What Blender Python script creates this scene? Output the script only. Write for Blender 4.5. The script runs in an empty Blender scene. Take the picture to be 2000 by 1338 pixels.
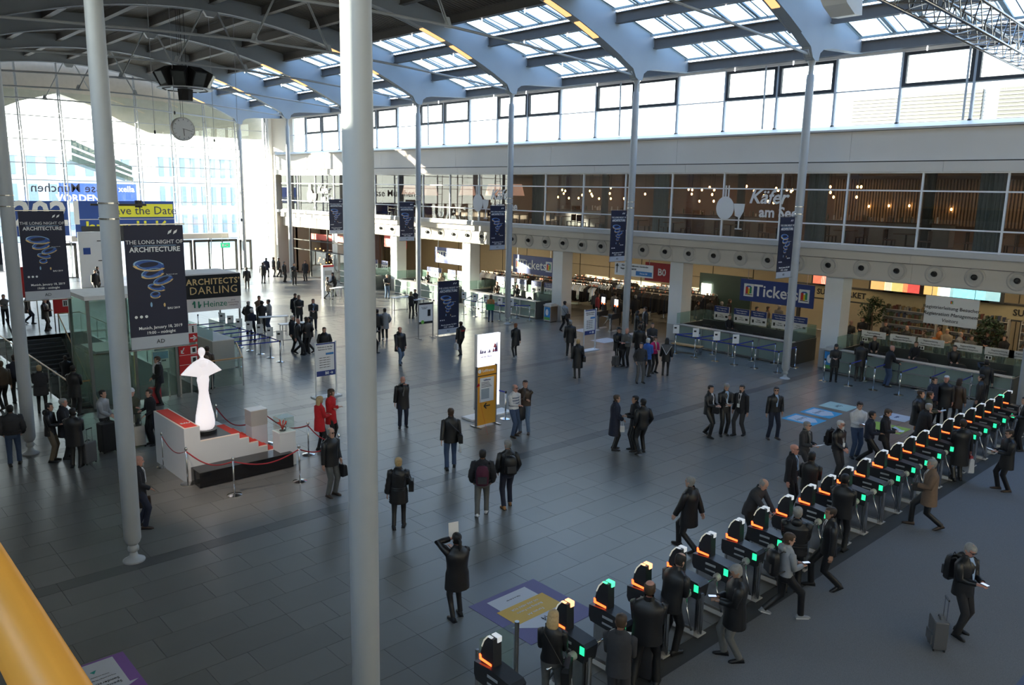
import bpy, math, random
from mathutils import Vector, Matrix
random.seed(7)
scene = bpy.context.scene
COL = scene.collection
R = math.radians

# ---------------------------------------------------------------- camera
FPX = 1557.7; EYE = Vector((0.0, 0.0, 7.8))
yaw, pitch, roll = R(42.832), R(10.683), R(1.157)
fw = Vector((math.sin(yaw)*math.cos(pitch), math.cos(yaw)*math.cos(pitch), -math.sin(pitch)))
_r = Vector((math.cos(yaw), -math.sin(yaw), 0)); _u = _r.cross(fw)
rt = _r*math.cos(roll) + _u*math.sin(roll); up = -_r*math.sin(roll) + _u*math.cos(roll)
cam = bpy.data.cameras.new('camera'); co = bpy.data.objects.new('camera', cam); COL.objects.link(co)
cam.sensor_width = 36.0; cam.lens = FPX/2000*36.0; cam.clip_start = .05; cam.clip_end = 600
M = Matrix((rt, up, -fw)).transposed().to_4x4(); M.translation = EYE
co.matrix_world = M; scene.camera = co

# ---------------------------------------------------------------- world, sun, exposure
SKY = 5.2
w = bpy.data.worlds.new('sky'); scene.world = w; w.use_nodes = True
nt = w.node_tree; nt.nodes.clear()
tc = nt.nodes.new('ShaderNodeTexCoord'); sep = nt.nodes.new('ShaderNodeSeparateXYZ')
ramp = nt.nodes.new('ShaderNodeValToRGB'); bg = nt.nodes.new('ShaderNodeBackground'); wo = nt.nodes.new('ShaderNodeOutputWorld')
nt.links.new(tc.outputs['Generated'], sep.inputs[0]); nt.links.new(sep.outputs['Z'], ramp.inputs[0])
nt.links.new(ramp.outputs[0], bg.inputs[0]); nt.links.new(bg.outputs[0], wo.inputs[0])
e = ramp.color_ramp.elements
e[0].position = 0.0; e[0].color = (1.35, 1.28, 1.15, 1)
e[1].position = .75; e[1].color = (.42, .60, .90, 1)
m2_ = e.new(.12); m2_.color = (1.0, 1.0, 1.0, 1)
m_ = e.new(.3); m_.color = (.74, .85, 1, 1)
bg.inputs[1].default_value = SKY
sl = bpy.data.lights.new('sun', 'SUN'); sl.energy = 36; sl.angle = R(.6); sl.color = (1, .89, .72)
so = bpy.data.objects.new('sun', sl); COL.objects.link(so)
sd = Vector((1, -1, -.2493)).normalized()          # direction the light travels
so.rotation_euler = sd.to_track_quat('-Z', 'Y').to_euler(); so.location = (-40, 120, 30)
vs = scene.view_settings
vs.view_transform = 'Standard'; vs.look = 'None'; vs.exposure = 0.05; vs.gamma = 1; vs.use_curve_mapping = False

# ---------------------------------------------------------------- point helpers (photo point -> place in the hall)
def ray(px, py): return fw*FPX + rt*(px-1000) - up*(py-669)
def G(px, py, z=0.0):
    d = ray(px, py); t = (z-EYE.z)/d.z; return EYE + d*t
def PX(px, py, X):
    d = ray(px, py); return EYE + d*(X/d.x)
def PY(px, py, Y):
    d = ray(px, py); return EYE + d*(Y/d.y)

# ---------------------------------------------------------------- materials
MATS = {}
def mat(name, col, rough=.6, metal=0.0, emit=0.0, noise=.12, nscale=3.0, spec=.5, bump=0.0, stretch=None):
    if name in MATS: return MATS[name]
    m = bpy.data.materials.new(name); m.use_nodes = True; n = m.node_tree; b = n.nodes['Principled BSDF']
    b.inputs['Roughness'].default_value = rough; b.inputs['Metallic'].default_value = metal
    b.inputs['Specular IOR Level'].default_value = spec
    c = (*col, 1)
    if noise > 0:
        t = n.nodes.new('ShaderNodeTexCoord'); ns = n.nodes.new('ShaderNodeTexNoise'); ns.inputs['Scale'].default_value = nscale
        ns.inputs['Detail'].default_value = 3
        src = t.outputs['Object']
        if stretch:
            mp = n.nodes.new('ShaderNodeMapping'); mp.inputs['Scale'].default_value = stretch
            n.links.new(src, mp.inputs[0]); src = mp.outputs[0]
        n.links.new(src, ns.inputs['Vector'])
        mx = n.nodes.new('ShaderNodeMix'); mx.data_type = 'RGBA'
        mx.inputs[6].default_value = tuple(v*(1-noise) for v in col)+(1,); mx.inputs[7].default_value = tuple(min(1, v*(1+noise)) for v in col)+(1,)
        n.links.new(ns.outputs['Fac'], mx.inputs[0]); n.links.new(mx.outputs[2], b.inputs['Base Color'])
        if bump > 0:
            bp = n.nodes.new('ShaderNodeBump'); bp.inputs['Strength'].default_value = bump; bp.inputs['Distance'].default_value = .01
            n.links.new(ns.outputs['Fac'], bp.inputs['Height']); n.links.new(bp.outputs[0], b.inputs['Normal'])
    else: b.inputs['Base Color'].default_value = c
    if emit > 0:
        b.inputs['Emission Color'].default_value = c; b.inputs['Emission Strength'].default_value = emit
    MATS[name] = m; return m
def glass(name, tint=(.93, .97, .95), refl=.04, rough=.0):
    if name in MATS: return MATS[name]
    m = bpy.data.materials.new(name); m.use_nodes = True; n = m.node_tree; n.nodes.clear()
    o = n.nodes.new('ShaderNodeOutputMaterial'); tr = n.nodes.new('ShaderNodeBsdfTransparent'); gl = n.nodes.new('ShaderNodeBsdfGlossy')
    mx = n.nodes.new('ShaderNodeMixShader'); ge = n.nodes.new('ShaderNodeNewGeometry')
    dt = n.nodes.new('ShaderNodeVectorMath'); dt.operation = 'DOT_PRODUCT'
    n.links.new(ge.outputs['Normal'], dt.inputs[0]); n.links.new(ge.outputs['Incoming'], dt.inputs[1])
    def mth(op, a, b_=None):
        k = n.nodes.new('ShaderNodeMath'); k.operation = op
        for i, q in enumerate((a, b_)):
            if q is None: continue
            if isinstance(q, (int, float)): k.inputs[i].default_value = q
            else: n.links.new(q, k.inputs[i])
        return k.outputs[0]
    # Schlick reflectance of one face of the pane
    fac = mth('ADD', mth('MULTIPLY', mth('POWER', mth('SUBTRACT', 1.0, mth('ABSOLUTE', dt.outputs['Value'])), 5.0), .85), refl)
    tr.inputs[0].default_value = (*tint, 1); gl.inputs[0].default_value = (1, 1, 1, 1); gl.inputs['Roughness'].default_value = rough
    n.links.new(fac, mx.inputs[0])
    n.links.new(tr.outputs[0], mx.inputs[1]); n.links.new(gl.outputs[0], mx.inputs[2]); n.links.new(mx.outputs[0], o.inputs[0])
    MATS[name] = m; return m
def green_glass(name, tint, op=.55):
    "glass with a frosted green interlayer"
    if name in MATS: return MATS[name]
    m = bpy.data.materials.new(name); m.use_nodes = True; n = m.node_tree; b = n.nodes['Principled BSDF']
    b.inputs['Base Color'].default_value = (*tint, 1); b.inputs['Roughness'].default_value = .12
    tr = n.nodes.new('ShaderNodeBsdfTransparent'); tr.inputs[0].default_value = (.86, .95, .91, 1); mx = n.nodes.new('ShaderNodeMixShader'); mx.inputs[0].default_value = op
    n.links.new(tr.outputs[0], mx.inputs[1]); n.links.new(b.outputs[0], mx.inputs[2]); n.links.new(mx.outputs[0], n.nodes['Material Output'].inputs[0])
    MATS[name] = m; return m

STEEL_GREY = mat('painted steel grey', (.40, .42, .44), .42, noise=.06)
BEAM = mat('beam paint', (.30, .33, .36), .55, noise=.08, nscale=.8)
PURLIN = mat('purlin paint', (.13, .12, .115), .6)
DECK = mat('ribbed roof sheet', (.115, .105, .09), .55, noise=.1)
WALLP = mat('light grey wall panel', (.60, .555, .50), .55, noise=.05, nscale=.6)
LEDGE = mat('ledge metal', (.50, .475, .44), .5, noise=.04)
JOINT = mat('dark joint', (.05, .05, .05), .8)
WHITEM = mat('white painted metal', (.75, .76, .77), .4, noise=.03)
FRAMED = mat('dark window frame', (.03, .033, .04), .5)
MULL = mat('light grey mullion', (.45, .48, .52), .35, noise=.04)
CLEAR = glass('clear glazing'); DARKGL = glass('restaurant glazing', (.8, .82, .82), .05)
SKYGL = glass('skylight glazing', (.64, .76, .86), .04)
CHROME = mat('brushed stainless steel', (.55, .55, .56), .25, 1.0, noise=.08, nscale=20)
BLACKM = mat('black plastic', (.015, .015, .017), .4)
BLACKS = mat('soft black', (.01, .01, .012), .7)
WHITE = mat('white lacquer', (.8, .8, .8), .4, noise=.02)
PAPER = mat('white paper', (.8, .8, .8), .7, noise=.02)
WOOD = mat('varnished beech', (.55, .33, .15), .4, noise=.15, nscale=8, stretch=(1, 8, 1))
PLASTER = mat('cream plaster', (.60, .52, .37), .8, noise=.05)
CEIL = mat('gallery soffit', (.6, .57, .5), .8)
WARM = mat('warm downlight', (1, .72, .40), emit=30, noise=0)
GREENG = green_glass('green frosted glass', (.30, .38, .35), .6)
GREENL = green_glass('green clear glass', (.34, .44, .41), .22)

# ---------------------------------------------------------------- mesh builder
class MB:
    def __init__(s): s.v = []; s.f = []; s.m = []; s.mats = []
    def mi(s, m):
        if m is None: return 0
        if m not in s.mats: s.mats.append(m)
        return s.mats.index(m)
    def add(s, vs, fs, m=None, M=None):
        o = len(s.v); k = s.mi(m)
        s.v += [tuple(M @ Vector(p)) for p in vs] if M else [tuple(p) for p in vs]
        s.f += [tuple(i+o for i in f) for f in fs]; s.m += [k]*len(fs); return s
    def box(s, x0, x1, y0, y1, z0, z1, m=None, M=None):
        vs = [(x, y, z) for x in (x0, x1) for y in (y0, y1) for z in (z0, z1)]
        return s.add(vs, [(0, 1, 3, 2), (4, 6, 7, 5), (0, 4, 5, 1), (2, 3, 7, 6), (0, 2, 6, 4), (1, 5, 7, 3)], m, M)
    def bar(s, a, b, wx=.05, wy=None, m=None, up_=(0, 0, 1)):
        a = Vector(a); b = Vector(b); wy = wy or wx; d = (b-a).normalized(); u = Vector(up_)
        if abs(d.dot(u)) > .98: u = Vector((1, 0, 0))
        x = d.cross(u).normalized()*wx/2; y = x.cross(d).normalized()*wy/2
        vs = [p+sx*x+sy*y for p in (a, b) for sx, sy in ((-1, -1), (1, -1), (1, 1), (-1, 1))]
        return s.add(vs, [(3, 2, 1, 0), (4, 5, 6, 7), (0, 1, 5, 4), (1, 2, 6, 5), (2, 3, 7, 6), (3, 0, 4, 7)], m)
    def loft(s, rings, m=None, M=None, cap=(1, 1)):
        n = len(rings[0]); vs = [p for r in rings for p in r]; fs = []
        for i in range(len(rings)-1):
            for j in range(n):
                k = (j+1) % n; fs.append((i*n+j, i*n+k, (i+1)*n+k, (i+1)*n+j))
        if cap[0]: fs.append(tuple(range(n))[::-1])
        if cap[1]: fs.append(tuple((len(rings)-1)*n+j for j in range(n)))
        return s.add(vs, fs, m, M)
    def tube(s, pts, rad, n=8, m=None, M=None, flat=1.0, ref=(0, 1, 0)):
        pts = [Vector(p) for p in pts]
        if not hasattr(rad, '__len__'): rad = [rad]*len(pts)
        rings = []
        for i, p in enumerate(pts):
            d = (pts[min(i+1, len(pts)-1)]-pts[max(i-1, 0)]).normalized(); u = Vector(ref)
            if abs(d.dot(u)) > .95: u = Vector((1, 0, 0)) if abs(d.x) < .9 else Vector((0, 0, 1))
            x = d.cross(u).normalized(); y = x.cross(d).normalized()
            rings.append([p + (x*math.cos(a)+y*math.sin(a)*flat)*rad[i] for a in (2*math.pi*j/n for j in range(n))])
        return s.loft(rings, m, M)
    def cyl(s, x, y, z0, z1, r, r1=None, n=20, m=None, M=None):
        r1 = r if r1 is None else r1
        return s.loft([[(x+q*math.cos(2*math.pi*j/n), y+q*math.sin(2*math.pi*j/n), z) for j in range(n)] for q, z in ((r, z0), (r1, z1))], m, M)
    def lathe(s, prof, n=20, m=None, M=None, sy=1.0):
        return s.loft([[(r*math.cos(2*math.pi*j/n), sy*r*math.sin(2*math.pi*j/n), z) for j in range(n)] for r, z in prof], m, M)
    def ball(s, c, rx, ry=None, rz=None, n=10, k=6, m=None, M=None):
        ry = ry or rx; rz = rz or rx; R_ = []
        for i in range(k+1):
            a = -math.pi/2+math.pi*i/k; q = max(math.cos(a), .02)
            R_.append([(c[0]+rx*q*math.cos(2*math.pi*j/n), c[1]+ry*q*math.sin(2*math.pi*j/n), c[2]+rz*math.sin(a)) for j in range(n)])
        return s.loft(R_, m, M)
    def prism(s, poly, a0, a1, axis='y', m=None, M=None):
        "polygon (u,v) extruded along axis between a0 and a1"
        n = len(poly)
        P = {'x': lambda u, v, a: (a, u, v), 'y': lambda u, v, a: (u, a, v), 'z': lambda u, v, a: (u, v, a)}[axis]
        vs = [P(u, v, a0) for u, v in poly]+[P(u, v, a1) for u, v in poly]
        fs = [tuple(range(n))[::-1], tuple(range(n, 2*n))]+[(i, (i+1) % n, n+(i+1) % n, n+i) for i in range(n)]
        return s.add(vs, fs, m, M)
    def quad(s, a, b, c, d, m=None): return s.add([a, b, c, d], [(0, 1, 2, 3)], m)
    def mesh(s, name, m=None, smooth=False):
        me = bpy.data.meshes.new(name); me.from_pydata(s.v, [], s.f)
        for q in (s.mats or [m]):
            me.materials.append(q if q is not None else m)
        if len(s.mats) > 1: me.polygons.foreach_set('material_index', s.m)
        if smooth: me.shade_smooth() if smooth is True else me.set_sharp_from_angle(angle=smooth)
        me.update(); return me
    def build(s, name, m=None, parent=None, smooth=False, **kw):
        o = bpy.data.objects.new(name, s.mesh(name, m, smooth)); COL.objects.link(o)
        if parent: o.parent = parent
        return tag(o, **kw)
def tag(o, label=None, cat=None, group=None, kind=None):
    if label: o['label'] = label
    if cat: o['category'] = cat
    if group: o['group'] = group
    if kind: o['kind'] = kind
    return o
def empty(name, loc=(0, 0, 0), rz=0, parent=None, **kw):
    o = bpy.data.objects.new(name, None); COL.objects.link(o); o.location = loc; o.rotation_euler = (0, 0, rz); o.empty_display_size = .2
    if parent: o.parent = parent
    return tag(o, **kw)
def child(name, me, parent, loc=(0, 0, 0), rot=None, mw=None, **kw):
    o = bpy.data.objects.new(name, me); COL.objects.link(o); o.parent = parent
    if mw is not None: o.matrix_basis = mw
    else:
        o.location = loc
        if rot: o.rotation_euler = rot
    return tag(o, **kw)
def kids(o): return [c for c in COL.objects if c.parent is o]
def copy_tree(o, parent=None, kmap=None):
    c = o.copy(); COL.objects.link(c); c.parent = parent
    for ch in CHILD.get(o.name, []) or [x for x in o.children]: copy_tree(ch, c)
    return c
CHILD = {}
# lettering -----------------------------------------------------------------
_FC = {}
def text_mesh(body, size, m, ext=.004, shear=0, bold=0, align='CENTER', spacing=1.0):
    key = (body, size, m.name, ext, shear, bold, align, spacing)
    if key in _FC: return _FC[key]
    cu = bpy.data.curves.new('lettering', 'FONT'); cu.body = body; cu.size = size; cu.align_x = align; cu.align_y = 'CENTER'
    cu.extrude = ext; cu.shear = shear; cu.offset = bold; cu.resolution_u = 2; cu.space_character = spacing
    o = bpy.data.objects.new('tmp', cu); COL.objects.link(o)
    dg = bpy.context.evaluated_depsgraph_get(); me = bpy.data.meshes.new_from_object(o.evaluated_get(dg))
    bpy.data.objects.remove(o); bpy.data.curves.remove(cu)
    me.materials.clear(); me.materials.append(m); _FC[key] = me; return me
def face_mat(pos, xdir, zdir=(0, 0, 1)):
    "text lies in plane spanned by xdir (reading direction) and zdir (letter up)"
    x = Vector(xdir).normalized(); y = Vector(zdir).normalized(); z = x.cross(y)
    q = Matrix((x, y, z)).transposed().to_4x4(); q.translation = Vector(pos); return q
def letters(parent, body, size, m, pos, xdir, zdir=(0, 0, 1), name='lettering', **kw):
    lab = kw.pop('label', None)
    return child(name, text_mesh(body, size, m, **kw), parent, mw=face_mat(pos, xdir, zdir), label=lab)
# ================================================================ STRUCTURE
CY = [-10.24, -1.21, 7.82, 16.85, 25.87, 34.9, 43.93, 52.95, 61.97, 71.0]
XL, XR = 4.87, 31.95
def soff(x): return 16.9-.0186*(x-18.4)**2
TOPP = [(18.4, 17.7), (22, 17.55), (25, 17.2), (28.2, 16.55), (30.4, 16.02), (33, 15.35), (35.5, 14.68), (36.25, 14.48)]
def topz(x):
    d = 18.4+abs(x-18.4)
    for (a, za), (b, zb) in zip(TOPP, TOPP[1:]):
        if d <= b: return za+(zb-za)*(d-a)/(b-a)
    return TOPP[-1][1]
# --- floor: carpet + stone tiles ------------------------------------------------
fl = empty('floor', kind='structure')
def tile_mat(name, base, var, rough):
    m = bpy.data.materials.new(name); m.use_nodes = True; n = m.node_tree; b = n.nodes['Principled BSDF']
    g = n.nodes.new('ShaderNodeNewGeometry'); oi = n.nodes.new('ShaderNodeObjectInfo'); ad = n.nodes.new('ShaderNodeMath'); fr = n.nodes.new('ShaderNodeMath'); fr.operation = 'FRACT'
    n.links.new(g.outputs['Random Per Island'], ad.inputs[0]); n.links.new(oi.outputs['Random'], ad.inputs[1]); n.links.new(ad.outputs[0], fr.inputs[0])
    t = n.nodes.new('ShaderNodeTexCoord'); ns = n.nodes.new('ShaderNodeTexNoise'); ns.inputs['Scale'].default_value = 1.6; ns.inputs['Detail'].default_value = 5
    mp = n.nodes.new('ShaderNodeMapping'); n.links.new(g.outputs['Position'], mp.inputs[0]); n.links.new(mp.outputs[0], ns.inputs['Vector'])
    mx = n.nodes.new('ShaderNodeMix'); mx.data_type = 'RGBA'
    mx.inputs[6].default_value = tuple(v*(1-var) for v in base)+(1,); mx.inputs[7].default_value = tuple(v*(1+var) for v in base)+(1,)
    a2 = n.nodes.new('ShaderNodeMath'); a2.operation = 'MULTIPLY_ADD'; a2.inputs[1].default_value = .55; 
    m2 = n.nodes.new('ShaderNodeMath'); m2.operation = 'MULTIPLY'; m2.inputs[1].default_value = .45
    n.links.new(ns.outputs['Fac'], m2.inputs[0]); n.links.new(fr.outputs[0], a2.inputs[0]); n.links.new(m2.outputs[0], a2.inputs[2])
    n.links.new(a2.outputs[0], mx.inputs[0]); n.links.new(mx.outputs[2], b.inputs['Base Color'])
    b.inputs['Roughness'].default_value = rough; b.inputs['Specular IOR Level'].default_value = .5
    MATS[name] = m; return m
TILE = tile_mat('slate tile', (.16, .158, .15), .16, .29)
BAND = tile_mat('dark slate band tile', (.09, .09, .09), .15, .32)
GROUT = mat('grout', (.05, .05, .05), .8)
CARPET = mat('grey speckled carpet', (.17, .175, .185), .95, noise=.35, nscale=60, spec=.1)
CARPB = mat('blue grey carpet', (.12, .15, .23), .95, noise=.2, nscale=60, spec=.1)
# opening of the stairs down
PX0, PX1, PY0, PY1 = 7.1, 11.7, 30.1, 46.5
fb = MB()
for (x0, x1, y0, y1) in ((-3, 46, -14, PY0), (-3, PX0, PY0, PY1), (PX1, 46, PY0, PY1), (-3, 46, PY1, 74)):
    fb.box(x0, x1, y0, y1, -.3, -.012)
fb.build('screed', GROUT, fl)
tiles = []; band_tiles = []
def in_pit(x0, x1, y0, y1): return x1 > PX0 and x0 < PX1 and y1 > PY0 and y0 < PY1
rowh = 8.63/12
for k in range(-2, 9):
    yb = 16.38+9.03*k
    x = .5
    while x < 45.9:                                     # dark band under each column line
        x1 = min(x+1.44, 46)
        if yb > -13 and yb+.4 < 74 and not in_pit(x, x1, yb, yb+.4): band_tiles.append((x, x1, yb, yb+.4))
        x = x1
    for r in range(12):
        y0 = yb+.4+r*rowh; y1 = y0+rowh
        if y1 < -13 or y0 > 73.9: continue
        off = random.choice((0, .36, .72, 1.08)); x = .5-off
        while x < 45.9:
            L = 1.44 if random.random() < .75 else .72
            x0 = max(x, .5); x1 = min(x+L, 46); x += L
            if x1-x0 < .1: continue
            if in_pit(x0, x1, y0, y1):
                if x0 < PX0 < x1: x1 = PX0
                elif x0 < PX1 < x1: x0 = PX1
                elif y0 < PY0 < y1 or y0 < PY1 < y1: pass
                else: continue
                if y0 < PY1 < y1: 
                    if y1-PY1 > .05: tiles.append((x0, x1, PY1, y1))
                    continue
                if y0 < PY0 < y1:
                    tiles.append((x0, x1, y0, PY0)); continue
            tiles.append((x0, x1, y0, min(y1, 74)))
def carp(x0, x1, y0, y1): return y0 < 6.95 and x1 > 9.5
tiles = [t for t in tiles if not carp(*t)]; band_tiles = [t for t in band_tiles if not carp(*t)]
def inview(t):
    c = Vector(((t[0]+t[1])/2, (t[2]+t[3])/2, 0))-EYE; z = c.dot(fw)
    if z < 1: return 9e9
    if abs(c.dot(rt)/z*FPX) > 1020 or abs(c.dot(up)/z*FPX) > 690: return 9e9
    return c.length
tiles.sort(key=inview)
GAP = .004
tm = {}
for t in tiles[:300]:
    key = (round(t[1]-t[0], 3), round(t[3]-t[2], 3))
    if key not in tm: tm[key] = MB().box(GAP, key[0]-GAP, GAP, key[1]-GAP, -.012, 0).mesh('tile', TILE)
    child('tile', tm[key], fl, (t[0], t[2], random.uniform(-.0006, .0006)))
b = MB()
for t in tiles[300:]: b.box(t[0]+GAP, t[1]-GAP, t[2]+GAP, t[3]-GAP, -.012, 0)
b.build('tile_field', TILE, fl, kind='stuff')
b = MB()
for t in band_tiles: b.box(t[0]+GAP, t[1]-GAP, t[2]+GAP, t[3]-GAP, -.012, 0)
b.build('band_tile_field', BAND, fl, kind='stuff')
MB().box(9.5, 46, -14, 6.95, -.012, .004).build('carpet', CARPET, fl, label='grey speckled carpet field')
MB().prism([(13.6, 3.0), (17.5, 3.0), (17.5, -5), (9.5, -5)], .004, .009, 'z').build('carpet', CARPB, fl, label='blue grey carpet strip')
# --- hidden closing walls -------------------------------------------------------
wl = MB().box(-3.2, -3.0, -14, 74, 0, 10.4).box(-3.2, -3.0, 20, 74, 10.4, 14.5).build('wall_left', WALLP, kind='structure')
for k in range(12):  # unseen clerestory added for fill light; wall beyond stays blank to stop the sun
    y = -14+2.83*k; MB().box(-3.2, -3.05, y-.05, y+.05, 10.4, 14.5).build('mullion', MULL, wl)
    MB().box(-3.12, -3.11, y+.05, y+2.78, 10.4, 14.5).build('pane', CLEAR, wl)
MB().box(-3.2, 47, -14.3, -14, 0, 19).build('wall_back', WALLP, kind='structure')
# --- roof ------------------------------------------------------------------------
roof = empty('ceiling', kind='structure')
def beam_mesh():
    xs = [18.4+13.0*i/14 for i in range(15)]
    low = [(x, soff(x)) for x in xs]+[(31.62, 13.38), (31.8, 13.28), (32.12, 13.28), (32.22, 13.6), (32.5, 13.78), (33.2, 13.9), (36.2, 14.08)]
    lowr = low; m = MB(); W = .2
    pr = []
    xsu = sorted(set([p[0] for p in lowr]))
    def lz(x):
        for (a, za), (c, zc) in zip(lowr, lowr[1:]):
            if x <= c: return za+(zc-za)*(x-a)/(c-a)
        return lowr[-1][1]
    right = [(x, lz(x), topz(x)) for x in xsu]
    left = [(36.8-x, a, c) for x, a, c in right[::-1]][:-1]
    rings = [[(x, -W, a), (x, W, a), (x, W, c), (x, -W, c)] for x, a, c in left+right]
    m.loft(rings)
    for s_ in (-1, 1):                                    # lips of the bottom plate
        m.loft([[(x, s_*W, a-.03), (x, s_*(W+.07), a-.03), (x, s_*(W+.07), a+.01), (x, s_*W, a+.01)] for x, a, c in left+right if 5.6 < x < 31.3])
    return m.mesh('arched_beam', BEAM)
bm_ = beam_mesh()
LAMPO = mat('sodium uplight grille', (1, .55, .22), emit=1.3, noise=.3, nscale=60)
def lamp_mesh():
    m = MB()
    for x0, x1 in ((25.6, 27.0), (27.55, 28.85)):
        m.loft([[(x, -.17, soff(x)-.05), (x, .17, soff(x)-.05), (x, .17, soff(x)+.02), (x, -.17, soff(x)+.02)] for x in (x0, (x0+x1)/2, x1)])
    return m.mesh('beam_light', LAMPO)
lm_ = lamp_mesh()
def tie_mesh():
    m = MB()
    P = [(31.75, 13.5), (28.5, 13.72), (24.2, 13.95), (20.25, 14.1), (16.55, 14.1), (12.6, 13.95), (8.3, 13.72), (5.05, 13.5)]
    m.tube([(x, -.0, z) for x, z in P], .055, 8)
    for xa, xb in ((20.25, 18.8), (16.55, 18.0)):
        for dy in (-.06, .06): m.tube([(xa, dy, 14.12), (xb, dy, soff(xb)-.02)], .028, 6)
        m.prism([(xa-.2, 14.02), (xa+.2, 14.02), (xa+.06, 14.42), (xa-.06, 14.42)], -.02, .02, 'y')
    m.prism([(18.0, soff(18)), (18.8, soff(18.8)), (18.6, soff(18.6)-.3), (18.2, soff(18.2)-.3)], -.1, .1, 'y')
    for s_ in (1, -1):                                     # shoe on the column head
        f = lambda x: 18.4+s_*(x-18.4)
        m.prism([(f(31.95), 13.3), (f(31.7), 13.32), (f(31.35), 13.62), (f(31.5), 13.72), (f(31.8), 13.6)][::s_], -.09, .09, 'y')
    return m.mesh('tie_rod', STEEL_GREY)
tm_ = tie_mesh()
for y in CY:
    child('arched_beam', bm_, roof, (0, y, 0)); child('beam_light', lm_, roof, (0, y, 0)); child('tie_rod', tm_, roof, (0, y, 0))
PXS = [18.4+2.92*k for k in range(-6, 7)]
SPOT = mat('spot lens', (1, 1, 1), emit=6, noise=0)
pm = MB().box(-.09, .09, .2, 8.83, -.48, -.04).box(-.16, .16, .2, 8.83, -.5, -.46).box(-.16, .16, .2, 8.83, -.06, -.02).mesh('purlin', PURLIN)
for b0, b1 in zip(CY, CY[1:]):
    for x in PXS: child('purlin', pm, roof, (x, b0, topz(x)))
sp = MB().box(-.02, .02, -.02, .02, 0, .1).ball((0, 0, -.04), .035).mesh('spotlight', SPOT, True)
for b0 in CY[2:8]:
    for x in PXS[-4:]:
        for dy in (3.0, 6.1): child('spotlight', sp, roof, (x, b0+dy, topz(x)-.62))
MB().box(-3, .7, -14, 74.2, 14.5, 14.6).build('side_ceiling', DECK, roof)
MB().box(-3, .6, 73.9, 74.1, 0, 14.5).build('wall_far_pier', WALLP, kind='structure')
# ribbed deck
dk = MB()
n_r = 36
for a, c in zip([.6]+PXS[:-4], PXS[:-3]):
    if c <= a: continue
    rows = []
    for x in (a, c):
        r_ = []
        for j in range(n_r):
            y = 9.03*j/n_r; w_ = 9.03/n_r
            r_ += [(x, y, 0), (x, y+w_*.5, 0), (x, y+w_*.6, .07), (x, y+w_*.9, .07)]
        rows.append([(p[0], p[1], p[2]+topz(x)-.04) for p in r_])
    n = len(rows[0]); dk.add(rows[0]+rows[1], [(i, i+1, n+i+1, n+i) for i in range(n-1)])
dk = dk.mesh('roof_deck', DECK)
for b0 in CY[:-1]: child('roof_deck', dk, roof, (0, b0, 0))
cover = MB()
for a, c in zip([.0]+PXS[:-4], PXS[:-3]): cover.box(a, c, CY[0]-4, 74.5, 0, 0)if 0 else cover.add([(a, -14.3, topz(a)+.12), (c, -14.3, topz(c)+.12), (c, 74.5, topz(c)+.12), (a, 74.5, topz(a)+.12)], [(0, 1, 2, 3)])
cover.build('roof_skin', DECK, roof)
MB().add([(27.1, -14.3, 16.9), (36.5, -14.3, 14.6), (36.5, CY[0], 14.6), (27.1, CY[0], 16.9)], [(0, 1, 2, 3)]).build('roof_skin', DECK, roof)
MB().add([(27.1, 71, 16.9), (36.5, 71, 14.6), (36.5, 74.5, 14.6), (27.1, 74.5, 16.9)], [(0, 1, 2, 3)]).build('roof_skin', WHITEM, roof)
# skylights: three rows, six panes each bay
def slmesh(x0, x1):
    fr = MB(); z0 = topz(x0)+.02; z1 = topz(x1)+.02
    NP = 6; w_ = 8.63/NP
    for j in range(NP+1):
        y = .2+w_*j
        for d in ((-.13, .13) if 0 < j < NP else (0,)): fr.bar((x0, y+d, z0+.02), (x1, y+d, z1+.02), .03, .07)
        fr.bar((x0, y, z0+.06), (x1, y, z1+.06), .16, .02)
    for (x, z) in ((x0+.2, z0-.05), (x1-.2, z1-.02+.03)): fr.bar((x, .2, z), (x, 8.83, z), .08, .1)
    pn = []
    for j in range(NP):
        y = .2+w_*j+.1; q = MB()
        q.add([(x0, y, z0+.08), (x1, y, z1+.08), (x1, y+w_-.2, z1+.08), (x0, y+w_-.2, z0+.08), (x0, y, z0+.1), (x1, y, z1+.1), (x1, y+w_-.2, z1+.1), (x0, y+w_-.2, z0+.1)],
              [(0, 1, 2, 3), (7, 6, 5, 4), (0, 4, 5, 1), (1, 5, 6, 2), (2, 6, 7, 3), (3, 7, 4, 0)])
        pn.append(q.mesh('skylight_pane', SKYGL))
    f2 = MB()
    for j in (1, 4):
        y = .2+w_*j+.62*w_; f2.bar((x0, y, z0-.02), (x1, y, z1-.02), .03, .03)
    return fr.mesh('skylight_frame', mat('skylight frame', (.33, .40, .42), .4)), pn, f2.mesh('blind_rail', PURLIN)
SLX = [(PXS[-4]+.16, PXS[-3]-.16), (PXS[-3]+.16, PXS[-2]-.16), (PXS[-2]+.16, PXS[-1]-.16)]
for x0, x1 in SLX:
    f_, ps, r_ = slmesh(x0, x1)
    for b0 in CY[:-1]:
        s_ = child('skylight_frame', f_, roof, (0, b0, 0)); child('blind_rail', r_, roof, (0, b0, 0))
        for p in ps: child('skylight_pane', p, s_)
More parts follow.
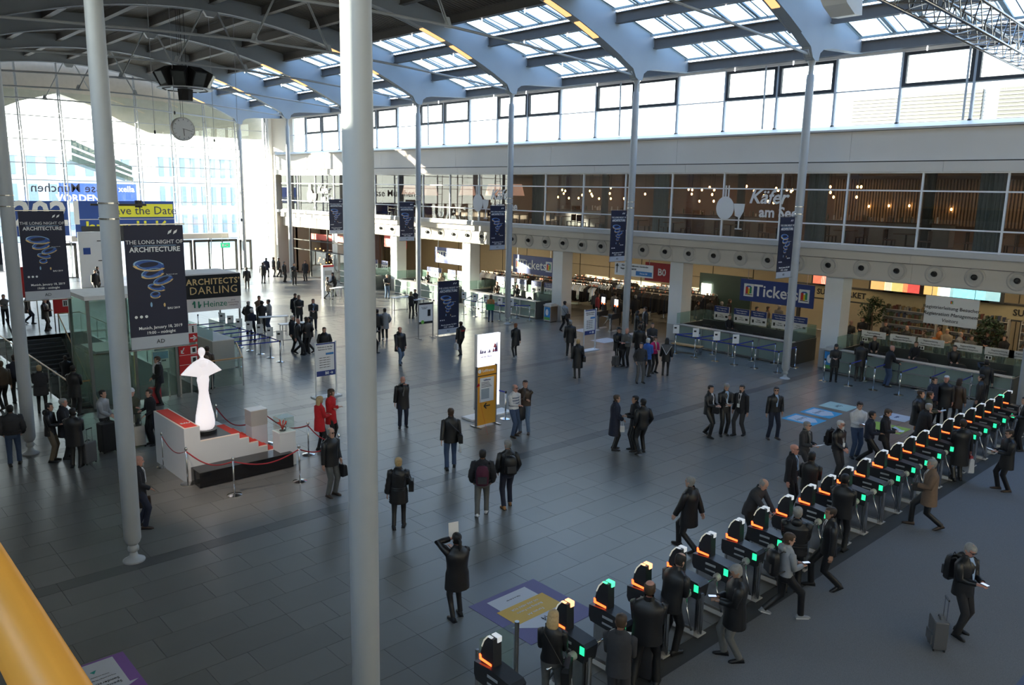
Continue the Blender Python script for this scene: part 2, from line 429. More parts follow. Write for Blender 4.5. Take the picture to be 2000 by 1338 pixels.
# --- columns ---------------------------------------------------------------------
def column(x, y, label, top=13.3):
    c = empty('steel_column', (x, y, 0), label=label, cat='column', group='round grey steel columns')
    MB().lathe([(.14, .42), (.17, .5), (.175, 3), (.178, 6.5), (.17, 10), (.155, 12.6), (.135, 12.75)], 28).build('shaft', STEEL_GREY, c, smooth=R(50))
    MB().lathe([(.22, 0), (.22, .03), (.15, .07), (.09, .11), (.07, .2), (.11, .24), (.115, .3), (.09, .36), (.14, .42)], 24).build('foot', STEEL_GREY, c, smooth=R(50))
    MB().lathe([(.1, 12.75), (.1, 13.1), (.14, 13.15), (.17, 13.3)], 20).build('head', STEEL_GREY, c, smooth=R(50))
    for z in (7.12, 7.42) if y > 10 else (): MB().lathe([(.176, z), (.188, z), (.188, z+.03), (.176, z+.03)], 24).build('clamp_ring', CHROME, c)
    return c
LN = ['grey round steel column behind the camera on the left row', 'grey round column behind and left of the viewpoint', 'thick grey round column rising through the middle of the view', 'grey round column left of the lit statue with its foot on the floor',
      'grey round column by the stairs at the left edge', 'grey round column of the left row past the stairs', 'left row column behind the escalator', 'left row column before the entrance', 'left row column close to the entrance', 'left row column at the glass end wall']
RN = ['right row column behind the camera', 'right row column right of the viewpoint', 'grey round column at the right edge beside the last turnstiles', 'grey round column in front of the large blue tickets sign',
      'grey round column in front of the red hall sign and cloakroom', 'grey round column in front of the glass counter with the blue belts', 'grey round column right of the thick middle column',
      'grey round column hidden behind the thick middle column', 'slim far column beside the sunlit cafe entrance', 'slim far column beside the glass entrance doors']
for i, y in enumerate(CY[2:]):
    column(XL, y, LN[i+2]); column(XR, y, RN[i+2])
# --- right gallery wall ------------------------------------------------------------
YA, YB = -14, 69.4
gal = empty('wall_right', kind='structure')
def panels(name, m, x0, x1, z0, z1, y0, y1, step, gap=.012, off=0):
    y = y0+off
    if off: MB().box(x0, x1, y0, y-gap, z0, z1).build(name, m, gal)
    while y < y1-.1:
        yy = min(y+step, y1); MB().box(x0, x1, y, yy-gap, z0, z1).build(name, m, gal); y = yy
panels('fascia_panel', WALLP, 35.0, 35.12, 4.36, 5.16, 1.0, YB, 6.1)
panels('ledge_panel', WALLP, 34.72, 35.1, 5.2, 5.6, 1.0, YB, 6.1)
MB().box(34.35, 35.1, YA, YB, 5.6, 5.82).build('window_sill', LEDGE, gal)
MB().box(35.1, 35.3, YA, YB, 4.36, 5.6).build('fascia_back', JOINT, gal)
MB().box(35.0, 35.2, YA, 1.0, 4.36, 5.6).build('fascia_panel', WALLP, gal)
panels('head_panel', WALLP, 34.3, 34.5, 8.93, 9.33, 0, YB, 6.1)
panels('parapet_panel', WALLP, 34.5, 34.7, 9.38, 10.62, -14, YB, 9.03, off=3)
MB().box(34.6, 34.8, YA, YB, 8.93, 10.7).build('parapet_back', JOINT, gal)
MB().prism([(34.4, 10.64), (34.4, 10.72), (36.4, 11.05), (36.4, 10.64)], YA, YB, 'y').build('parapet_ledge', LEDGE, gal)
MB().box(36.25, 36.45, YA, 71, 13.98, 14.62).build('frieze', WALLP, gal)
# return wall at the far end of the gallery
MB().box(34.5, 46, YB, YB+.3, 0, 11).build('gallery_end', WALLP, gal)
MB().box(36.3, 36.5, YB, 74, 0, 14.6).build('gallery_end', WALLP, gal)
# floors and soffits of the gallery
MB().box(35.1, 46.2, YA, YB, 5.2, 5.6).build('gallery_floor', mat('gallery floor oak', (.1, .07, .05), .5), gal)
MB().box(35.2, 46.2, YA, YB, 4.3, 4.36).build('soffit', CEIL, gal)
MB().box(34.7, 46.2, YA, YB, 9.1, 9.25).build('restaurant_ceiling', mat('restaurant ceiling', (.32, .26, .22), .8), gal)
MB().box(36.3, 46.2, YA, YB, 10.6, 10.7).build('outer_roof', LEDGE, gal)
MB().box(46, 46.3, YA, YB, 0, 4.3).build('shop_back_wall', PLASTER, gal)
MB().box(46, 46.3, YA, YB, 5.4, 9.3).build('restaurant_back_wall', mat('restaurant wall panel', (.20, .13, .09), .7), gal)
MB().box(34.5, 46.3, YA-.3, YA, 0, 11).build('gallery_end', WALLP, gal)
# downlights in the soffit (emitters and lamps)
dl = MB().cyl(0, 0, -.03, 0, .11, n=12).mesh('downlight', WARM)
for y in [y for y in (-4, 2, 6, 10, 13, 19.5, 22.5, 28, 31.5, 37, 40, 46, 49, 55, 60)]:
    for x in (38, 42.5): child('downlight', dl, gal, (x, y, 4.3))
def area(name, loc, sx, sy, e, col, rot=(0, 0, 0)):
    l = bpy.data.lights.new(name, 'AREA'); l.shape = 'RECTANGLE'; l.size = sx; l.size_y = sy; l.energy = e; l.color = col
    o = bpy.data.objects.new(name, l); COL.objects.link(o); o.location = loc; o.rotation_euler = rot; return o
for y in (3, 12, 21, 30, 39, 48, 58): area('soffit_lamp', (41.5, y, 4.2), 5, 6, 95, (1, .78, .5))
for y in (3, 12, 21, 30, 39, 48, 58): area('restaurant_lamp', (43.5, y, 8.9), 3, 5, 55, (1, .62, .34))
# restaurant glazing: one window per bay
MY = [9.86+3.07*k for k in range(-7, 20)]
SLATS = mat('restaurant slatted wall', (.35, .26, .19), .6)
def trans(y0, y1, x, zs, t, m, d=.08):
    q = MB()
    for z in zs: q.box(x-d/2, x+d/2, y0, y1, z-t/2, z+t/2)
    return q
wi = 0
for y0, y1 in zip(MY, MY[1:]):
    if y1 > YB: break
    wi += 1; wn = empty('window_%d' % wi, (0, 0, 0), kind='structure')
    MB().box(34.36, 34.48, y0-.035, y0+.035, 5.82, 8.93).build('mullion', WHITEM, wn)
    trans(y0+.035, y1-.035, 34.42, (5.86, 6.68, 8.17, 8.9), .06, WHITEM).build('transom', WHITEM, wn)
    for z0, z1 in ((5.89, 6.65), (6.71, 8.14), (8.2, 8.87)):
        MB().box(34.42, 34.43, y0+.04, y1-.04, z0, z1).build('pane', DARKGL, wn)
# clerestory
CM = [12.1+2.89*k for k in range(-9, 21)]
for k, (y0, y1) in enumerate(zip(CM, CM[1:])):
    if y1 > 70.5: break
    wi += 1; wn = empty('window_%d' % wi, (0, 0, 0), kind='structure')
    MB().box(36.25, 36.4, y0-.05, y0+.05, 11.0, 13.98).build('mullion', MULL, wn)
    MB().box(36.2, 36.34, y0-.06, y0+.06, 10.85, 11.08).build('bracket', FRAMED, wn)
    op = (k % 3) != 1
    if op:
        q = MB().box(36.24, 36.4, y0+.05, y0+.19, 12.55, 13.95).box(36.24, 36.4, y1-.19, y1-.05, 12.55, 13.95).box(36.24, 36.4, y0+.19, y1-.19, 12.55, 12.68).box(36.24, 36.4, y0+.19, y1-.19, 13.83, 13.95)
        q.build('opening_sash', FRAMED, wn)
    MB().box(36.27, 36.36, y0+.05, y1-.05, 12.5, 12.55).build('transom', MULL, wn)
    for z0, z1 in ((11.06, 12.5), (12.56, 13.94)): MB().box(36.32, 36.33, y0+.05, y1-.05, z0, z1).build('pane', CLEAR, wn)
# small struts of the beams in the clerestory
for y in CY[2:-1]: 
    MB().tube([(36.1, y+4.5, 14.0), (36.15, y+4.5, 11.05)], .045, 8).build('post', STEEL_GREY, gal)
# pillars under the gallery
for yc in (-1.2, 7.9, 16.75, 25.5, 34.4, 43.3, 52.2, 61.1):
    p = MB().box(35.6, 36.5, yc-.42, yc+.42, .9, 4.36).build('gallery_pillar', WHITEM, gal)
    MB().box(35.59, 36.51, yc-.43, yc+.43, 0, .9).build('pillar_base', LEDGE, p)
# --- glass end wall ---------------------------------------------------------------
YE = 74.0
ew = empty('wall_far', kind='structure')
EX = [.6+2.93*k for k in range(13)]
def roofz(x): return topz(x)-.1
for i, x in enumerate(EX):
    MB().box(x-.05, x+.05, YE-.06, YE+.06, 0, roofz(x)).build('mullion', MULL, ew)
    q = MB(); n = 12; H_ = roofz(x)-.4
    pts = [(x, YE-.15-.75*math.sin(math.pi*min(1, t/n*1.0)), .4+H_*t/n) for t in range(n+1)]
    q.tube(pts, .045, 6)
    for p in pts[1:-1]: q.tube([p, (x, YE, p[2])], .025, 5)
    q.build('mullion_truss', MULL, ew)
EZ = [0.02, 3.05, 4.35, 6.3, 8.0, 9.35, 11.2, 13.0]
for z in EZ[1:]: MB().box(.5, 36.3, YE-.05, YE+.05, z-.03, z+.03).build('transom', MULL, ew)
for x0, x1 in zip(EX, EX[1:]):
    for z0, z1 in zip(EZ, EZ[1:]+[15.0]):
        if z0 < 1 and 12 < x0 < 31: continue
        zt = min(z1, roofz((x0+x1)/2)-.1)
        if zt > z0+.2: MB().box(x0+.05, x1-.05, YE-.005, YE+.005, z0+.03, zt-.03).build('pane', CLEAR, ew)
MB().box(36.0, 36.5, YE-.4, YE+.2, 0, 14.5).build('corner_post', WHITEM, ew)
# ================================================================ OUTSIDE
PAVE = mat('pale paving', (.42, .41, .39), .8, nscale=.3)
MB().box(-120, 200, 74.1, 260, -.3, -.02).build('ground', PAVE, kind='structure')
cp = [(5, 12.3), (11.3, 12.3), (13.3, 13), (15.8, 14.2), (18.4, 15.0), (21, 14.2), (23.5, 13.0), (25.5, 12.3), (36, 12.3)]
CANW = mat('warm canopy soffit', (.50, .46, .40), .7)
for y0, y1 in ((75, 75.3), (77.2, 77.5)): pass
cr = [(x, topz(x)+.3) for x, z in cp[::-1]]
MB().prism(cp+cr, 75, 76.2, 'y').build('entrance_canopy', CANW, label='white arched canopy outside the glass end wall', cat='canopy')
OFFW = mat('pale facade', (.62, .64, .66), .7); OFFG = mat('facade glass strip', (.26, .34, .38), .3)
def facade(label, x0, x1, y, z1, step, d=8):
    b = empty('office_building', ((x0+x1)/2, y, 0), label=label, cat='building')
    L = (x1-x0)/2
    MB().box(-L, L, .3, d, 0, z1).build('wall', OFFW, b)
    nz = max(2, int(z1/3.6)); fm = {}
    me = MB().box(0, step*.42, 0, .25, 0, z1/nz*.66).mesh('window', OFFG)
    n = int(2*L/step)
    for i in range(n):
        for k in range(nz): child('window', me, b, (-L+step*(i+.3), 0.05, z1/nz*(k+.22)))
    MB().box(-L, L, -.1, .3, z1-.5, z1).build('parapet', OFFW, b)
    return b
a = PY(26, 296, 135); c = PY(278, 303, 135)
facade('long pale office block with upright window strips behind the left part of the glass wall', a.x-20, c.x, 135, a.z, 2.6)
a = PY(282, 304, 120); c = PY(470, 308, 120)
facade('pale office block with thin upright fins behind the hanging clock', a.x+1.5, c.x, 120, a.z+.4, 1.5)
# sloping glazed walkway
sw = empty('sloping_glass_walkway', PY(200, 320, 105), label='dark green glazed walkway sloping down outside the glass wall', cat='walkway')
P = [PY(138, 272, 105), PY(258, 326, 105), PY(258, 354, 105), PY(141, 315, 105)]; o_ = sw.location
GRD = mat('dark green glazing', (.03, .06, .05), .25)
MB().prism([(p.x-o_.x, p.z-o_.z) for p in P], 0, 3, 'y').build('body', GRD, sw)
for t in (.33, .66):
    A = P[0].lerp(P[3], t)-o_; B = P[1].lerp(P[2], t)-o_; MB().bar((A.x, -.1, A.z), (B.x, -.1, B.z), .12, .22).build('rail', WHITEM, sw)
for x in (-4, 4): MB().box(x-.3, x+.3, 1, 1.6, -o_.z, -1.5 if x > 0 else .5).build('support', STEEL_GREY, sw)
# billboards outside
BLU = mat('banner blue', (.02, .07, .30), .6, noise=.03); BLUL = mat('billboard pale blue', (.06, .13, .55), .6, noise=.03); YEL = mat('banner yellow', (.85, .80, .05), .6, noise=.02)
bb = empty('billboard', PY(190, 375, 90), label='pale blue billboard with white words outside the glass wall', cat='billboard')
A = PY(114, 357, 90)-bb.location; B = PY(268, 395, 90)-bb.location
MB().box(A.x, B.x, 0, .2, B.z, A.z).build('board', BLUL, bb); 
for x in (A.x+.5, B.x-.5): MB().box(x-.1, x+.1, .02, .18, -bb.location.z, B.z).build('leg', STEEL_GREY, bb)
p = PY(247, 370, 90)-bb.location; letters(bb, 'xella', .85, WHITE, (p.x, -.03, p.z), (1, 0, 0), bold=.02)
p = PY(172, 388, 90)-bb.location; letters(bb, 'VORDENKER', 1.0, WHITE, (p.x, -.03, p.z), (1, 0, 0), bold=.03)
# reversed lettering fixed on the end wall
p = PY(146, 368, 73.8)
rv = empty('wall_lettering', p, label='dark reversed lettering on the glass end wall', cat='lettering')
letters(rv, 'Messe München', 1.0, mat('dark film letters', (.12, .12, .14), .6), (0, 0, 0), (-1, 0, 0), bold=.01)
# neighbour building seen through the clerestory
nb = empty('neighbour_building', (62, 15, 0), label='white building with grey louvres beyond the clerestory windows', cat='building')
z1 = PX(1700, 163, 62).z; NBW = mat('neighbour render', (.30, .31, .32), .7)
MB().box(0, 10, -55, 19, 0, z1).build('wall', NBW, nb)
MB().box(0, 10, 19, 70, 0, PX(1150, 240, 62).z+.6).build('wall', NBW, nb)
LOUV = mat('louvre grey', (.05, .052, .055), .5)
for y0, y1 in ((-14, -5), (-4, 4), (5, 14)):
    lf = MB().box(-.12, 0, y0, y1, 13.2 if 0 else z1-3.6, z1-1.0).build('louvre_field', LOUV, nb)
    q = MB()
    for k in range(10): q.box(-.2, -.05, y0, y1, z1-3.5+k*.25, z1-3.42+k*.25)
    q.build('slats', mat('louvre slat', (.10, .10, .11), .5), lf)
q = empty('roof_duct', (60, 16, 0), label='round silver duct on the neighbouring roof', cat='duct')
MB().cyl(0, 0, z1-7, z1-4.6, .7, n=16).build('pipe', CHROME, q)
# ================================================================ END WALL: banners and doors
def wall_banner(name, px0, py0, px1, py1, Y, m, label):
    A = PY(px0, py0, Y); B = PY(px1, py1, Y)
    o = empty(name, ((A.x+B.x)/2, Y, (A.z+B.z)/2), label=label, cat='banner')
    w_ = (B.x-A.x)/2; h_ = (A.z-B.z)/2
    MB().box(-w_, w_, -.02, .02, -h_, h_).build('cloth', m, o); return o, w_, h_
o, w_, h_ = wall_banner('date_banner', 10, 392, 136, 460, 73.2, BLU, 'blue banner with big white year figures at far left of the glass wall')
letters(o, 'BAU 2021', 2.6, WHITE, (w_-4.2, -.04, h_*.25), (1, 0, 0), bold=.07)
MB().box(-w_, w_, -.05, -.02, -h_*.42, -h_*.38).build('seam', WHITE, o)
letters(o, 'Munich', 1.0, WHITE, (0, -.04, -h_*.7), (1, 0, 0), bold=.03)
o, w_, h_ = wall_banner('date_banner', 143, 392, 342, 460, 73.2, BLU, 'blue banner with a yellow strip reading save the date')
MB().box(-w_*.2, w_*.98, -.04, -.02, h_*.1, h_*.84).build('yellow_strip', YEL, o)
letters(o, 'Save the Date', .98, mat('banner ink', (.04, .05, .1), .6), (w_*.36, -.05, h_*.45), (1, 0, 0))
letters(o, 'January 11-16', 1.2, YEL, (w_*.02, -.05, -h_*.45), (1, 0, 0), bold=.04)
MB().box(-w_, w_, -.05, -.02, -h_*.03, 0).build('seam', WHITE, o)
DARKFR = mat('door frame black', (.02, .022, .025), .45)
def door(i, x0, x1, z1, n, Y=73.7):
    d = empty('door_%d' % i, ((x0+x1)/2, Y, 0), kind='structure'); L = (x1-x0)/2
    for x in (-L, L): MB().box(x-.07, x+.07, -.12, .12, 0, z1).build('door_post', DARKFR, d)
    MB().box(-L, L, -.12, .12, z1-.12, z1+.02).build('door_head', DARKFR, d)
    for k in range(n):
        a_ = -L+.07+k*(2*L-.14)/n; b_ = a_+(2*L-.14)/n
        lf = MB().box(a_, a_+.06, -.04, .04, .02, z1-.12).box(b_-.06, b_, -.04, .04, .02, z1-.12).box(a_, b_, -.04, .04, .02, .1).box(a_, b_, -.04, .04, z1-.2, z1-.12).build('door_leaf', DARKFR, d)
        MB().box(a_+.06, b_-.06, -.008, .008, .1, z1-.2).build('pane', CLEAR, lf)
def XE(px, py): return PY(px, py, 73.7).x
door(1, XE(381, 520), XE(463, 520), 2.9, 3); door(2, XE(470, 520), XE(491, 520), 2.8, 1)
door(3, XE(300, 520), XE(375, 520), 2.9, 3); door(4, XE(163, 520), XE(200, 520), 2.9, 2); door(5, XE(60, 520), XE(150, 520), 2.9, 3)
MB().box(XE(140, 500), 31.5, 73.3, 73.9, 3.05, 3.5).build('trim_1', WALLP, kind='structure')
MB().box(XE(160, 500), XE(246, 500), 73.1, 73.3, 3.0, 4.3).build('entrance_header_board', DARKFR, label='dark header board above the left entrance doors', cat='sign')
ex = empty('exit_sign', PY(440, 479, 73.0), label='small green exit sign above the far glass doors', cat='sign')
MB().box(-.45, .45, -.03, .03, -.22, .22).build('panel', mat('exit green', (.02, .45, .2), emit=.8, noise=0), ex)
MB().box(-.3, -.28, -.01, .01, .2, 1.0).box(.28, .3, -.01, .01, .2, 1.0).build('hanger', CHROME, ex)
MB().box(-.3, -.18, -.04, -.03, -.12, .12).box(-.1, .25, -.04, -.03, -.03, .03).prism([(.12, -.12), (.3, 0), (.12, .12)], -.04, -.03, 'y').build('pictogram', WHITE, ex)
tb = empty('direction_totem', G(187, 560), label='tall white direction board with arrows near the left entrance doors', cat='sign')
MB().box(-1.0, 1.0, -.1, .1, 0, 4.2).build('board', WHITE, tb)
for z, s_ in ((3.5, 1), (2.0, 1)):
    MB().bar((.3, -.12, z), (.8, -.12, z), .02, .06).prism([(.65, z-.15), (.85, z), (.65, z+.15)], -.13, -.1, 'y').build('arrow', BLACKS, tb)
MB().box(-.7, -.2, -.12, -.1, 2.5, 3.0).build('pictogram', BLU, tb)
# ================================================================ GALLERY SIGNS AND COUNTERS
INKB = mat('black ink', (.02, .02, .02), .7, noise=0); INKW = mat('white ink', (.85, .85, .85), .7, noise=0)
TBLUE = mat('ticket sign blue', (.028, .052, .22), .5, noise=.03)
LR = mat('logo red', (.6, .04, .03)); LY = mat('logo yellow', (.8, .6, .03)); LG = mat('logo green', (.04, .3, .12)); LB = mat('logo blue', (.03, .1, .4))
YD = (0, -1, 0)                                          # reading direction for things facing the hall (-X side)
def logo(par, x, y, z, s):
    q = MB(); q.box(x-.02, x, y-s*.5, y+s*.5, z-s*.6, z+s*.6, WHITE)
    q.box(x-.03, x-.02, y+s*.05, y+s*.3, z-s*.35, z+s*.3, LR).box(x-.03, x-.02, y-s*.12, y+s*.05, z-s*.4, z+s*.15, LY).box(x-.03, x-.02, y-s*.32, y-s*.12, z-s*.3, z+s*.3, LG)
    q.prism([(y-s*.32, z+s*.3), (y+s*.3, z+s*.3), (y+s*.15, z+s*.42), (y-s*.18, z+s*.42)], x-.03, x-.02, 'x', LB).box(x-.03, x-.02, y-s*.4, y+s*.34, z-s*.44, z-s*.38, INKB)
    return q.build('logo_plate', None, par)
def hang_sign(label, X, y0, y1, z0, z1, body, size, m=TBLUE, ink=INKW, logos=True, top=4.3, name='hanging_sign'):
    o = empty(name, (X, (y0+y1)/2, z0), label=label, cat='sign'); L = (y1-y0)/2; H_ = z1-z0
    MB().box(-.03, .03, -L, L, 0, H_).build('panel', m, o)
    for y in (-L*.8, L*.8): MB().box(-.01, .01, y-.01, y+.01, H_, top-z0).build('hanger', CHROME, o)
    if body: letters(o, body, size, ink, (-.04, 0, H_*.5), YD, bold=.012)
    if logos:
        for y in (L-.5, -L+.5): logo(o, -.03, y, H_*.5, .55)
    return o
hang_sign('large blue sign reading Tickets with two coloured logos behind the column', 37, 18.35, 22.4, 2.48, 3.62, 'Tickets', .84)
hang_sign('sunlit blue Tickets sign left of the square white pillar beside the cloakroom', 36.6, 35.6, 39.5, 2.5, 3.7, 'Tickets', .84)
hang_sign('sunlit blue Tickets sign furthest from the camera, above the far glass counters', 36.6, 44.2, 48.2, 2.5, 3.65, 'Tickets', .84)
o = hang_sign('white hanging sign reading Registrierleitung Besucher over the right counter', 37, 11.08, 13.22, 2.5, 3.72, '', 1, m=WHITE, logos=False)
for s_, z in (('Registrierleitung Besucher', .74), ('Registration Management', .46), ('Visitors', .2)): letters(o, s_, .215, INKB, (-.04, 0, z), YD, shear=.2 if z < .7 else 0)
logo(o, -.02, 0, 1.02, .16)
o = hang_sign('white direction sign with an up arrow hanging behind the column at the cloakroom', 35.2, 26.75, 29.45, 3.3, 4.0, '', 1, m=WHITE, logos=False)
letters(o, 'Attention! Cloakroom / Garderobe', .13, INKB, (-.04, -.1, .58), YD); letters(o, 'Registration · Hall B0', .13, INKB, (-.04, .35, .4), YD)
MB().box(-.05, -.03, -1.3, -.2, .08, .32).build('blue_label', mat('label blue', (.04, .2, .5)), o); letters(o, 'Forum B0', .13, INKW, (-.06, -.75, .2), YD)
MB().prism([(1.15, .12), (1.19, .12), (1.19, .5), (1.27, .5), (1.17, .66), (1.07, .5), (1.15, .5)], -.05, -.03, 'x').build('arrow', INKB, o)
RED = mat('sign red', (.42, .02, .03), .5, noise=.03)
o = hang_sign('dark red sign reading B0 above the passage beside the square pillar', 36.9, 26.2, 28.6, 2.95, 4.0, 'B0', .55, m=RED, logos=False); letters(o, '→', .4, INKW, (-.04, -.8, .55), YD)
o = hang_sign('bright red sign right of the thick middle column', 36.9, 52.3, 55.4, 3.2, 4.1, 'A B C', .4, m=mat('sign bright red', (.6, .05, .04), .5), logos=False)
# cream back wall with panel joints, doors; menu lights
for y in range(-12, 70, 3): MB().box(45.96, 46, y-.012, y+.012, 0, 4.3).build('panel_joint', JOINT, gal)
MB().box(45.96, 46, 20, 45, 2.4, 2.42).build('panel_joint', JOINT, gal)
BEI = mat('supermarket beige', (.42, .36, .22), .7)
sm = empty('supermarket_front', (43.2, 14, 0), label='beige supermarket front with black lettering behind the right counters', cat='shop front')
MB().box(-.1, .1, -6.5, 8.5, 2.3, 2.97).build('name_band', BEI, sm); MB().box(-.15, .15, -6.5, 8.5, 2.22, 2.3).build('rail', JOINT, sm); MB().box(-.15, .15, -6.5, 8.5, 2.97, 3.05).build('rail', JOINT, sm)
for y in (5.85, -3.95): letters(sm, 'SUPERMARKET', .42, INKB, (-.12, y, 2.63), YD, bold=.012)
for i, y in enumerate((8.3, 4.2, .6, -3, -6.3)): MB().box(-.1, .1, y-.08, y+.08, 0, 2.22).build('post', JOINT, sm)
SHC = [mat('goods %d' % i, c) for i, c in enumerate(((.12, .07, .04), (.07, .09, .05), (.22, .2, .16), (.12, .04, .03), (.05, .06, .1), (.2, .14, .06)))]
for y0 in (8.2, 11.4, 14.6):
    s_ = empty('grocery_shelf', (42.95, y0+1.4, 0), label='grocery shelf %s behind the right counters' % {8.2: 'nearest the right edge', 11.4: 'under the white registration sign', 14.6: 'left of the white registration sign'}[y0], cat='shelf')
    q = MB()
    for k in range(6): q.box(-.25, .25, -1.3, 1.3, .25+k*.38, .28+k*.38)
    q.box(.22, .25, -1.3, 1.3, 0, 2.3).box(-.25, .25, -1.33, -1.3, 0, 2.3).box(-.25, .25, 1.3, 1.33, 0, 2.3).build('rack', LEDGE, s_)
    q = MB()
    for k in range(6):
        y = -1.27
        while y < 1.2:
            w_ = random.uniform(.05, .12); q.box(-.22, -.02, y, y+w_, .28+k*.38, .28+k*.38+random.uniform(.12, .26), random.choice(SHC)); y += w_+.02
    q.build('goods', None, s_, kind='stuff')
for i, (px, wd, c) in enumerate(((1715, .9, (1, .55, .2)), (1735, .45, (.9, .85, .6)), (1757, 1.0, (.9, .75, .25)), (1780, .95, (.9, .12, .1)), (1822, .95, (.95, .6, .2)), (1845, .7, (1, .8, .75)), (1868, 2.0, (.35, .65, .72)), (1895, 1.7, (.35, .65, .72)), (1925, 1.6, (.35, .65, .72)), (1600, .9, (.9, .2, .12)), (1612, .6, (.9, .9, .8)))):
    y = PX(px, 560, 42.7).y
    o = empty('menu_screen', (42.7, y, 3.36), label=['orange food', 'small pale drinks', 'yellow burger', 'red drinks', 'amber food', 'pink dessert', 'long blue', 'middle long blue', 'rightmost long blue', 'red', 'white snack'][i]+' picture screen glowing above the supermarket band', cat='screen')
    MB().box(-.03, .03, -wd*.42, wd*.42, -.24, .24).build('panel', mat('menu %d' % i, c, emit=.9, noise=.6, nscale=5), o)
    MB().box(.03, .06, -wd/2-.05, wd/2+.05, -.32, .32).build('casing', JOINT, o)
    for yy in (-wd*.3, wd*.3): MB().box(0, .03, yy-.02, yy+.02, .28, .93).build('hanger', JOINT, o)
# counters
FR_ = mat('counter dark steel', (.12, .13, .13), .4, .6)
DESK = mat('desk brown', (.16, .10, .07), .5)
OFFICE = mat('office black', (.02, .02, .022), .5)
def counter(label, y0, y1, x=34.6, boards=(), btype=0):
    c = empty('service_counter', (x, y0, 0), label=label, cat='counter'); L = y1-y0
    n = max(2, round(L/1.55)); w_ = L/n
    for k in range(n):
        for z0, z1 in ((.14, .62), (.66, 1.08)): MB().box(-.02, .02, k*w_+.02, (k+1)*w_-.02, z0, z1).build('glass_panel', GREENG, c)
        MB().box(-.05, .05, k*w_-.02, k*w_+.02, 0, 1.1).build('post', CHROME, c)
    q = MB()
    for z in (.1, .64, 1.1): q.box(-.05, .04, 0, L, z-.02, z+.02)
    q.build('rail', CHROME, c)
    MB().box(.05, 2.4, 0, L, 0, .08).build('plinth', FR_, c)
    MB().box(.05, .55, .05, L-.05, 1.04, 1.1).build('top_shelf', LEDGE, c); MB().box(.1, .9, .05, L-.05, .7, .74).build('desk', DESK, c)
    MB().box(0, 2.4, -.06, 0, 0, 1.1).build('end_panel', FR_, c); MB().box(0, 2.4, L, L+.06, 0, 1.1).build('end_panel', FR_, c)
    for y in (0, L):
        for x0, x1 in ((.02, 1.15), (1.2, 2.4)): MB().box(x0, x1, y-.01, y+.01, 1.14, 1.72).build('glass_screen', GREENL, c)
    MB().box(2.4, 2.46, 0, L, 0, 1.2).build('back_panel', FR_, c)
    for k in range(n): MB().box(2.42, 2.44, k*w_+.02, (k+1)*w_-.02, 1.2, 1.72).build('glass_screen', GREENL, c)
    ws = []
    for k, yy in enumerate(boards):
        s_ = empty('counter_board', (x+2.36, yy, 1.2), label=label.split(' counter')[0]+' counter information board, '+['leftmost', 'second', 'third', 'fourth', 'fifth', 'sixth'][k]+' in its row', cat='sign')
        if btype == 0:
            MB().box(-.02, .02, -.45, .45, .08, .82).build('panel', WHITE, s_); MB().box(-.03, -.02, -.45, .45, .5, .82).build('blue_header', TBLUE, s_)
            letters(s_, 'Visitor Registration', .085, INKW, (-.04, 0, .72), YD); letters(s_, 'Ticket collection', .085, INKW, (-.04, 0, .6), YD)
            letters(s_, 'Ticket', .08, INKB, (-.04, 0, .36), YD); letters(s_, 'Cash desk', .08, INKB, (-.04, 0, .26), YD)
            MB().box(-.03, -.02, -.38, -.24, .24, .34).box(-.03, -.02, .26, .36, .2, .36).build('pictogram', INKB, s_)
        else:
            MB().box(-.02, .02, -.55, .55, .3, .62).build('panel', WHITE, s_); letters(s_, 'Registrierleitung', .09, INKB, (-.04, 0, .52), YD); letters(s_, 'Registration Management', .08, INKB, (-.04, 0, .4), YD, shear=.2)
            if k in (0, 2, 4): MB().box(-.02, .02, .25, .5, .1, .26).build('small_plate', WHITE, s_); MB().box(-.03, -.02, .28, .35, .13, .23).box(-.03, -.02, .39, .47, .13, .23).build('pictogram', INKB, s_)
    return c
def monitor(x, y, label, z=.74, rz=0):
    o = empty('computer_monitor', (x, y, z), rz, label=label, cat='monitor', group='monitors on the counter desks')
    MB().box(-.02, .02, -.26, .26, .12, .44).build('screen', OFFICE, o); MB().box(-.02, .02, -.03, .03, .01, .14).build('stand', OFFICE, o); MB().box(-.1, .1, -.12, .12, 0, .012).build('base', OFFICE, o)
def office_chair(x, y, label):
    o = empty('office_chair', (x, y, 0), random.uniform(-.6, .6), label=label, cat='chair', group='office chairs behind the counters')
    MB().ball((0, 0, .47), .25, .25, .06).build('seat', OFFICE, o, smooth=True); MB().ball((.24, 0, .78), .05, .22, .25).build('backrest', OFFICE, o, smooth=True)
    q = MB().cyl(0, 0, .06, .45, .03, n=8)
    for k in range(5): a = k*1.2566; q.bar((0, 0, .1), (.27*math.cos(a), .27*math.sin(a), .05), .04, .04)
    q.build('pedestal', CHROME, o)
CL = [('right-hand glass counter below the white registration sign', 8.9, 15.9, (15.3, 14.0, 12.8, 11.3, 10.1, 9.2), 1), ('middle glass counter below the large blue Tickets sign', 18.1, 24.6, (23.4, 22.2, 21.2, 20.0, 19.0), 0),
      ('far glass counter left of the cloakroom pillar', 35.2, 42.2, (41.2, 40.2, 39.0, 37.6, 36.4), 0), ('glass counter right of the thick middle column', 44.2, 50.6, (49.2, 48.3, 46.6, 45.5), 0), ('furthest glass counter partly behind the thick middle column', 53.2, 58.6, (57, 55.5), 0)]
SHORT = dict(zip([c[0] for c in CL], ('right-hand glass counter', 'middle glass counter', 'far glass counter beside the cloakroom', 'sunlit glass counter', 'furthest glass counter')))
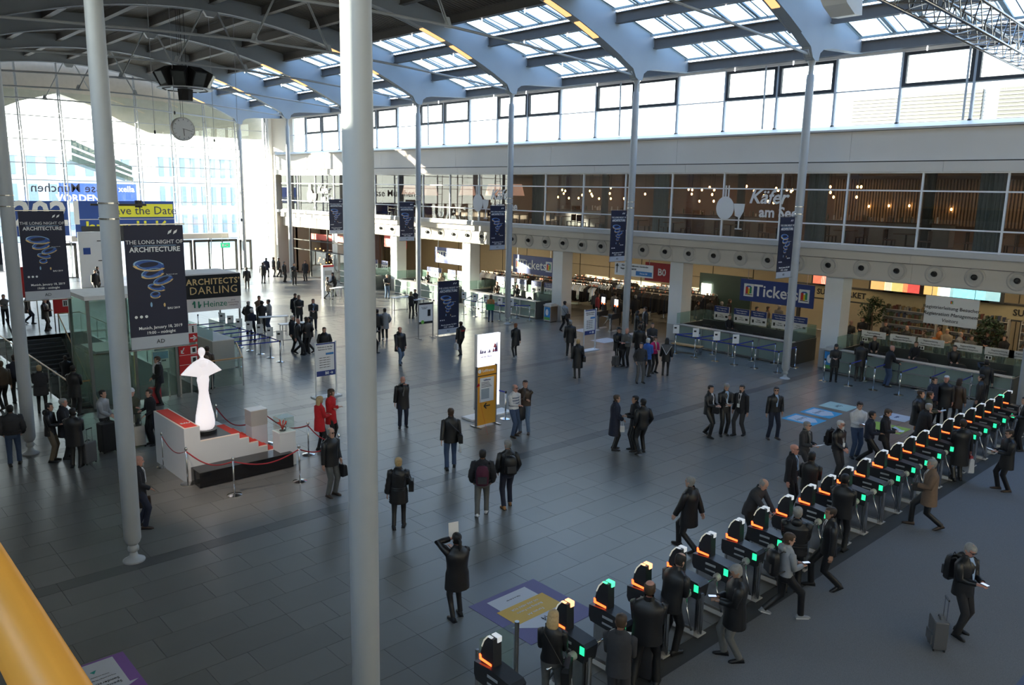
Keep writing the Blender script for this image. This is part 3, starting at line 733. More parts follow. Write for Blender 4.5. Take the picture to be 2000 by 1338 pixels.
for lab, y0, y1, bs, bt in CL:
    counter(lab, y0, y1, 34.6, bs, bt)
    k = 0; y = y0+.7
    while y < y1-.4:
        monitor(35.45, y, 'black monitor on a desk of the '+SHORT[lab]); office_chair(36.25, y+.25, 'black office chair behind the '+SHORT[lab]); y += 1.5
for i, (px, py) in enumerate(((1855, 692), (1950, 705), (1872, 700))):
    p = PX(px, py, 36.0); MB().box(-.12, .12, -.24, .24, -.1, .04).build('yellow_crate', mat('crate yellow', (.75, .42, .05)), label=['left yellow tray on the right-hand counter desk', 'right yellow tray on the right-hand counter desk', 'middle yellow tray on the right-hand counter desk'][i], cat='tray').location = (35.5, p.y, .84)
# ---- cloakroom
COATS = [mat('coat %d' % i, c, .9) for i, c in enumerate(((.012, .012, .014), (.02, .018, .018), (.03, .02, .02), (.015, .02, .035), (.04, .035, .03)))]
TAGM = mat('paper cloak tag', (.8, .3, .2)); TAGW = mat('paper tag cream', (.8, .7, .55))
k = 0
for x in (40.2, 41.6, 43.0, 44.4):
    for y0, y1 in ((27.6, 33.6), (35.0, 41.0), (41.6, 47)):
        k += 1
        o = empty('coat_rack', (x, (y0+y1)/2, 0), label='%s coat rack packed with dark coats, %s part of the cloakroom' % ({40.2: 'front', 41.6: 'second', 43.0: 'third', 44.4: 'rearmost'}[x], {27.6: 'right-hand', 35.0: 'middle', 41.6: 'left-hand'}[y0]), cat='coat rack', group='coat racks in the cloakroom')
        L = (y1-y0)/2
        q = MB().tube([(0, -L, 1.75), (0, L, 1.75)], .02, 6)
        for y in (-L, 0, L): q.tube([(0, y, 0), (0, y, 1.75)], .02, 6).bar((-.3, y, .03), (.3, y, .03), .04, .04)
        q.build('rail', CHROME, o)
        q = MB(); y = -L+.06
        while y < L:
            w_ = random.uniform(.06, .11); t_ = random.uniform(-.03, .03); b_ = random.uniform(.5, .9); h_ = random.uniform(-.02, .02)
            q.add([(-.24, y, 1.45), (.24, y, 1.45), (.27, y+t_, b_), (-.27, y+t_, b_), (-.24, y+w_, 1.45), (.24, y+w_, 1.45), (.27, y+w_+t_, b_), (-.27, y+w_+t_, b_), (-.05, y, 1.66+h_), (.05, y, 1.66+h_), (.05, y+w_, 1.66+h_), (-.05, y+w_, 1.66+h_)],
                  [(0, 3, 2, 1), (4, 5, 6, 7), (0, 4, 7, 3), (1, 2, 6, 5), (3, 7, 6, 2), (0, 1, 9, 8), (4, 11, 10, 5), (8, 9, 10, 11), (0, 8, 11, 4), (1, 5, 10, 9)], random.choice(COATS))
            if random.random() < .35: q.box(-.1, -.02, y, y+.03, 1.68, 1.8, random.choice((TAGM, TAGW)))
            y += w_+.01
        q.build('hanging_coats', None, o, kind='stuff')
def long_table(p0, p1, label, z=.95, d=.6):
    p0 = Vector(p0); p1 = Vector(p1); c = (p0+p1)/2; a = math.atan2((p1-p0).y, (p1-p0).x); L = (p1-p0).length/2
    o = empty('service_table', (c.x, c.y, 0), a, label=label, cat='table')
    MB().box(-L, L, -d/2, d/2, z-.04, z).build('table_top', LEDGE, o); MB().box(-L, L, -d/2+.02, -d/2+.05, .25, z-.04).build('front_panel', WALLP, o)
    for x in (-L+.05, 0, L-.05): MB().box(x-.03, x+.03, -d/2, d/2, 0, z-.04).build('leg', FR_, o)
long_table(G(1203, 625), G(1294, 612), 'long low cloakroom table with white front behind the column')
MB().box(43.3, 43.35, 25.5, 29.2, 0, 3.0).build('glass_partition', mat('dark green partition', (.05, .08, .07), .3), label='dark green glass partition at the back of the cloakroom', cat='partition')
o = empty('lit_panel', (43.2, 28.6, 1.9), label='bright lit panel on the dark partition beside the cloakroom', cat='lamp'); MB().box(-.03, .02, -.35, .35, -.45, .45).build('panel', mat('lit panel', (1, .98, .8), emit=5, noise=0), o)
# ---- cafe at the far end of the gallery
cf = empty('cafe_front', (35.2, 63.2, 0), label='glazed cafe front glowing orange at the far end under the gallery', cat='shop front')
for y in (-4.6, -1.6, 1.4, 4.6): MB().box(-.06, .06, y-.05, y+.05, 0, 4.3).build('mullion', JOINT, cf)
for z in (2.35, 3.2): MB().box(-.05, .05, -4.6, 4.6, z-.04, z+.04).build('transom', JOINT, cf)
for y0, y1 in ((-4.55, -1.65), (-1.55, 1.35)): MB().box(-.01, .01, y0, y1, .05, 2.3).build('pane', DARKGL, cf)
MB().box(3, 3.2, -5, 5, 0, 4.3).build('back_wall', mat('cafe wall', (.10, .05, .04)), cf)
q = MB(); AMB = mat('amber lamp', (1, .45, .12), emit=7, noise=0)
for i in range(70): q.ball((random.uniform(1.6, 2.9), random.uniform(-4, 4), random.uniform(.5, 2.3)), .05, n=5, k=4)
q.build('shelf_lamps', AMB, cf, kind='stuff')
q = MB()
for k in range(6):
    q.box(2.5, 2.9, -4.5, 4.5, .4+k*.35, .43+k*.35)
q.build('shelf', DESK, cf)
MB().box(.4, .6, -4, 2, 3.3, 3.8).build('red_banner', mat('cafe red', (.6, .06, .04)), cf)
# ---- restaurant upstairs
BULB = mat('warm bulb', (1, .50, .16), emit=22, noise=0)
pl = [(1345, 370), (1352, 371), (1371, 371), (1386, 366), (1395, 371), (1452, 380), (1458, 364), (1473, 373), (1492, 382), (1516, 368), (1520, 372), (1537, 371), (1545, 374), (1548, 371), (1351, 379), (1391, 380), (1419, 394), (1366, 393), (1394, 393), (1452, 395), (1500, 393), (1511, 396), (1605, 381), (1622, 365), (1622, 376), (1628, 385), (1675, 365), (1682, 365), (1673, 385), (1045, 372), (1048, 378), (1098, 371), (1101, 378), (1111, 387), (1137, 381), (1152, 373), (1155, 379), (1157, 383), (1170, 388), (1187, 373), (1191, 378), (1193, 388), (1219, 388), (1130, 387), (1090, 385), (1260, 379), (1104, 373), (1193, 367)]
q = MB().ball((0, 0, 0), .055, .055, .075, n=8, k=5).mesh('bulb', BULB, True); sk = MB().cyl(0, 0, .09, .17, .03, n=8).mesh('lamp_socket', BLACKM)
for i, (px, py) in enumerate(pl):
    wd_ = 0; p = PX(px, py, 38.6+1.2*(i % 3)); o = empty('pendant_lamp', p, label='bare glowing bulb hanging on a cord in the upstairs restaurant', cat='lamp', group='pendant bulbs in the restaurant')
    child('bulb', q, o); child('lamp_socket', sk, o); MB().box(-.006, .006, -.006, .006, .17, 9.1-p.z).build('cord', BLACKM, o)
for i, (px, py) in enumerate(((1697, 403), (1736, 402), (1776, 402), (1816, 406), (1858, 409))):
    p = PX(px, py, 45.7); o = empty('wall_lamp', p, label='glowing wall lamp on the slatted restaurant wall', cat='lamp', group='wall lamps in the restaurant')
    child('bulb', q, o); MB().box(0, .3, -.02, .02, -.02, .02).build('arm', BLACKM, o)
for i in range(110):
    y = 12+i*.16
    if y < 22: MB().box(45.8, 46, y, y+.08, 6.5, 8.9).build('slat', SLATS, gal)
SHADE = mat('pink fabric lampshade', (.75, .42, .30), emit=.55, noise=.05)
for i, (px, py) in enumerate(((840, 372), (913, 371), (965, 371), (1007, 371), (800, 370))):
    p = PX(px, py, 37.3); o = empty('drum_lampshade', p, label='large pale pink restaurant lampshade, %s of the five from the left' % ('second', 'third', 'fourth', 'rightmost', 'leftmost')[i], cat='lamp', group='pink lampshades in the restaurant')
    MB().lathe([(.62, -.38), (.42, .38)], 20).build('lamp_shade', SHADE, o, smooth=R(40)); MB().box(-.01, .01, -.01, .01, .38, 9.1-p.z).build('cord', BLACKM, o)
CURT = mat('blue grey curtain', (.22, .27, .30), .9, noise=.2, nscale=12, stretch=(1, 1, .05))
for px in (1050, 1290, 1595, 1935):
    p = PX(px, 400, 36.5); o = empty('window_curtain', (36.5, p.y, 5.6), label='pale blue grey curtain gathered behind the restaurant glazing', cat='curtain', group='restaurant curtains')
    q_ = [(.07*math.sin(i*1.9), -.5+i*.05) for i in range(21)]
    MB().prism([(x, y) for x, y in q_]+[(x+.03, y) for x, y in q_[::-1]], 0, 3.4, 'z').build('cloth', CURT, o); MB().tube([(0, -.6, 3.45), (0, .6, 3.45)], .02, 6).build('rail', CHROME, o)
for y in (14, 23.5, 33, 42.5, 52): MB().cyl(0, 0, 0, 3.5, .22, n=16).build('round_post', JOINT, gal, smooth=R(40)).location = (38.2, y, 5.6)
tt = MB().box(-.4, .4, -.4, .4, .71, .75).mesh('table_top', DESK); tl = MB().cyl(0, 0, 0, .71, .04, n=8).cyl(0, 0, 0, .02, .25, n=12).mesh('pedestal', BLACKM)
cs = MB().box(-.21, .21, -.21, .21, .42, .46).mesh('seat', DESK); cb = MB().box(.18, .22, -.21, .21, .5, .9).mesh('backrest', DESK)
cl = MB()
for a in (-.18, .18):
    for b_ in (-.18, .18): cl.box(a-.02, a+.02, b_-.02, b_+.02, 0, .42 if a < 0 else .9)
cl = cl.mesh('leg', BLACKM)
for i in range(17):
    y = 8+i*3.1; x = 36.6+(i % 2)*.8
    o = empty('restaurant_table', (x, y, 5.6), label='small square dark table behind the restaurant glazing', cat='table', group='restaurant tables'); child('table_top', tt, o); child('pedestal', tl, o)
    for s_ in (-1, 1):
        o = empty('restaurant_chair', (x+.1, y+s_*.75, 5.6), R(90)*s_, label='dark wooden chair at a restaurant table', cat='chair', group='restaurant chairs'); child('seat', cs, o); child('backrest', cb, o); child('leg', cl, o)
for i, (y0, y1) in enumerate(((14, 21), (24, 31), (34, 40))):
    o = empty('bar_counter', (41.5, (y0+y1)/2, 5.6), label=['pale restaurant bar counter behind the right-hand glazing', 'pale bar counter behind the glass logo', 'pale bar counter near the pink lampshades'][i], cat='counter'); L = (y1-y0)/2
    MB().box(-.35, .35, -L, L, 0, 1.05).build('body', mat('bar panel', (.3, .27, .25)), o); MB().box(-.42, .42, -L-.05, L+.05, 1.05, 1.1).build('counter_top', DESK, o)
    q_ = MB()
    for k in range(30): yy = random.uniform(-L, L); q_.cyl(random.uniform(-.3, .3), yy, 1.1, 1.1+random.uniform(.15, .32), .035, n=6, m=random.choice((SHC[1], SHC[2], WHITE)))
    q_.build('bottles_and_glasses', None, o, kind='stuff')
# glass lettering of the restaurant
def cafe_logo(px, py, s, label):
    p = PX(px, py, 34.34); o = empty('window_lettering', p, label=label, cat='lettering'); q = MB()
    n = 28; disc = [(s*.95+s*.55*math.cos(2*math.pi*j/n), s*(-.25)+s*.62*math.sin(2*math.pi*j/n)) for j in range(n)]
    q.prism(disc, -.01, .01, 'x')
    for dy in (.78, .95, 1.12): q.box(-.012, .012, s*dy-.04*s, s*dy+.04*s, .3*s, .95*s)
    q.prism([(s*.42, 0), (s*-.25, 0), (s*-.2, -.4*s), (s*0, -.75*s), (s*.3, -.65*s)], -.01, .01, 'x')
    q.box(-.01, .01, s*.02, s*.1, -1.3*s, -.7*s).box(-.01, .01, -.15*s, .27*s, -1.36*s, -1.3*s)
    q.build('plate_and_cup', FILM, o)
    letters(o, 'Käfer', .98*s, FILM, (-.01, -s*1.55, .35*s), YD, shear=.3, bold=.02*s, ext=.006); letters(o, 'am See', .75*s, FILM, (-.01, -s*2.2, -.42*s), YD, bold=.02*s, ext=.006)
FILM = mat('white window film', (.7, .69, .68), .6, noise=0)
cafe_logo(1447, 398, .9, 'white plate, cup and Käfer am See lettering on the right glazing'); cafe_logo(950, 390, .9, 'white Käfer am See lettering on the glazing left of the banner column')
cafe_logo(615, 378, .9, 'small far white window lettering near the sunlit end')
# ---- jets in the fascia
nr = MB().lathe([(.39, 0), (.39, .02), (.34, .05), (.27, .02), (.2, .05), (.1, .05)], 24, M=Matrix.Rotation(R(-90), 4, 'Y')).mesh('rim', LEDGE, R(30))
nn = MB().lathe([(.12, .03), (.11, .15), (.075, .2), (.06, .15)], 16, M=Matrix.Translation((0, 0, 0)) @ Matrix.Rotation(R(-78), 4, 'Y')).mesh('nozzle', BLACKM, R(30))
def nth(k):
    if k < 3: return ('nearest', 'second nearest', 'third nearest')[k]+' the camera, right of the picture'
    k -= 3; return 'number %d from the right picture edge' % (k+1) if k else 'cut by the right picture edge'
for k in range(38):
    y = 4.76+1.505*k
    if y > YB-.5: break
    o = empty('air_nozzle', (35.0, y, 4.82), label='white air nozzle in the fascia, %s' % nth(k), cat='air nozzle', group='air nozzles along the gallery fascia'); child('rim', nr, o); child('nozzle', nn, o)
# ================================================================ STAIRWELL, LIFT AND BOARDS
pit = empty('stairwell', kind='structure')
PITW = mat('stairwell wall', (.20, .20, .19), .8); STEP = mat('dark stair stone', (.05, .052, .055), .5)
MB().box(PX0-.2, PX0, PY0, PY1, -5.1, -.02).build('side_wall', PITW, pit); MB().box(PX1, PX1+.2, PY0, PY1, -5.1, -.02).build('side_wall', PITW, pit)
MB().box(PX0, PX1, PY0-.2, PY0, -5.1, -.02).build('end_wall', PITW, pit); MB().box(PX0, PX1, PY1, PY1+.2, -5.1, -.02).build('end_wall', PITW, pit)
MB().box(PX0, PX1, PY0, PY1, -5.3, -5.1).build('lower_floor', TILE, pit)
for k in range(29):
    y = 46.5-.3*(k+1); z = -.17*(k+1)
    st = MB().box(8.7, 10.6, y, y+.31, z-.17, z).build('stair_step', STEP, pit); MB().box(8.7, 10.6, y-.005, y+.03, z-.012, z+.004).build('nosing', mat('step nosing', (.22, .22, .22)), st)
def balustrade(pts, label, z=1.0, posts=True, slope=None):
    o = empty('glass_balustrade', pts[0], label=label, cat='balustrade'); P = [Vector(p)-Vector(pts[0]) for p in pts]
    MB().tube([p+Vector((0, 0, z)) for p in P], .028, 8).build('handrail', WOOD, o)
    for a, b in zip(P, P[1:]):
        n = max(1, round((b-a).length/1.5))
        for k in range(n):
            p = a.lerp(b, k/n); q = a.lerp(b, (k+1)/n); d = (q-p).normalized()*.04
            MB().add([p+d+Vector((0, 0, .08)), q-d+Vector((0, 0, .08)), q-d+Vector((0, 0, z-.07)), p+d+Vector((0, 0, z-.07))], [(0, 1, 2, 3)]).build('glass_panel', GREENL, o)
            MB().bar(p, p+Vector((0, 0, z-.02)), .04, .04).build('post', CHROME, o)
    return o
balustrade([(7.05, 46.4, 0), (7.05, 30.05, 0), (7.66, 30.05, 0)], 'glass balustrade with beech handrail along the left edge of the stairwell')
balustrade([(10.68, 46.9, .0), (10.68, 38.0, -5.0)], 'glass balustrade with beech handrail going down beside the dark steps')
balustrade([(10.7, 46.9, 0), (11.75, 46.9, 0), (11.75, 32.2, 0)], 'glass balustrade along the right edge of the stairwell')
es = empty('escalator', (7.85, 46.5, 0), label='escalator with pale lit sides descending at the far left', cat='escalator')
ELIT = mat('escalator lit skirting', (.9, .95, 1), emit=1.2, noise=0)
q = MB()
for k in range(28): q.box(-.42, .42, -.3*(k+1), -.3*k, -.17*(k+1)-.2, -.17*(k+1))
q.build('steps', FR_, es)
for x in (-.5, .5): 
    MB().add([(x, .6, .0), (x, -8.6, -4.9), (x, -8.6, -4.1), (x, .6, .85)], [(0, 1, 2, 3)]).build('glass_side', GREENL, es); MB().bar((x, .6, .9), (x, -8.6, -4.05), .07, .06).build('handrail', BLACKM, es)
    MB().bar((x, .3, -.05), (x, -8.6, -4.95), .08, .1).build('skirting', ELIT, es)
lift = empty('glass_lift_shaft', (7.7, 29.8, 0), label='green glass lift enclosure with bright white roof behind the left columns', cat='lift')
MB().box(-.1, 3.0, -.1, 2.3, 3.86, 4.0).build('roof', mat('lift roof lit', (.92, .93, .94), .5), lift)
for x in (0, 1.45, 2.9):
    for y in (0, 2.2): MB().box(x-.05, x+.05, y-.05, y+.05, 0, 3.9).build('post', mat('lift steel', (.16, .18, .18), .4, .5), lift)
for x0, x1 in ((.06, 1.4), (1.5, 2.85)):
    for z0, z1 in ((.1, 1.9), (1.98, 3.8)):
        for y in (0, 2.2): MB().box(x0, x1, y-.01, y+.01, z0, z1).build('glass_panel', GREENL, lift)
for z0, z1 in ((.1, 1.9), (1.98, 3.8)):
    for x in (0, 2.9): MB().box(x-.01, x+.01, .06, 2.14, z0, z1).build('glass_panel', GREENL, lift)
MB().box(.2, 2.7, .2, 2.0, 1.9, 2.0).build('floor_plate', FR_, lift); MB().box(1.3, 1.6, 1.0, 1.2, 0, 3.8).build('guide_rail', FR_, lift)
for x in (.9, 1.2): MB().box(x, x+.06, .3, .36, .6, 2.2).build('lit_strip', mat('yellow lift light', (1, .85, .2), emit=2, noise=0), lift)
balustrade([(10.7, 29.95, 0), (13.2, 29.95, 0), (14.3, 33.0, 0)], 'dark green glass screen right of the lift behind the statue', z=1.15)
def board(name, P0, P1, Y, m, label, cat='sign', feet=True):
    x0, x1 = P0[0], P1[0]; z1, z0 = P0[1], P1[1]
    o = empty(name, ((x0+x1)/2, Y, 0), label=label, cat=cat); L = (x1-x0)/2
    MB().box(-L, L, -.03, .03, z0, z1).build('panel', m, o)
    if feet:
        for x in (-L+.03, L-.03): MB().box(x-.025, x+.025, .03, .07, 0, z1).build('leg', CHROME, o)
    return o, L, z0, z1
XD = (1, 0, 0)
REDS = mat('wayfinding red', (.55, .01, .015), .5, noise=.03)
o, L, z0, z1 = board('wayfinding_board', (10.7, 1.9), (11.42, .78), 29.85, REDS, 'red direction board with white pictograms behind the statue')
for z in (1.53, 1.16): MB().box(-L, L, -.035, -.03, z, z+.012).build('divider', WHITE, o)
for z, s_ in ((1.7, 0), (1.33, 1), (.95, 2)):
    MB().box(L*.2, L*.85, -.045, -.03, z-.13, z+.13).build('pictogram_plate', WHITE, o); MB().box(L*.38, L*.7, -.05, -.045, z-.08, z+.08).build('pictogram', INKB, o)
MB().bar((-L*.75, -.04, 1.62), (-L*.45, -.04, 1.82), .02, .03).bar((-L*.75, -.04, 1.62), (-L*.75, -.04, 1.74), .02, .03).bar((-L*.75, -.04, 1.62), (-L*.5, -.04, 1.62), .02, .03).build('arrow', WHITE, o)
o, L, z0, z1 = board('information_sign', (11.1, 2.68), (11.42, 2.0), 29.85, REDS, 'small information sign with a big i above the red direction board')
MB().box(-L, L, -.04, -.03, 2.34, 2.66).build('white_field', WHITE, o); letters(o, 'i', .34, INKB, (0, -.05, 2.49), XD, bold=.012); letters(o, '→', .3, INKW, (0, -.04, 2.16), XD, bold=.01)
o, L, z0, z1 = board('picture_board', (9.76, 1.8), (10.35, 1.12), 29.9, WHITE, 'white board with a blue sea picture on the lift glass')
MB().box(-L*.9, L*.9, -.04, -.03, 1.5, 1.77).build('picture', mat('sea picture', (.08, .32, .6), noise=.7, nscale=9, stretch=(1, 1, 5)), o); MB().box(L*.1, L*.6, -.04, -.03, 1.4, 1.45).build('caption', INKB, o)
o, L, z0, z1 = board('wayfinding_board', (10.52, 1.75), (11.25, 1.0), 47.0, REDS, 'red toilet direction board at the head of the stairs'); MB().box(L*.2, L*.9, -.04, -.03, 1.35, 1.7).build('pictogram_plate', WHITE, o); MB().box(L*.35, L*.5, -.05, -.04, 1.4, 1.65).box(L*.6, L*.75, -.05, -.04, 1.4, 1.65).build('pictogram', INKB, o)
o, L, z0, z1 = board('wayfinding_board', (8.9, 3.5), (9.9, 1.9), 47.4, REDS, 'tall red board with a white arrow beside the left banner'); letters(o, '↓', .9, INKW, (.25, -.04, 2.6), XD, bold=.01)
MB().box(-.5, .5, -.03, .03, 1.95, 2.0).build('edge', WOOD, o)
# information desk and its big cube sign
o = empty('information_desk', (13.3, 33.1, 0), label='grey sided information desk end behind the statue', cat='desk')
MB().box(0, .95, 0, 7.2, .02, 1.28).build('body', LEDGE, o); MB().box(-.02, .97, -.02, 7.2, 1.28, 1.32).build('counter_top', WHITE, o); MB().box(0, .03, 0, 5, 1.32, 1.85).build('glass_screen', GREENL, o)
o = empty('cube_sign', (15.45, 38, 0), label='black and white cube sign reading Architects Darling and Heinze', cat='sign')
PINKW = mat('sign warm white', (.80, .72, .68), .6, noise=.02); GOLD = mat('gold letters', (.80, .55, .25), .5, noise=0)
MB().box(-1.35, 1.35, -.0, 2.6, 1.85, 3.62).build('body', PINKW, o); MB().box(-1.36, 1.36, -.03, 0, 2.48, 3.6).build('black_field', BLACKS, o); MB().box(-1.2, 1.2, .15, 2.45, 3.62, 3.64).build('top', PINKW, o)
letters(o, "ARCHITECTS’", .4, GOLD, (0, -.05, 3.27), XD, bold=.008, spacing=1.1); letters(o, 'DARLING', .52, GOLD, (0, -.05, 2.85), XD, spacing=1.1)
GRN = mat('sign green', (.02, .22, .12)); letters(o, 'Heinze', .42, GRN, (.05, -.02, 2.18), XD); letters(o, 'your\nnetworking\ncompany', .12, mat('sign grey', (.35, .25, .25)), (.95, -.02, 2.2), XD)
MB().bar((-.95, -.02, 2.05), (-.95, -.02, 2.35), .03, .06).bar((-.75, -.02, 2.05), (-.75, -.02, 2.35), .03, .06).bar((-1.05, -.02, 2.22), (-.95, -.02, 2.37), .03, .05).bar((-.65, -.02, 2.2), (-.75, -.02, 2.03), .03, .05).build('arrow_logo', GRN, o)
for x in (-1.3, 1.3):
    for y in (.1, 2.5): MB().box(x-.04, x+.04, y-.04, y+.04, 0, 1.85).build('post', CHROME, o)
MB().box(.6, 1.4, .3, 2.3, 0, 1.1).build('desk_block', GREENG, o)
# ================================================================ LONG NIGHT BANNERS
NAVY = mat('banner navy', (.012, .016, .045), .55, noise=.1); SKYB = mat('print blue', (.03, .10, .38), .5, noise=.5, nscale=9); SKYL = mat('print pale blue', (.30, .50, .75), .5, noise=.4, nscale=9); ORG = mat('print orange glow', (.75, .50, .22), .5, noise=.4, nscale=9)
GREYF = mat('banner pale foot', (.46, .49, .55), .6, noise=.02)
def ring(q, cx, cz, rx, rz, t, m, y, tilt=0, n=22, a0=0, a1=360):
    vs = []; c_, s_ = math.cos(R(tilt)), math.sin(R(tilt))
    for j in range(n+1):
        a = R(a0+(a1-a0)*j/n)
        for k in (1, 1-t):
            u, v = rx*k*math.cos(a), rz*k*math.sin(a); vs.append((cx+u*c_-v*s_, y, cz+u*s_+v*c_))
    q.add(vs, [(2*j, 2*j+1, 2*j+3, 2*j+2) for j in range(n)], m)
def night_print(o, w_, h_, parts_y=-.012):
    "print on local plane x in +-w/2, z in 0..h, faces -y"
    y = parts_y; W = w_/2; s = w_/1.15
    MB().box(-W, W, y-.001, -y, h_*.1, h_).build('navy_cloth', NAVY, o); MB().box(-W, W, y-.001, -y, 0, h_*.1).build('pale_foot', GREYF, o)
    q = MB()
    for cx, cz, rx, rz, tl in ((-.14, .68, .30, .085, -6), (-.08, .615, .22, .075, 8), (.12, .555, .20, .06, 14), (-.02, .50, .17, .05, -12), (-.05, .44, .10, .05, 0)):
        c_ = cz*h_
        ring(q, cx*s, c_, rx*s, rz*s*1.2, .98, SKYB, y-.004, tl); ring(q, cx*s, c_+.015*s, rx*s*.62, rz*s*.6, .98, NAVY, y-.005, tl+10); ring(q, cx*s, c_, rx*s*1.02, rz*s*1.3, .12, SKYL, y-.006, tl, a0=20, a1=200); ring(q, cx*s-.02*s, c_-.01*s, rx*s*.8, rz*s*.9, .1, SKYL, y-.007, tl-8, a0=200, a1=330); ring(q, cx*s, c_-.02*s, rx*s*1.05, rz*s*1.2, .22, ORG, y-.008, tl, a0=185, a1=350)
    ring(q, .12*s, .35*h_, .02*s, .04*s, .9, ORG, y-.004); ring(q, -.14*s, .36*h_, .02*s, .05*s, .9, SKYL, y-.004)
    q.build('swirl_picture', None, o)
    me = lambda t, z, sz, **k: letters(o, t, sz*s, k.pop('m', INKW), (k.pop('x', 0)*s, y-.006, z*h_), XD, ext=.002, **k)
    me('THE LONG NIGHT OF', .865, .113); me('ARCHITECTURE', .805, .138, bold=.003)
    me('Munich, January 18, 2019', .17, .086, x=.02, bold=.001); me('19:00 – midnight', .128, .086, x=.02, bold=.001); me('AD', .05, .12, m=INKB)
    me('BAU 2019', .32, .06, x=.3, bold=.001); me('For more info visit', .60, .03, x=.3)
    q = MB()
    for k in range(2): q.prism([(.26*s+.11*s*k, h_*.925), (.33*s+.11*s*k, h_*.94), (.35*s+.11*s*k, h_*.965), (.28*s+.11*s*k, h_*.95)], y-.005, y-.003, 'y')
    for k in range(3): ring(q, (-.45+.1*k)*s, h_*.265, .03*s, .03*s, .95, INKW, y-.005, n=12)
    q.build('emblems', INKW, o)
    MB().box(-.42*s, .42*s, y-.004, y-.002, .835*h_, .839*h_).build('blue_rule', SKYL, o)
def pole_banner(x, Y, side, label, col):
    "banner hanging beside a column"
    o = empty('pole_banner', (x, Y-.03, 4.5), label=label, cat='banner')
    night_print(o, 1.15, 2.5)
    for z in (2.52, -.02): MB().tube([(-.62 if side < 0 else -.75, 0, z), (.75 if side < 0 else .62, 0, z)], .015, 6).build('banner_rod', CHROME, o)
for i, (y, lb) in enumerate(((16.85, 'large navy architecture banner on the column left of the lit statue'), (25.87, 'navy architecture banner on the column at the left edge'), (34.9, 'navy banner cut off by the left picture edge'))):
    pole_banner(5.68, y, 1, lb, 0)
for y, lb in ((16.85, 'navy banner on the column in front of the Tickets sign'), (25.87, 'navy banner on the column before the cloakroom'), (34.9, 'navy banner on the column before the far glass counter'), (43.93, 'navy banner on the slim column right of the thick middle column'), (52.95, 'navy banner just left of the thick middle column')):
    pole_banner(31.0, y, -1, lb, 0)
o = empty('poster_stand', (26.73, 34.0, 0), label='tall free standing navy architecture poster on the hall floor', cat='poster stand')
oo = empty('poster', (0, 0, .1), parent=o); night_print(oo, 1.4, 2.9)
MB().box(-.72, -.7, -.03, .03, 0, 3.02).box(.7, .72, -.03, .03, 0, 3.02).box(-.72, .72, -.03, .03, 3.0, 3.02).build('frame', CHROME, o); MB().box(-.75, .75, -.25, .25, 0, .03).build('foot', CHROME, o)
# ================================================================ FREE STANDING SIGNS
def sign_stand(x, y, w_, z0, z1, label, foot=True):
    o = empty('sign_stand', (x, y, 0), label=label, cat='sign stand'); L = w_/2
    for s_ in (-1, 1): MB().box(s_*L-.025, s_*L+.025, -.02, .02, 0, z1+.04).build('leg', WHITE if foot else CHROME, o)
    if foot: MB().box(-L-.12, L+.12, -.22, .22, 0, .04).build('foot', WHITE, o)
    else:
        for s_ in (-1, 1): MB().box(s_*L-.04, s_*L+.04, -.25, .25, 0, .04).build('foot', CHROME, o)
    MB().box(-L+.025, L-.025, -.015, .015, z0, z1).build('panel', WHITE, o)
    return o, L
for x, y, lb, t in ((14.89, 26.4, 'white framed information stand left of the thick middle column', 'B0 →'), (29.8, 26.4, 'white framed information stand in front of the cloakroom', '← B0')):
    o, L = sign_stand(x, y, .86, .82, 2.08, lb)
    MB().box(-L+.03, L-.03, -.022, -.015, .82, 1.02).box(-L+.03, L-.03, -.022, -.015, 2.03, 2.08).box(L-.07, L-.03, -.022, -.015, 1.02, 2.03).build('blue_field', TBLUE, o)
    letters(o, t, .15, INKW, (.12, -.03, .92), XD, bold=.004)
    letters(o, 'Welcome to the Fair', .075, INKB, (-.03, -.02, 1.93), XD); letters(o, 'Registration for Visitors', .06, INKB, (-.03, -.02, 1.84), XD)
    MB().box(0, L-.1, -.024, -.015, 1.62, 1.7).build('blue_label', mat('label blue', (.04, .2, .5)), o)
    for k in range(5): letters(o, 'Hall A%d  Hall B%d  Hall C%d' % (k+1, k+1, k+1), .045, INKB, (-.05, -.02, 1.52-.09*k), XD)
o, L = sign_stand(25.2, 34.0, .95, .8, 1.93, 'dark framed stand with a phone picture beside the tall navy poster', foot=False)
MB().box(-L+.03, L-.03, -.022, -.015, .8, .92).box(-L+.03, L-.03, -.022, -.015, 1.83, 1.93).build('black_field', BLACKS, o)
MB().box(.12, .3, -.03, -.015, 1.2, 1.55).build('phone_picture', BLACKS, o); MB().cyl(0, 0, 0, .012, .1, n=16, M=Matrix.Translation((-.22, -.02, .9)) @ Matrix.Rotation(R(90), 4, 'X')).build('green_dot', mat('green dot', (.25, .6, .1)), o)
letters(o, 'Your visit on the\nsmartphone', .06, INKB, (-.1, -.02, 1.65), XD)
o = empty('white_totem', G(766, 640-8+0) if 0 else G(638, 597), label='narrow white totem with red heading near the far counters', cat='sign')
o.location = PY(641, 594, 52.0); o.location.z = 0
MB().box(-.45, .45, -.12, .12, 0, 2.3).build('body', WHITE, o); MB().box(-.45, .45, -.13, -.12, 2.15, 2.3).build('red_heading', REDS, o); MB().box(-.3, .3, -.13, -.12, 1.55, 1.9).build('slot', LEDGE, o)
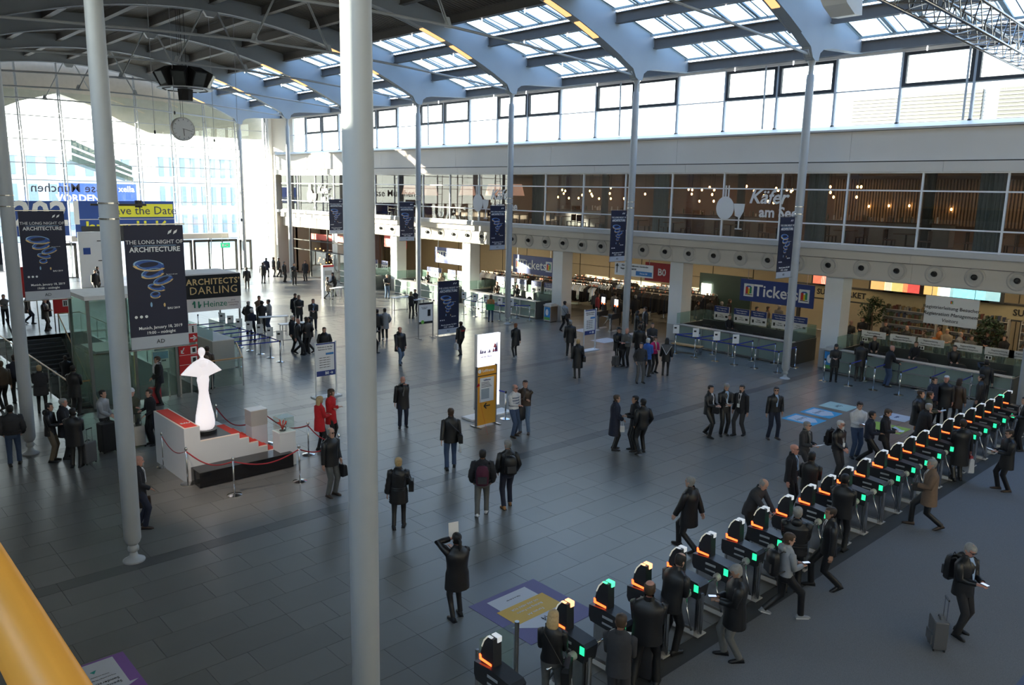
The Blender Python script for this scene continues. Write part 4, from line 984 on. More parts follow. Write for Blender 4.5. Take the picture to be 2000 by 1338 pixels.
# orange kiosk board and glowing white totem
ORNG = mat('kiosk orange', (.80, .36, .03), .5, noise=.03)
o = empty('airline_board', (17.12, 19.7, 0), label='orange floor standing board with a timetable in front of the glowing totem', cat='sign stand')
MB().box(-.41, .41, -.03, .03, .06, 2.05).build('panel', ORNG, o); MB().box(-.45, -.41, -.04, .04, 0, 2.08).box(.41, .45, -.04, .04, 0, 2.08).build('frame', CHROME, o)
for s_ in (-1, 1): MB().box(s_*.43-.03, s_*.43+.03, -.28, .28, 0, .03).build('foot', CHROME, o)
letters(o, 'Lufthansa', .135, INKW, (.05, -.035, 1.92), XD); MB().box(-.41, .41, -.035, -.03, 1.74, 1.77).build('rule', INKB, o)
MB().cyl(0, 0, 0, .006, .07, n=16, M=Matrix.Translation((-.32, -.03, 1.92)) @ Matrix.Rotation(R(90), 4, 'X')).build('round_emblem', INKW, o)
MB().box(-.31, .31, -.04, -.03, .85, 1.68).build('timetable', PAPER, o); MB().box(-.25, .1, -.045, -.04, .95, 1.3).build('grey_block', mat('paper grey', (.35, .4, .45)), o); letters(o, 'Lufthansa', .08, TBLUE, (0, -.045, 1.6), XD)
for k in range(4): MB().box(-.25, .2-.04*k, -.045, -.04, 1.36+.05*k, 1.375+.05*k).build('text_line', INKB, o)
MB().bar((-.12, -.04, .7), (.14, -.04, .7), .02, .035).bar((-.12, -.04, .7), (-.02, -.04, .79), .02, .035).bar((-.12, -.04, .7), (-.02, -.04, .61), .02, .035).build('arrow', INKB, o)
A = PY(931, 655, 20.6); B = PY(975, 655, 20.6)
o = empty('glowing_totem', ((A.x+B.x)/2, 20.6, 0), label='tall glowing white advertising totem behind the orange board', cat='light box'); L = (B.x-A.x)/2
GLOW = mat('light box face', (.93, .93, 1), emit=1.1, noise=.02)
MB().box(-L, L, -.06, .06, .35, A.z).build('light_box', GLOW, o); MB().box(-L-.03, L+.03, -.05, .08, .3, .35).box(-L-.03, -L, -.05, .07, .3, A.z+.03).build('frame', WHITE, o)
MB().box(-L-.4, L+.45, -.3, .3, 0, .06).build('foot', WHITE, o); MB().box(-.1, .1, -.05, .05, .05, .35).build('stem', WHITE, o)
q = MB(); q.prism([(.2, A.z-.5), (.34, A.z-.5), (.27, A.z-.34)], -.07, -.06, 'y'); q.build('red_emblem', mat('emblem red', (.6, .1, .12)), o); letters(o, 'BAU', .1, mat('emblem red', (.6, .1, .12)), (.27, -.07, A.z-.6), XD)
for k, (t, sz) in enumerate((('Wir sind', .11), ('auf der Messe', .09))): letters(o, t, sz, mat('pale lilac ink', (.5, .45, .6)), (-.12, -.07, A.z-.62-.16*k), XD)
q = MB()
for x, hh in ((-.38, .16), (-.3, .12), (-.18, .1), (.02, .12), (.2, .14), (.3, .3), (.36, .36)): q.prism([(x-.04, 2.28), (x+.04, 2.28), (x+.02, 2.28+hh), (x-.015, 2.28+hh*.8)], -.066, -.061, 'y')
q.build('printed_figures', mat('figure print', (.18, .14, .35), noise=.5), o)
# litter bins
for px, py, lb in ((1075, 628, 'steel litter bin with a blue picture side beside the cloakroom pillar'), (1624, 724, 'steel litter bin with a blue picture side in front of the right-hand pillar')):
    o = empty('litter_bin', G(px, py), label=lb, cat='bin')
    MB().box(-.3, .3, -.3, .3, .05, .98).build('body', CHROME, o); MB().box(-.33, .33, -.33, .33, .98, 1.05).box(-.25, .25, -.25, .25, 1.05, 1.12).build('lid', LEDGE, o); MB().box(-.26, .26, -.26, .26, 0, .05).build('plinth', BLACKM, o)
    MB().box(-.315, -.3, -.24, .24, .14, .92).build('blue_picture', mat('bin picture blue', (.03, .25, .6), noise=.5, nscale=6), o); MB().box(-.32, -.315, -.24, .24, .14, .3).build('green_picture', mat('bin picture green', (.12, .4, .1)), o)
    q = MB(); ring(q, 0, .6, .12, .2, .9, INKW, 0); q.build('white_figure', None, o).matrix_basis = Matrix.Translation((-.325, 0, 0)) @ Matrix.Rotation(R(-90), 4, 'Z')
# ================================================================ EXHIBIT
EXW = mat('exhibit white', (.66, .67, .69), .5, noise=.03); REDC = mat('red carpet', (.70, .05, .03), .85, noise=.05); EDGE = mat('exhibit edge cream', (.85, .72, .62), .5, noise=0)
st = empty('exhibit_podium', (7.4, 20.6, 0), label='white podium with red carpeted steps carrying the glowing statue', cat='podium')
MB().box(0, .42, 0, 2.25, 0, 1.5).build('tall_block', EXW, st); MB().box(0, .42, 0, 2.25, 1.5, 1.512).build('cream_edge', EDGE, st); MB().box(.05, .37, .05, 2.2, 1.512, 1.522).build('red_top', REDC, st)
letters(st, 'BAU', .14, WHITE, (.21, .45, 1.53), (1, 0, 0), (0, 1, 0))
MB().box(.42, 1.5, 0, .06, 0, 1.08).build('side_wall', EXW, st); MB().box(.42, 1.5, 0, .06, 1.08, 1.1).build('cream_edge', EDGE, st)
MB().box(.42, 1.5, .06, 2.25, 0, .95).build('platform', BLACKM, st)
for k in range(5):
    x0 = 1.5+.27*k; zt = .92-.17*k
    MB().box(x0, x0+.27, 0, .06, 0, zt).build('side_wall', EXW, st); MB().box(x0, x0+.27, 0, .06, zt, zt+.018).build('cream_edge', EDGE, st)
    MB().box(x0, x0+.27, .06, 2.2, 0, zt-.02).build('podium_step', EXW, st); MB().box(x0, x0+.275, .08, 1.7, zt-.02, zt).box(x0-.004, x0, .08, 1.7, zt-.02, zt+.17 if k else zt+.03).build('step_carpet', REDC, st)
bs = empty('black_platform', (7.52, 20.0, 0), label='glossy black low platform in front of the white podium', cat='platform'); MB().box(0, 2.66, 0, .58, .02, .42).build('body', mat('gloss black', (.008, .008, .01), .12), bs); MB().box(0, 2.66, 0, .58, .42, .43).build('top', mat('black top', (.03, .03, .033), .25), bs)
sta = empty('angel_statue', (8.42, 21.75, .95), label='glowing white winged statue on the podium', cat='statue')
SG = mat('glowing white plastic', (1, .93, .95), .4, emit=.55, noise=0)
MB().cyl(0, 0, 0, .1, .3, n=24).build('black_base', BLACKM, sta)
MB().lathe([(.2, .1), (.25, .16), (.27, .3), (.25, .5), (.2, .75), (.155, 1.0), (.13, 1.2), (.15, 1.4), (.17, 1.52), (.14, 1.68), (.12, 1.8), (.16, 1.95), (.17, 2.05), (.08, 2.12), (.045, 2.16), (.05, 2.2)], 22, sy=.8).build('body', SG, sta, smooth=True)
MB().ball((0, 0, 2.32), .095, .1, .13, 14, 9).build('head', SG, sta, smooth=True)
rings = []
NW = 15
for i in range(NW):
    t = -1+2*i/(NW-1); x = .56*t; a = abs(t)
    top = 2.14-.42*a**1.7; bot = 1.62+.17*a**.5+.0*a if a < .98 else 1.70; bot = 1.55+.17*(a**.6) if a > .15 else 1.5+.2*a
    top = max(top, bot+.015); rings.append([(x, -.1+.14*a, top-.02), (x, -.13+.16*a, (top+bot)/2), (x, -.1+.14*a, bot), (x, -.02+.12*a, bot), (x, 0+.12*a, (top+bot)/2), (x, -.02+.12*a, top)])
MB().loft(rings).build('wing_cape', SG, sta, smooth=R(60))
for x, z in ((-.03, .45), (.06, .8)): pass
POST = mat('rope post chrome', (.6, .6, .6), .18, 1.0, noise=0); ROPE = mat('red velvet rope', (.32, .02, .03), .8)
def stanchion(p, label, group='rope stanchions round the exhibit', h=.98):
    o = empty('rope_stanchion', (p.x, p.y, 0), label=label, cat='barrier post', group=group)
    child('base', SB, o); child('post', SP, o); child('knob', SK, o); return o
SB = MB().lathe([(.19, 0), (.19, .015), (.12, .035), (.03, .05)], 20).mesh('base', POST, R(40)); SP = MB().cyl(0, 0, .04, .95, .022, n=10).mesh('post', POST, True)
SK = MB().lathe([(.03, .93), (.04, .95), (.04, .98), (.02, 1.02)], 12).mesh('knob', POST, R(40))
sts = {k: G(*p) for k, p in dict(a=(320, 912), b=(367, 945), c=(458, 967), d=(586, 940), e=(425, 850), f=(522, 866), g=(603, 888), h=(663, 915)).items()}
sl_ = dict(a='chrome rope post at the left corner of the podium', b='chrome rope post before the front left corner of the podium', c='chrome rope post in front of the black platform', d='chrome rope post at the right end of the black platform', e='chrome rope post behind the statue', f='chrome rope post between the two pedestals', g='chrome rope post nearest the women in red coats', h='chrome rope post beside the thick middle column')
for k, p in sts.items(): stanchion(p, sl_[k])
def rope(a, b, label, sag=.22, z=.9):
    a = Vector((a.x, a.y, z)); b = Vector((b.x, b.y, z)); n = 12
    MB().tube([a.lerp(b, i/n)-Vector((0, 0, sag*math.sin(math.pi*i/n))) for i in range(n+1)], .018, 6).build('barrier_rope', ROPE, smooth=True, label=label, cat='rope')
rope(sts['a'], sts['b'], 'red rope along the left end of the podium'); rope(sts['b'], sts['c'], 'red rope across the front left of the podium'); rope(sts['c'], sts['d'], 'red rope in front of the black platform')
rope(sts['d'], sts['h'], 'red rope from the platform towards the thick column'); rope(sts['g'], sts['h'], 'red rope beside the women in red coats'); rope(sts['e'], Vector((9.65, 21.9, 0)), 'red rope behind the statue up to the tall pedestal'); rope(sts['f'], sts['g'], 'red rope behind the glass case')
p1_ = empty('pedestal', (9.88, 21.65, 0), label='tall white pedestal with grey box top behind the steps', cat='pedestal'); MB().box(-.24, .24, -.2, .2, 0, .95).build('body', EXW, p1_); MB().box(-.25, .25, -.21, .21, .95, 1.4).build('grey_box', LEDGE, p1_); MB().box(-.26, .26, -.22, .22, 1.4, 1.42).build('top', WHITE, p1_)
p2_ = empty('pedestal', (10.12, 19.95+.45, 0), label='low white pedestal under the glass case with the red trophy', cat='pedestal'); MB().box(-.24, .24, -.22, .22, 0, .98).build('body', EXW, p2_); MB().box(-.25, .25, -.23, .23, .98, 1.0).build('top', WHITE, p2_)
gc = empty('glass_case', (10.12, 20.4, 1.0), label='clear glass case on the low white pedestal', cat='display case')
for x0, x1, y0, y1 in ((-.22, .22, -.2, -.195), (-.22, .22, .195, .2), (-.22, -.215, -.2, .2), (.215, .22, -.2, .2)): MB().box(x0, x1, y0, y1, 0, .42).build('glass_side', CLEAR, gc)
MB().box(-.22, .22, -.2, .2, .42, .425).build('glass_lid', CLEAR, gc)
tr = empty('red_trophy', (10.08, 20.4, 1.0), label='small red and silver trophy figures inside the glass case', cat='trophy')
q = MB()
for i in range(7): a = i*.9; q.tube([(0, 0, .02), (.05*math.cos(a), .05*math.sin(a), .15), (.13*math.cos(a), .1*math.sin(a), .26+.02*(i % 3))], [.012, .01, .02], 6)
q.build('arms', REDC, tr, smooth=True); MB().cyl(0, 0, 0, .03, .09, n=12).build('base', BLACKM, tr); MB().tube([(.1, 0, .03), (.13, .03, .2), (.08, 0, .33)], .02, 6).build('silver_figure', POST, tr, smooth=True)
for i, (loc, tgt, e_) in enumerate((((5.7, 17.45, 7.4), (8.3, 19.6, .0), 800), ((5.2, 17.5, 7.4), (8.4, 20.2, .9), 260))):
    l = bpy.data.lights.new('exhibit_spot', 'SPOT'); l.energy = e_; l.color = (1, .80, .64); l.spot_size = R(42); l.spot_blend = .8; l.shadow_soft_size = .12
    o = bpy.data.objects.new('exhibit_spot', l); COL.objects.link(o); o.location = loc; o.rotation_euler = (Vector(tgt)-Vector(loc)).to_track_quat('-Z', 'Y').to_euler()
    s_ = empty('column_spotlight', Vector(loc)-Vector((.12, .14, 0)), label=['upper', 'second'][i]+' black spotlight clamped on the column above the large banner', cat='lamp'); MB().cyl(0, 0, -.06, .08, .07, n=12).build('housing', BLACKM, s_); MB().box(-.5, 0, -.42, -.38, -.02, .02).box(-.02, .02, -.4, 0, -.02, .02).build('clamp', BLACKM, s_)
# ================================================================ BELT BARRIERS
BELT = mat('blue belt', (.02, .035, .30), .7, noise=0)
BP = MB().cyl(0, 0, .04, .94, .03, n=10).mesh('post', POST, True); BH = MB().cyl(0, 0, .92, 1.0, .036, n=12).mesh('belt_head', BLACKM, True)
PLT = MB().box(-.15, .15, -.01, .01, 1.02, 1.45).mesh('sign_plate', PAPER); PLS = MB().box(-.1, .02, -.015, -.01, 1.26, 1.34).mesh('plate_picture', INKB)
def belt_post(p, label, plate=False, group=None, rz=R(-43)):
    o = empty('belt_barrier_post', (p.x, p.y, 0), label=label, cat='barrier post', group=group)
    child('base', SB, o); child('post', BP, o); child('belt_head', BH, o)
    if plate:
        s_ = child('sign_plate', PLT, o, rot=(0, 0, rz)); child('plate_picture', PLS, s_)
def belt(a, b, label, group=None):
    a = Vector((a.x, a.y, .96)); b = Vector((b.x, b.y, .96)); d = (b-a).normalized(); a = a+d*.04; b = b-d*.04
    MB().bar(a, b, .006, .05, up_=(0, 0, 1)).build('barrier_belt', BELT, label=label, cat='belt', group=group)
LBL = {'c3': 'the far glass counter left of the cloakroom', 'c2': 'the middle glass counter', 'c1': 'the right-hand glass counter'}
ROWS = {
 'c3': ([(906, 614), (928, 618.5), (949, 621), (976, 627), (998, 630)], [(920.5, 606.5), (942, 610), (1009, 622), (1034, 627)], 5, 'long'),
 'c2': ([(1318, 690), (1356, 698), (1397, 705.5), (1433.6, 712.4), (1473, 719), (1518, 728)], [(1364, 687), (1391, 692), (1430, 697), (1467.5, 704), (1511.6, 710), (1552, 717.5)], 4, 'long'),
 'c1': ([(1608, 744), (1656.5, 753.5), (1704.7, 762), (1755, 772), (1812, 783.6), (1868, 792.6)], [(1688, 743), (1732.7, 752), (1787.6, 760), (1842, 770), (1893, 780)], 0, 'pairs')}
ORD = ['first', 'second', 'third', 'fourth', 'fifth', 'sixth']
for c, (fr, bk, npl, kind) in ROWS.items():
    F = [G(*p) for p in fr]; Bk = [G(*p) for p in bk]
    for i, p in enumerate(F): belt_post(p, '%s front belt post from the left before %s' % (ORD[i], LBL[c]), i < npl)
    for i, p in enumerate(Bk): belt_post(p, '%s rear belt post from the left before %s' % (ORD[i], LBL[c]))
    if kind == 'long':
        for i in range(len(F)-1): belt(F[i], F[i+1], '%s front blue belt from the left before %s' % (ORD[i], LBL[c]))
        for i in range(min(len(F), len(Bk))): belt(F[i], Bk[i], '%s cross belt from the left before %s' % (ORD[i], LBL[c]))
    else:
        for i in range(len(Bk)): belt(F[i+1], Bk[i], '%s dark blue cross belt before %s' % (ORD[i], LBL[c]))
RP = [(548, 707), (528.6, 699), (509, 692), (488.6, 685), (469, 679), (452, 672), (436, 666)]; RP = [G(*p) for p in RP]
for i, p in enumerate(RP):
    belt_post(p, 'right-hand belt post of lane %s in the waiting area' % ['one nearest the camera', 'two', 'three', 'four', 'five', 'six', 'seven'][i], True, rz=R(-25))
    q = Vector((p.x-2.9, p.y-.1, 0)); 
    if i == 0: q = G(466, 717)
    if i > 0 : q = Vector((p.x-4.2, p.y-.1, 0))
    if q.x < 14.4 and i > 0: q.x = 14.45
    belt_post(q, 'left-hand belt post of lane %s in the waiting area' % ['one nearest the camera', 'two', 'three', 'four', 'five', 'six', 'seven'][i])
    belt(q, p, 'blue belt along waiting lane %s behind the grey desk' % ['one', 'two', 'three', 'four', 'five', 'six', 'seven'][i])
    if i: belt(RP[i-1], p, 'short blue belt joining lane %s to its neighbour' % ['one', 'two', 'three', 'four', 'five', 'six', 'seven'][i])
for i, (x, y) in enumerate(((15.2, 42.5), (16.4, 42.6), (17.6, 42.7), (18.8, 42.8))): belt_post(Vector((x, y, 0)), '%s belt post from the left behind the cube sign' % ORD[i])
# belt beside the orange board
pa, pb = G(987, 818), G(1012, 832); belt_post(pa, 'belt post between the orange board and the man in the plaid shirt'); belt(G(972, 814), pa, 'blue belt from the totem to the post by the plaid shirt')
# white high tables
def high_table(a, b, label, z=1.08, d=.42):
    a = Vector((a.x, a.y, 0)); b = Vector((b.x, b.y, 0)); c = (a+b)/2; L = (b-a).length/2
    o = empty('high_table', c, math.atan2(b.y-a.y, b.x-a.x), label=label, cat='table')
    MB().box(-L, L, -d/2, d/2, z-.04, z).build('table_top', WHITE, o)
    for x in (-L+.1, L-.1):
        for y in (-d/2+.05, d/2-.05): MB().box(x-.02, x+.02, y-.02, y+.02, 0, z-.04).build('leg', CHROME, o)
    MB().box(-L+.1, L-.1, -.02, .02, .22, .26).build('foot_rail', CHROME, o)
for a, b, lb in (((506, 619), (562, 616), 'white high table in front of the three men'), ((545.6, 633), (580, 630), 'white high table left of the two suited men'), ((585, 629.5), (606, 627.5), 'short white high table between the two suited men'),
                 ((765, 581), (800, 578.5), 'white high table right of the thick middle column'), ((802, 586), (826, 583), 'white high table behind the two standing women'), ((700, 571), (733, 569), 'far white high table beside the thick middle column'), ((648, 563), (668, 560), 'white high table just left of the thick middle column')):
    high_table(G(*a, 1.08), G(*b, 1.08), lb)
o = empty('low_bench', G(1341, 690), R(-90+8), label='low wooden topped bench left of the belt posts', cat='bench'); MB().box(-.8, .8, -.2, .2, .4, .45).build('seat', WOOD, o)
for x in (-.7, .7): MB().box(x-.03, x+.03, -.18, .18, 0, .4).build('leg', CHROME, o)
# ================================================================ TURNSTILES
ts_base = MB().box(-.13, .13, -.42, .42, 0, .02).mesh('base_plate', LEDGE); ts_kick = MB().box(-.14, -.13, -.32, .32, .02, .1).box(.13, .14, -.32, .32, .02, .1).mesh('kick_plate', WHITEM)
ts_cab = MB().box(-.09, .09, -.3, .3, .06, .78).mesh('cabinet', CHROME); ts_post = MB().cyl(0, -.36, .02, .8, .045, n=12).cyl(0, .36, .02, .8, .045, n=12).mesh('post', CHROME, R(40))
DKB = mat('turnstile housing', (.022, .023, .027), .35, noise=.05)
ts_box = MB().prism([(-.36, .72), (.38, .76), (.42, .84), (.42, 1.04), (.1, 1.07), (-.34, 1.03), (-.4, .98)], -.14, .14, 'x').mesh('housing', DKB)
ts_side = MB().box(-.147, -.14, -.1, .12, .93, .97).box(-.147, -.14, -.1, .12, .82, .85).mesh('side_trim', STEEL_GREY)
ts_fin = MB().prism([(.06, 1.04), (.33, 1.02), (.35, 1.14), (.32, 1.3), (.27, 1.42), (.2, 1.5), (.08, 1.5)], -.08, .08, 'x').mesh('reader_fin', DKB)
FC = [(.36, 1.17), (.332, 1.3), (.282, 1.42), (.205, 1.512)]
def strip(x0, x1): 
    m_ = MB(); m_.prism(FC[1:]+[(y-.02, z-.01) for y, z in FC[:0:-1]], x0, x1, 'x'); return m_
ts_edge = strip(-.082, -.055).mesh('light_strip', mat('pale light strip', (1, .93, .75), emit=.25, noise=0))
def capm(n_, c, e_): return MB().box(-.08, -.035, .12, .2, 1.5, 1.512).box(.0, .08, .07, .2, 1.5, 1.515).box(0, .08, .065, .08, 1.43, 1.51).mesh('top_light', mat(n_, c, emit=e_, noise=0))
ts_cap = {'w': capm('top light pale', (.85, .88, .92), .35), 'o': capm('top light orange', (1, .42, .2), 2.2), 'g': capm('top light green', (.1, 1, .45), 1.3)}
ORL = mat('orange signal', (1, .10, .02), emit=4.5, noise=0); GRL = mat('green display', (.02, .75, .30), emit=1.6, noise=.0)
ts_or = MB().prism([(.10, 1.075), (.36, 1.075), (.37, 1.16), (.33, 1.16), (.32, 1.115), (.10, 1.11)], -.087, -.08, 'x').box(-.087, -.02, .352, .362, 1.08, 1.16).mesh('orange_signal', ORL)
ts_gr = MB().box(-.148, -.14, -.37, -.28, .86, .99).mesh('green_display', GRL)
ts_hub = MB().lathe([(.05, 0), (.07, .02), (.07, .09), (.05, .12)], 16, M=Matrix.Translation((-.14, -.18, .80)) @ Matrix.Rotation(R(-90), 4, 'Y')).mesh('hub', LEDGE, R(40))
ts_arm = MB().tube([(-.26, -.18, .80), (-.78, -.2, .82)], .02, 8).mesh('arm', CHROME, True)
ts_arm2 = MB().tube([(-.24, -.2, .78), (-.34, -.28, .62), (-.42, -.46, .28)], .018, 8).mesh('arm', CHROME, True)
ts_arm3 = MB().tube([(-.24, -.16, .78), (-.36, -.04, .64), (-.44, .12, .30)], .018, 8).mesh('arm', CHROME, True)
def turnstile(x, y, rz, label, top='w', group=None, z=0):
    o = empty('turnstile', (x, y, z), rz, label=label, cat='turnstile', group=group)
    for n_, me in (('base_plate', ts_base), ('kick_plate', ts_kick), ('cabinet', ts_cab), ('post', ts_post), ('housing', ts_box), ('side_trim', ts_side), ('hub', ts_hub), ('arm', ts_arm), ('arm', ts_arm2), ('arm', ts_arm3)): c_ = child(n_, me, o); 
    child('green_display', ts_gr, o); f_ = child('reader_fin', ts_fin, o); child('light_strip', ts_edge, f_); child('top_light', ts_cap[top], f_); child('orange_signal', ts_or, f_)
TX = [7.02, 8.55, 9.53, 10.53, 11.55, 12.5, 13.5, 14.45, 15.45, 16.45, 17.4, 18.3, 19.25, 20.27, 21.23, 22.1, 23.0, 23.95, 24.9, 25.75, 26.75, 27.6, 28.5, 29.4, 30.3]
NM = ['nearest the camera at the bottom edge', 'second from the camera, beside the blonde woman', 'third from the camera, with green top light', 'fourth from the camera, with orange top light', 'fifth from the camera, clear of people', 'sixth from the camera, beside the grey trousered man', 'seventh from the camera, beside the puffer jacket man', 'eighth from the camera, behind the puffer jacket man', 'ninth from the camera, behind the backpack walker', 'tenth from the camera, beside the leaning man',
      'eleventh from the camera, beside two suited backs', 'twelfth from the camera, hidden by a suited back', 'thirteenth from the camera', 'fourteenth from the camera', 'fifteenth from the camera', 'sixteenth from the camera', 'seventeenth from the camera', 'eighteenth from the camera', 'nineteenth, beside the man with the white bag', 'sixth from the far end', 'fifth from the far end', 'fourth from the far end', 'third from the far end', 'second from the far end', 'last at the far end of the row']
for i, (x, n_) in enumerate(zip(TX, NM)): turnstile(x, 7.68, 0, 'black and steel turnstile '+n_, {1: 'o', 2: 'g', 3: 'o', 23: 'g'}.get(i, 'w'))
for i, (px, py) in enumerate(((1174, 641), (1199, 647))):
    p = G(px, py); turnstile(p.x, p.y, R(-90), ['left', 'right'][i]+' turnstile with lit screen at the cloakroom entrance')
    o = empty('ticket_screen', (p.x+.1, p.y, 1.5), label=['left', 'right'][i]+' small bright screen above the cloakroom turnstile', cat='screen'); MB().box(-.02, .02, -.12, .12, .02, .34).build('panel', mat('small screen', (.9, .95, 1), emit=3, noise=0), o); MB().box(-.02, .02, -.12, .12, -.08, .02).build('orange_band', ORL, o)
o = empty('glass_side_gate', (7.55, 8.35, 0), label='clear glass side gate at the near end of the turnstile row', cat='gate'); MB().box(-.35, .35, -.006, .006, .15, 1.15).build('glass_panel', GREENL, o); MB().cyl(.42, 0, 0, 1.15, .04, n=12).cyl(-.4, 0, 0, 1.0, .03, n=12).build('post', CHROME, o)
# ================================================================ FLOOR STICKERS
def sticker(pts, m, label, z=.006):
    c = sum((Vector((p[0], p[1], 0)) for p in pts), Vector())/len(pts); o = empty('floor_sticker', (c.x, c.y, 0), label=label, cat='floor sticker')
    MB().prism([(p[0]-c.x, p[1]-c.y) for p in pts], .001, z, 'z').build('sheet', m, o); return o, c
def addp(o, c, pts, m, z0, z1, name='field'): MB().prism([(p[0]-c.x, p[1]-c.y) for p in pts], z0, z1, 'z').build(name, m, o)
VIO = mat('sticker violet grey', (.13, .11, .27), .5, noise=.03); VIOL = mat('sticker violet', (.25, .10, .38), .5, noise=.03); WST = mat('sticker white', (.62, .63, .68), .5, noise=.02); YST = mat('sticker yellow', (.75, .45, .06), .5, noise=.02)
ZB = (0, -1, 0)
o, c = sticker([(9.0, 9.05), (10.72, 9.05), (10.72, 10.78), (9.0, 10.78)][::-1] if 0 else [(9.0, 9.05), (10.72, 9.05), (10.72, 10.78), (9.0, 10.78)], VIO, 'violet floor sticker with yellow field and arrow reading A4 before the turnstiles')
addp(o, c, [(9.35, 10.1), (10.35, 10.1), (10.35, 10.65), (9.35, 10.65)], WST, .006, .008); addp(o, c, [(9.25, 9.68), (10.45, 9.68), (10.45, 10.25), (9.25, 10.25)], YST, .008, .010)
addp(o, c, [(9.1, 9.68), (9.85, 9.08), (10.62, 9.68)], WST, .006, .008, 'arrow')
for t, s_, y, m_ in (('WE ARE HERE FOR', .085, 10.12, INKW), ('Building the Future', .085, 9.98, INKW), ('Forum A4', .1, 9.82, INKW), ('A4', .2, 9.53, INKB), ('Stand 318', .1, 9.36, INKB), ('Visit us at the fair', .05, 10.45, INKB)):
    letters(o, t, s_, m_, (0 if t != 'A4' else .0, y-c.y, .012), (-1, 0, 0), (0, -1, 0), ext=.001)
CY_ = mat('sticker cyan', (.06, .38, .62), .5, noise=.02)
for (x0, x1, y0, y1), lb in (((25.95, 26.98, 12.5, 13.7), 'nearest cyan floor sticker with grey lettering'), ((27.3, 28.35, 12.55, 13.7), 'second cyan floor sticker behind the first'),):
    o, c = sticker([(x0, y0), (x1, y0), (x1, y1), (x0, y1)], CY_, lb); addp(o, c, [(x0+.15, y0+.35), (x1-.15, y0+.35), (x1-.15, y1-.12), (x0+.15, y1-.12)], WST, .006, .008); addp(o, c, [(x0+.15, y0+.35), ((x0+x1)/2, y0+.08), (x1-.15, y0+.35)], WST, .006, .008, 'arrow')
    letters(o, 'family', .26, mat('sticker grey ink', (.12, .14, .16)), (0, .1, .01), (-1, 0, 0), (0, -1, 0), ext=.001)
o, c = sticker([(28.75, 12.6), (29.75, 12.6), (29.75, 13.7), (28.75, 13.7)], mat('sticker pale green', (.45, .6, .55), .5), 'pale green floor sticker furthest in its row'); letters(o, 'fair', .3, mat('sticker grey ink', (.12, .14, .16)), (0, 0, .01), (-1, 0, 0), (0, -1, 0), ext=.001)
o, c = sticker([(29.0, 10.6), (29.95, 10.6), (29.95, 11.5), (29.0, 11.5)], WST, 'white floor sticker with a blue oval near the turnstiles'); letters(o, 'info', .22, TBLUE, (0, 0, .01), (-1, 0, 0), (0, -1, 0), ext=.001)
o, c = sticker([(27.3, 10.1), (28.3, 10.1), (28.3, 11.3), (27.3, 11.3)], mat('sticker lime', (.35, .5, .08), .5), 'lime green floor sticker with a white arrow'); addp(o, c, [(27.4, 10.6), (27.8, 10.15), (28.2, 10.6)], WST, .006, .008, 'arrow')
o, c = sticker([(2.5, 12.15), (3.6, 12.15), (3.6, 13.45), (2.5, 13.45)], VIOL, 'violet edged white floor sticker at the bottom left'); addp(o, c, [(2.55, 12.5), (3.42, 12.5), (3.42, 13.4), (2.55, 13.4)], WST, .006, .008); addp(o, c, [(2.6, 12.5), (3.0, 12.2), (3.55, 12.5)], WST, .006, .008, 'arrow')
for t, s_, y in (('Special Show', .09, 12.6), ('Sonderschau', .09, 12.72), ('Living and working in the digital age', .03, 12.85), ('Wohnen und Arbeiten', .03, 12.95)): letters(o, t, s_, INKB, (.05, y-c.y, .01), (-1, 0, 0), (0, -1, 0), ext=.001)
MB().prism([(-.05, .33), (.05, .36), (.0, .26)], .008, .01, 'z').build('green_mark', mat('mark green', (.02, .35, .3)), o)
for (px, py), lb in (((1183, 665), 'left white floor sticker before the cloakroom turnstiles'), ((1145, 645), 'small white floor sticker beside the grey haired man'), ((1252, 652), 'cream floor sticker beside the standing couple')):
    p = G(px, py); sticker([(p.x-.7, p.y-.5), (p.x+.7, p.y-.5), (p.x+.7, p.y+.5), (p.x-.7, p.y+.5)], WST, lb)
# ================================================================ HANGING THINGS
ck = empty('hall_clock', (17.05, 45.0, 10.8), label='big round white station clock hanging on cables', cat='clock')
CM_ = Matrix.Rotation(R(90), 4, 'X')
MB().cyl(0, 0, -.12, .12, .62, n=36, M=CM_).build('case', LEDGE, ck, smooth=R(40)); MB().cyl(0, 0, .12, .13, .57, n=36, M=CM_).build('dial', WHITE, ck)
q = MB()
for k in range(12):
    a = k*math.pi/6; q.bar((.46*math.sin(a), -.135, .46*math.cos(a)), (.54*math.sin(a), -.135, .54*math.cos(a)), .01, .045, up_=(0, 1, 0))
q.build('hour_marks', INKB, ck)
MB().bar((0, -.14, 0), (.02, -.14, -.36), .012, .05, up_=(0, 1, 0)).build('hand', INKB, ck); MB().bar((-.06, -.145, .02), (.46, -.145, -.1), .012, .035, up_=(0, 1, 0)).build('hand', INKB, ck)
for x in (-.06, .05): MB().box(x-.008, x+.008, -.01, .01, .6, 6.6).build('cable', BLACKM, ck)
sc = empty('loudspeaker_cluster', (17.3, 45.0, 13.3), label='black loudspeaker cluster hanging under the roof above the clock', cat='loudspeaker')
for k in range(8):
    a = k*math.pi/4+.2; M_ = Matrix.Rotation(a, 4, 'Z') @ Matrix.Translation((1.0, 0, .1)) @ Matrix.Rotation(R(28), 4, 'Y')
    MB().box(-.35, .35, -.36, .36, -.45, .5, M=M_).build('speaker_box', BLACKS, sc); MB().box(.35, .37, -.3, .3, -.4, .45, M=M_).build('grille', FR_, sc)
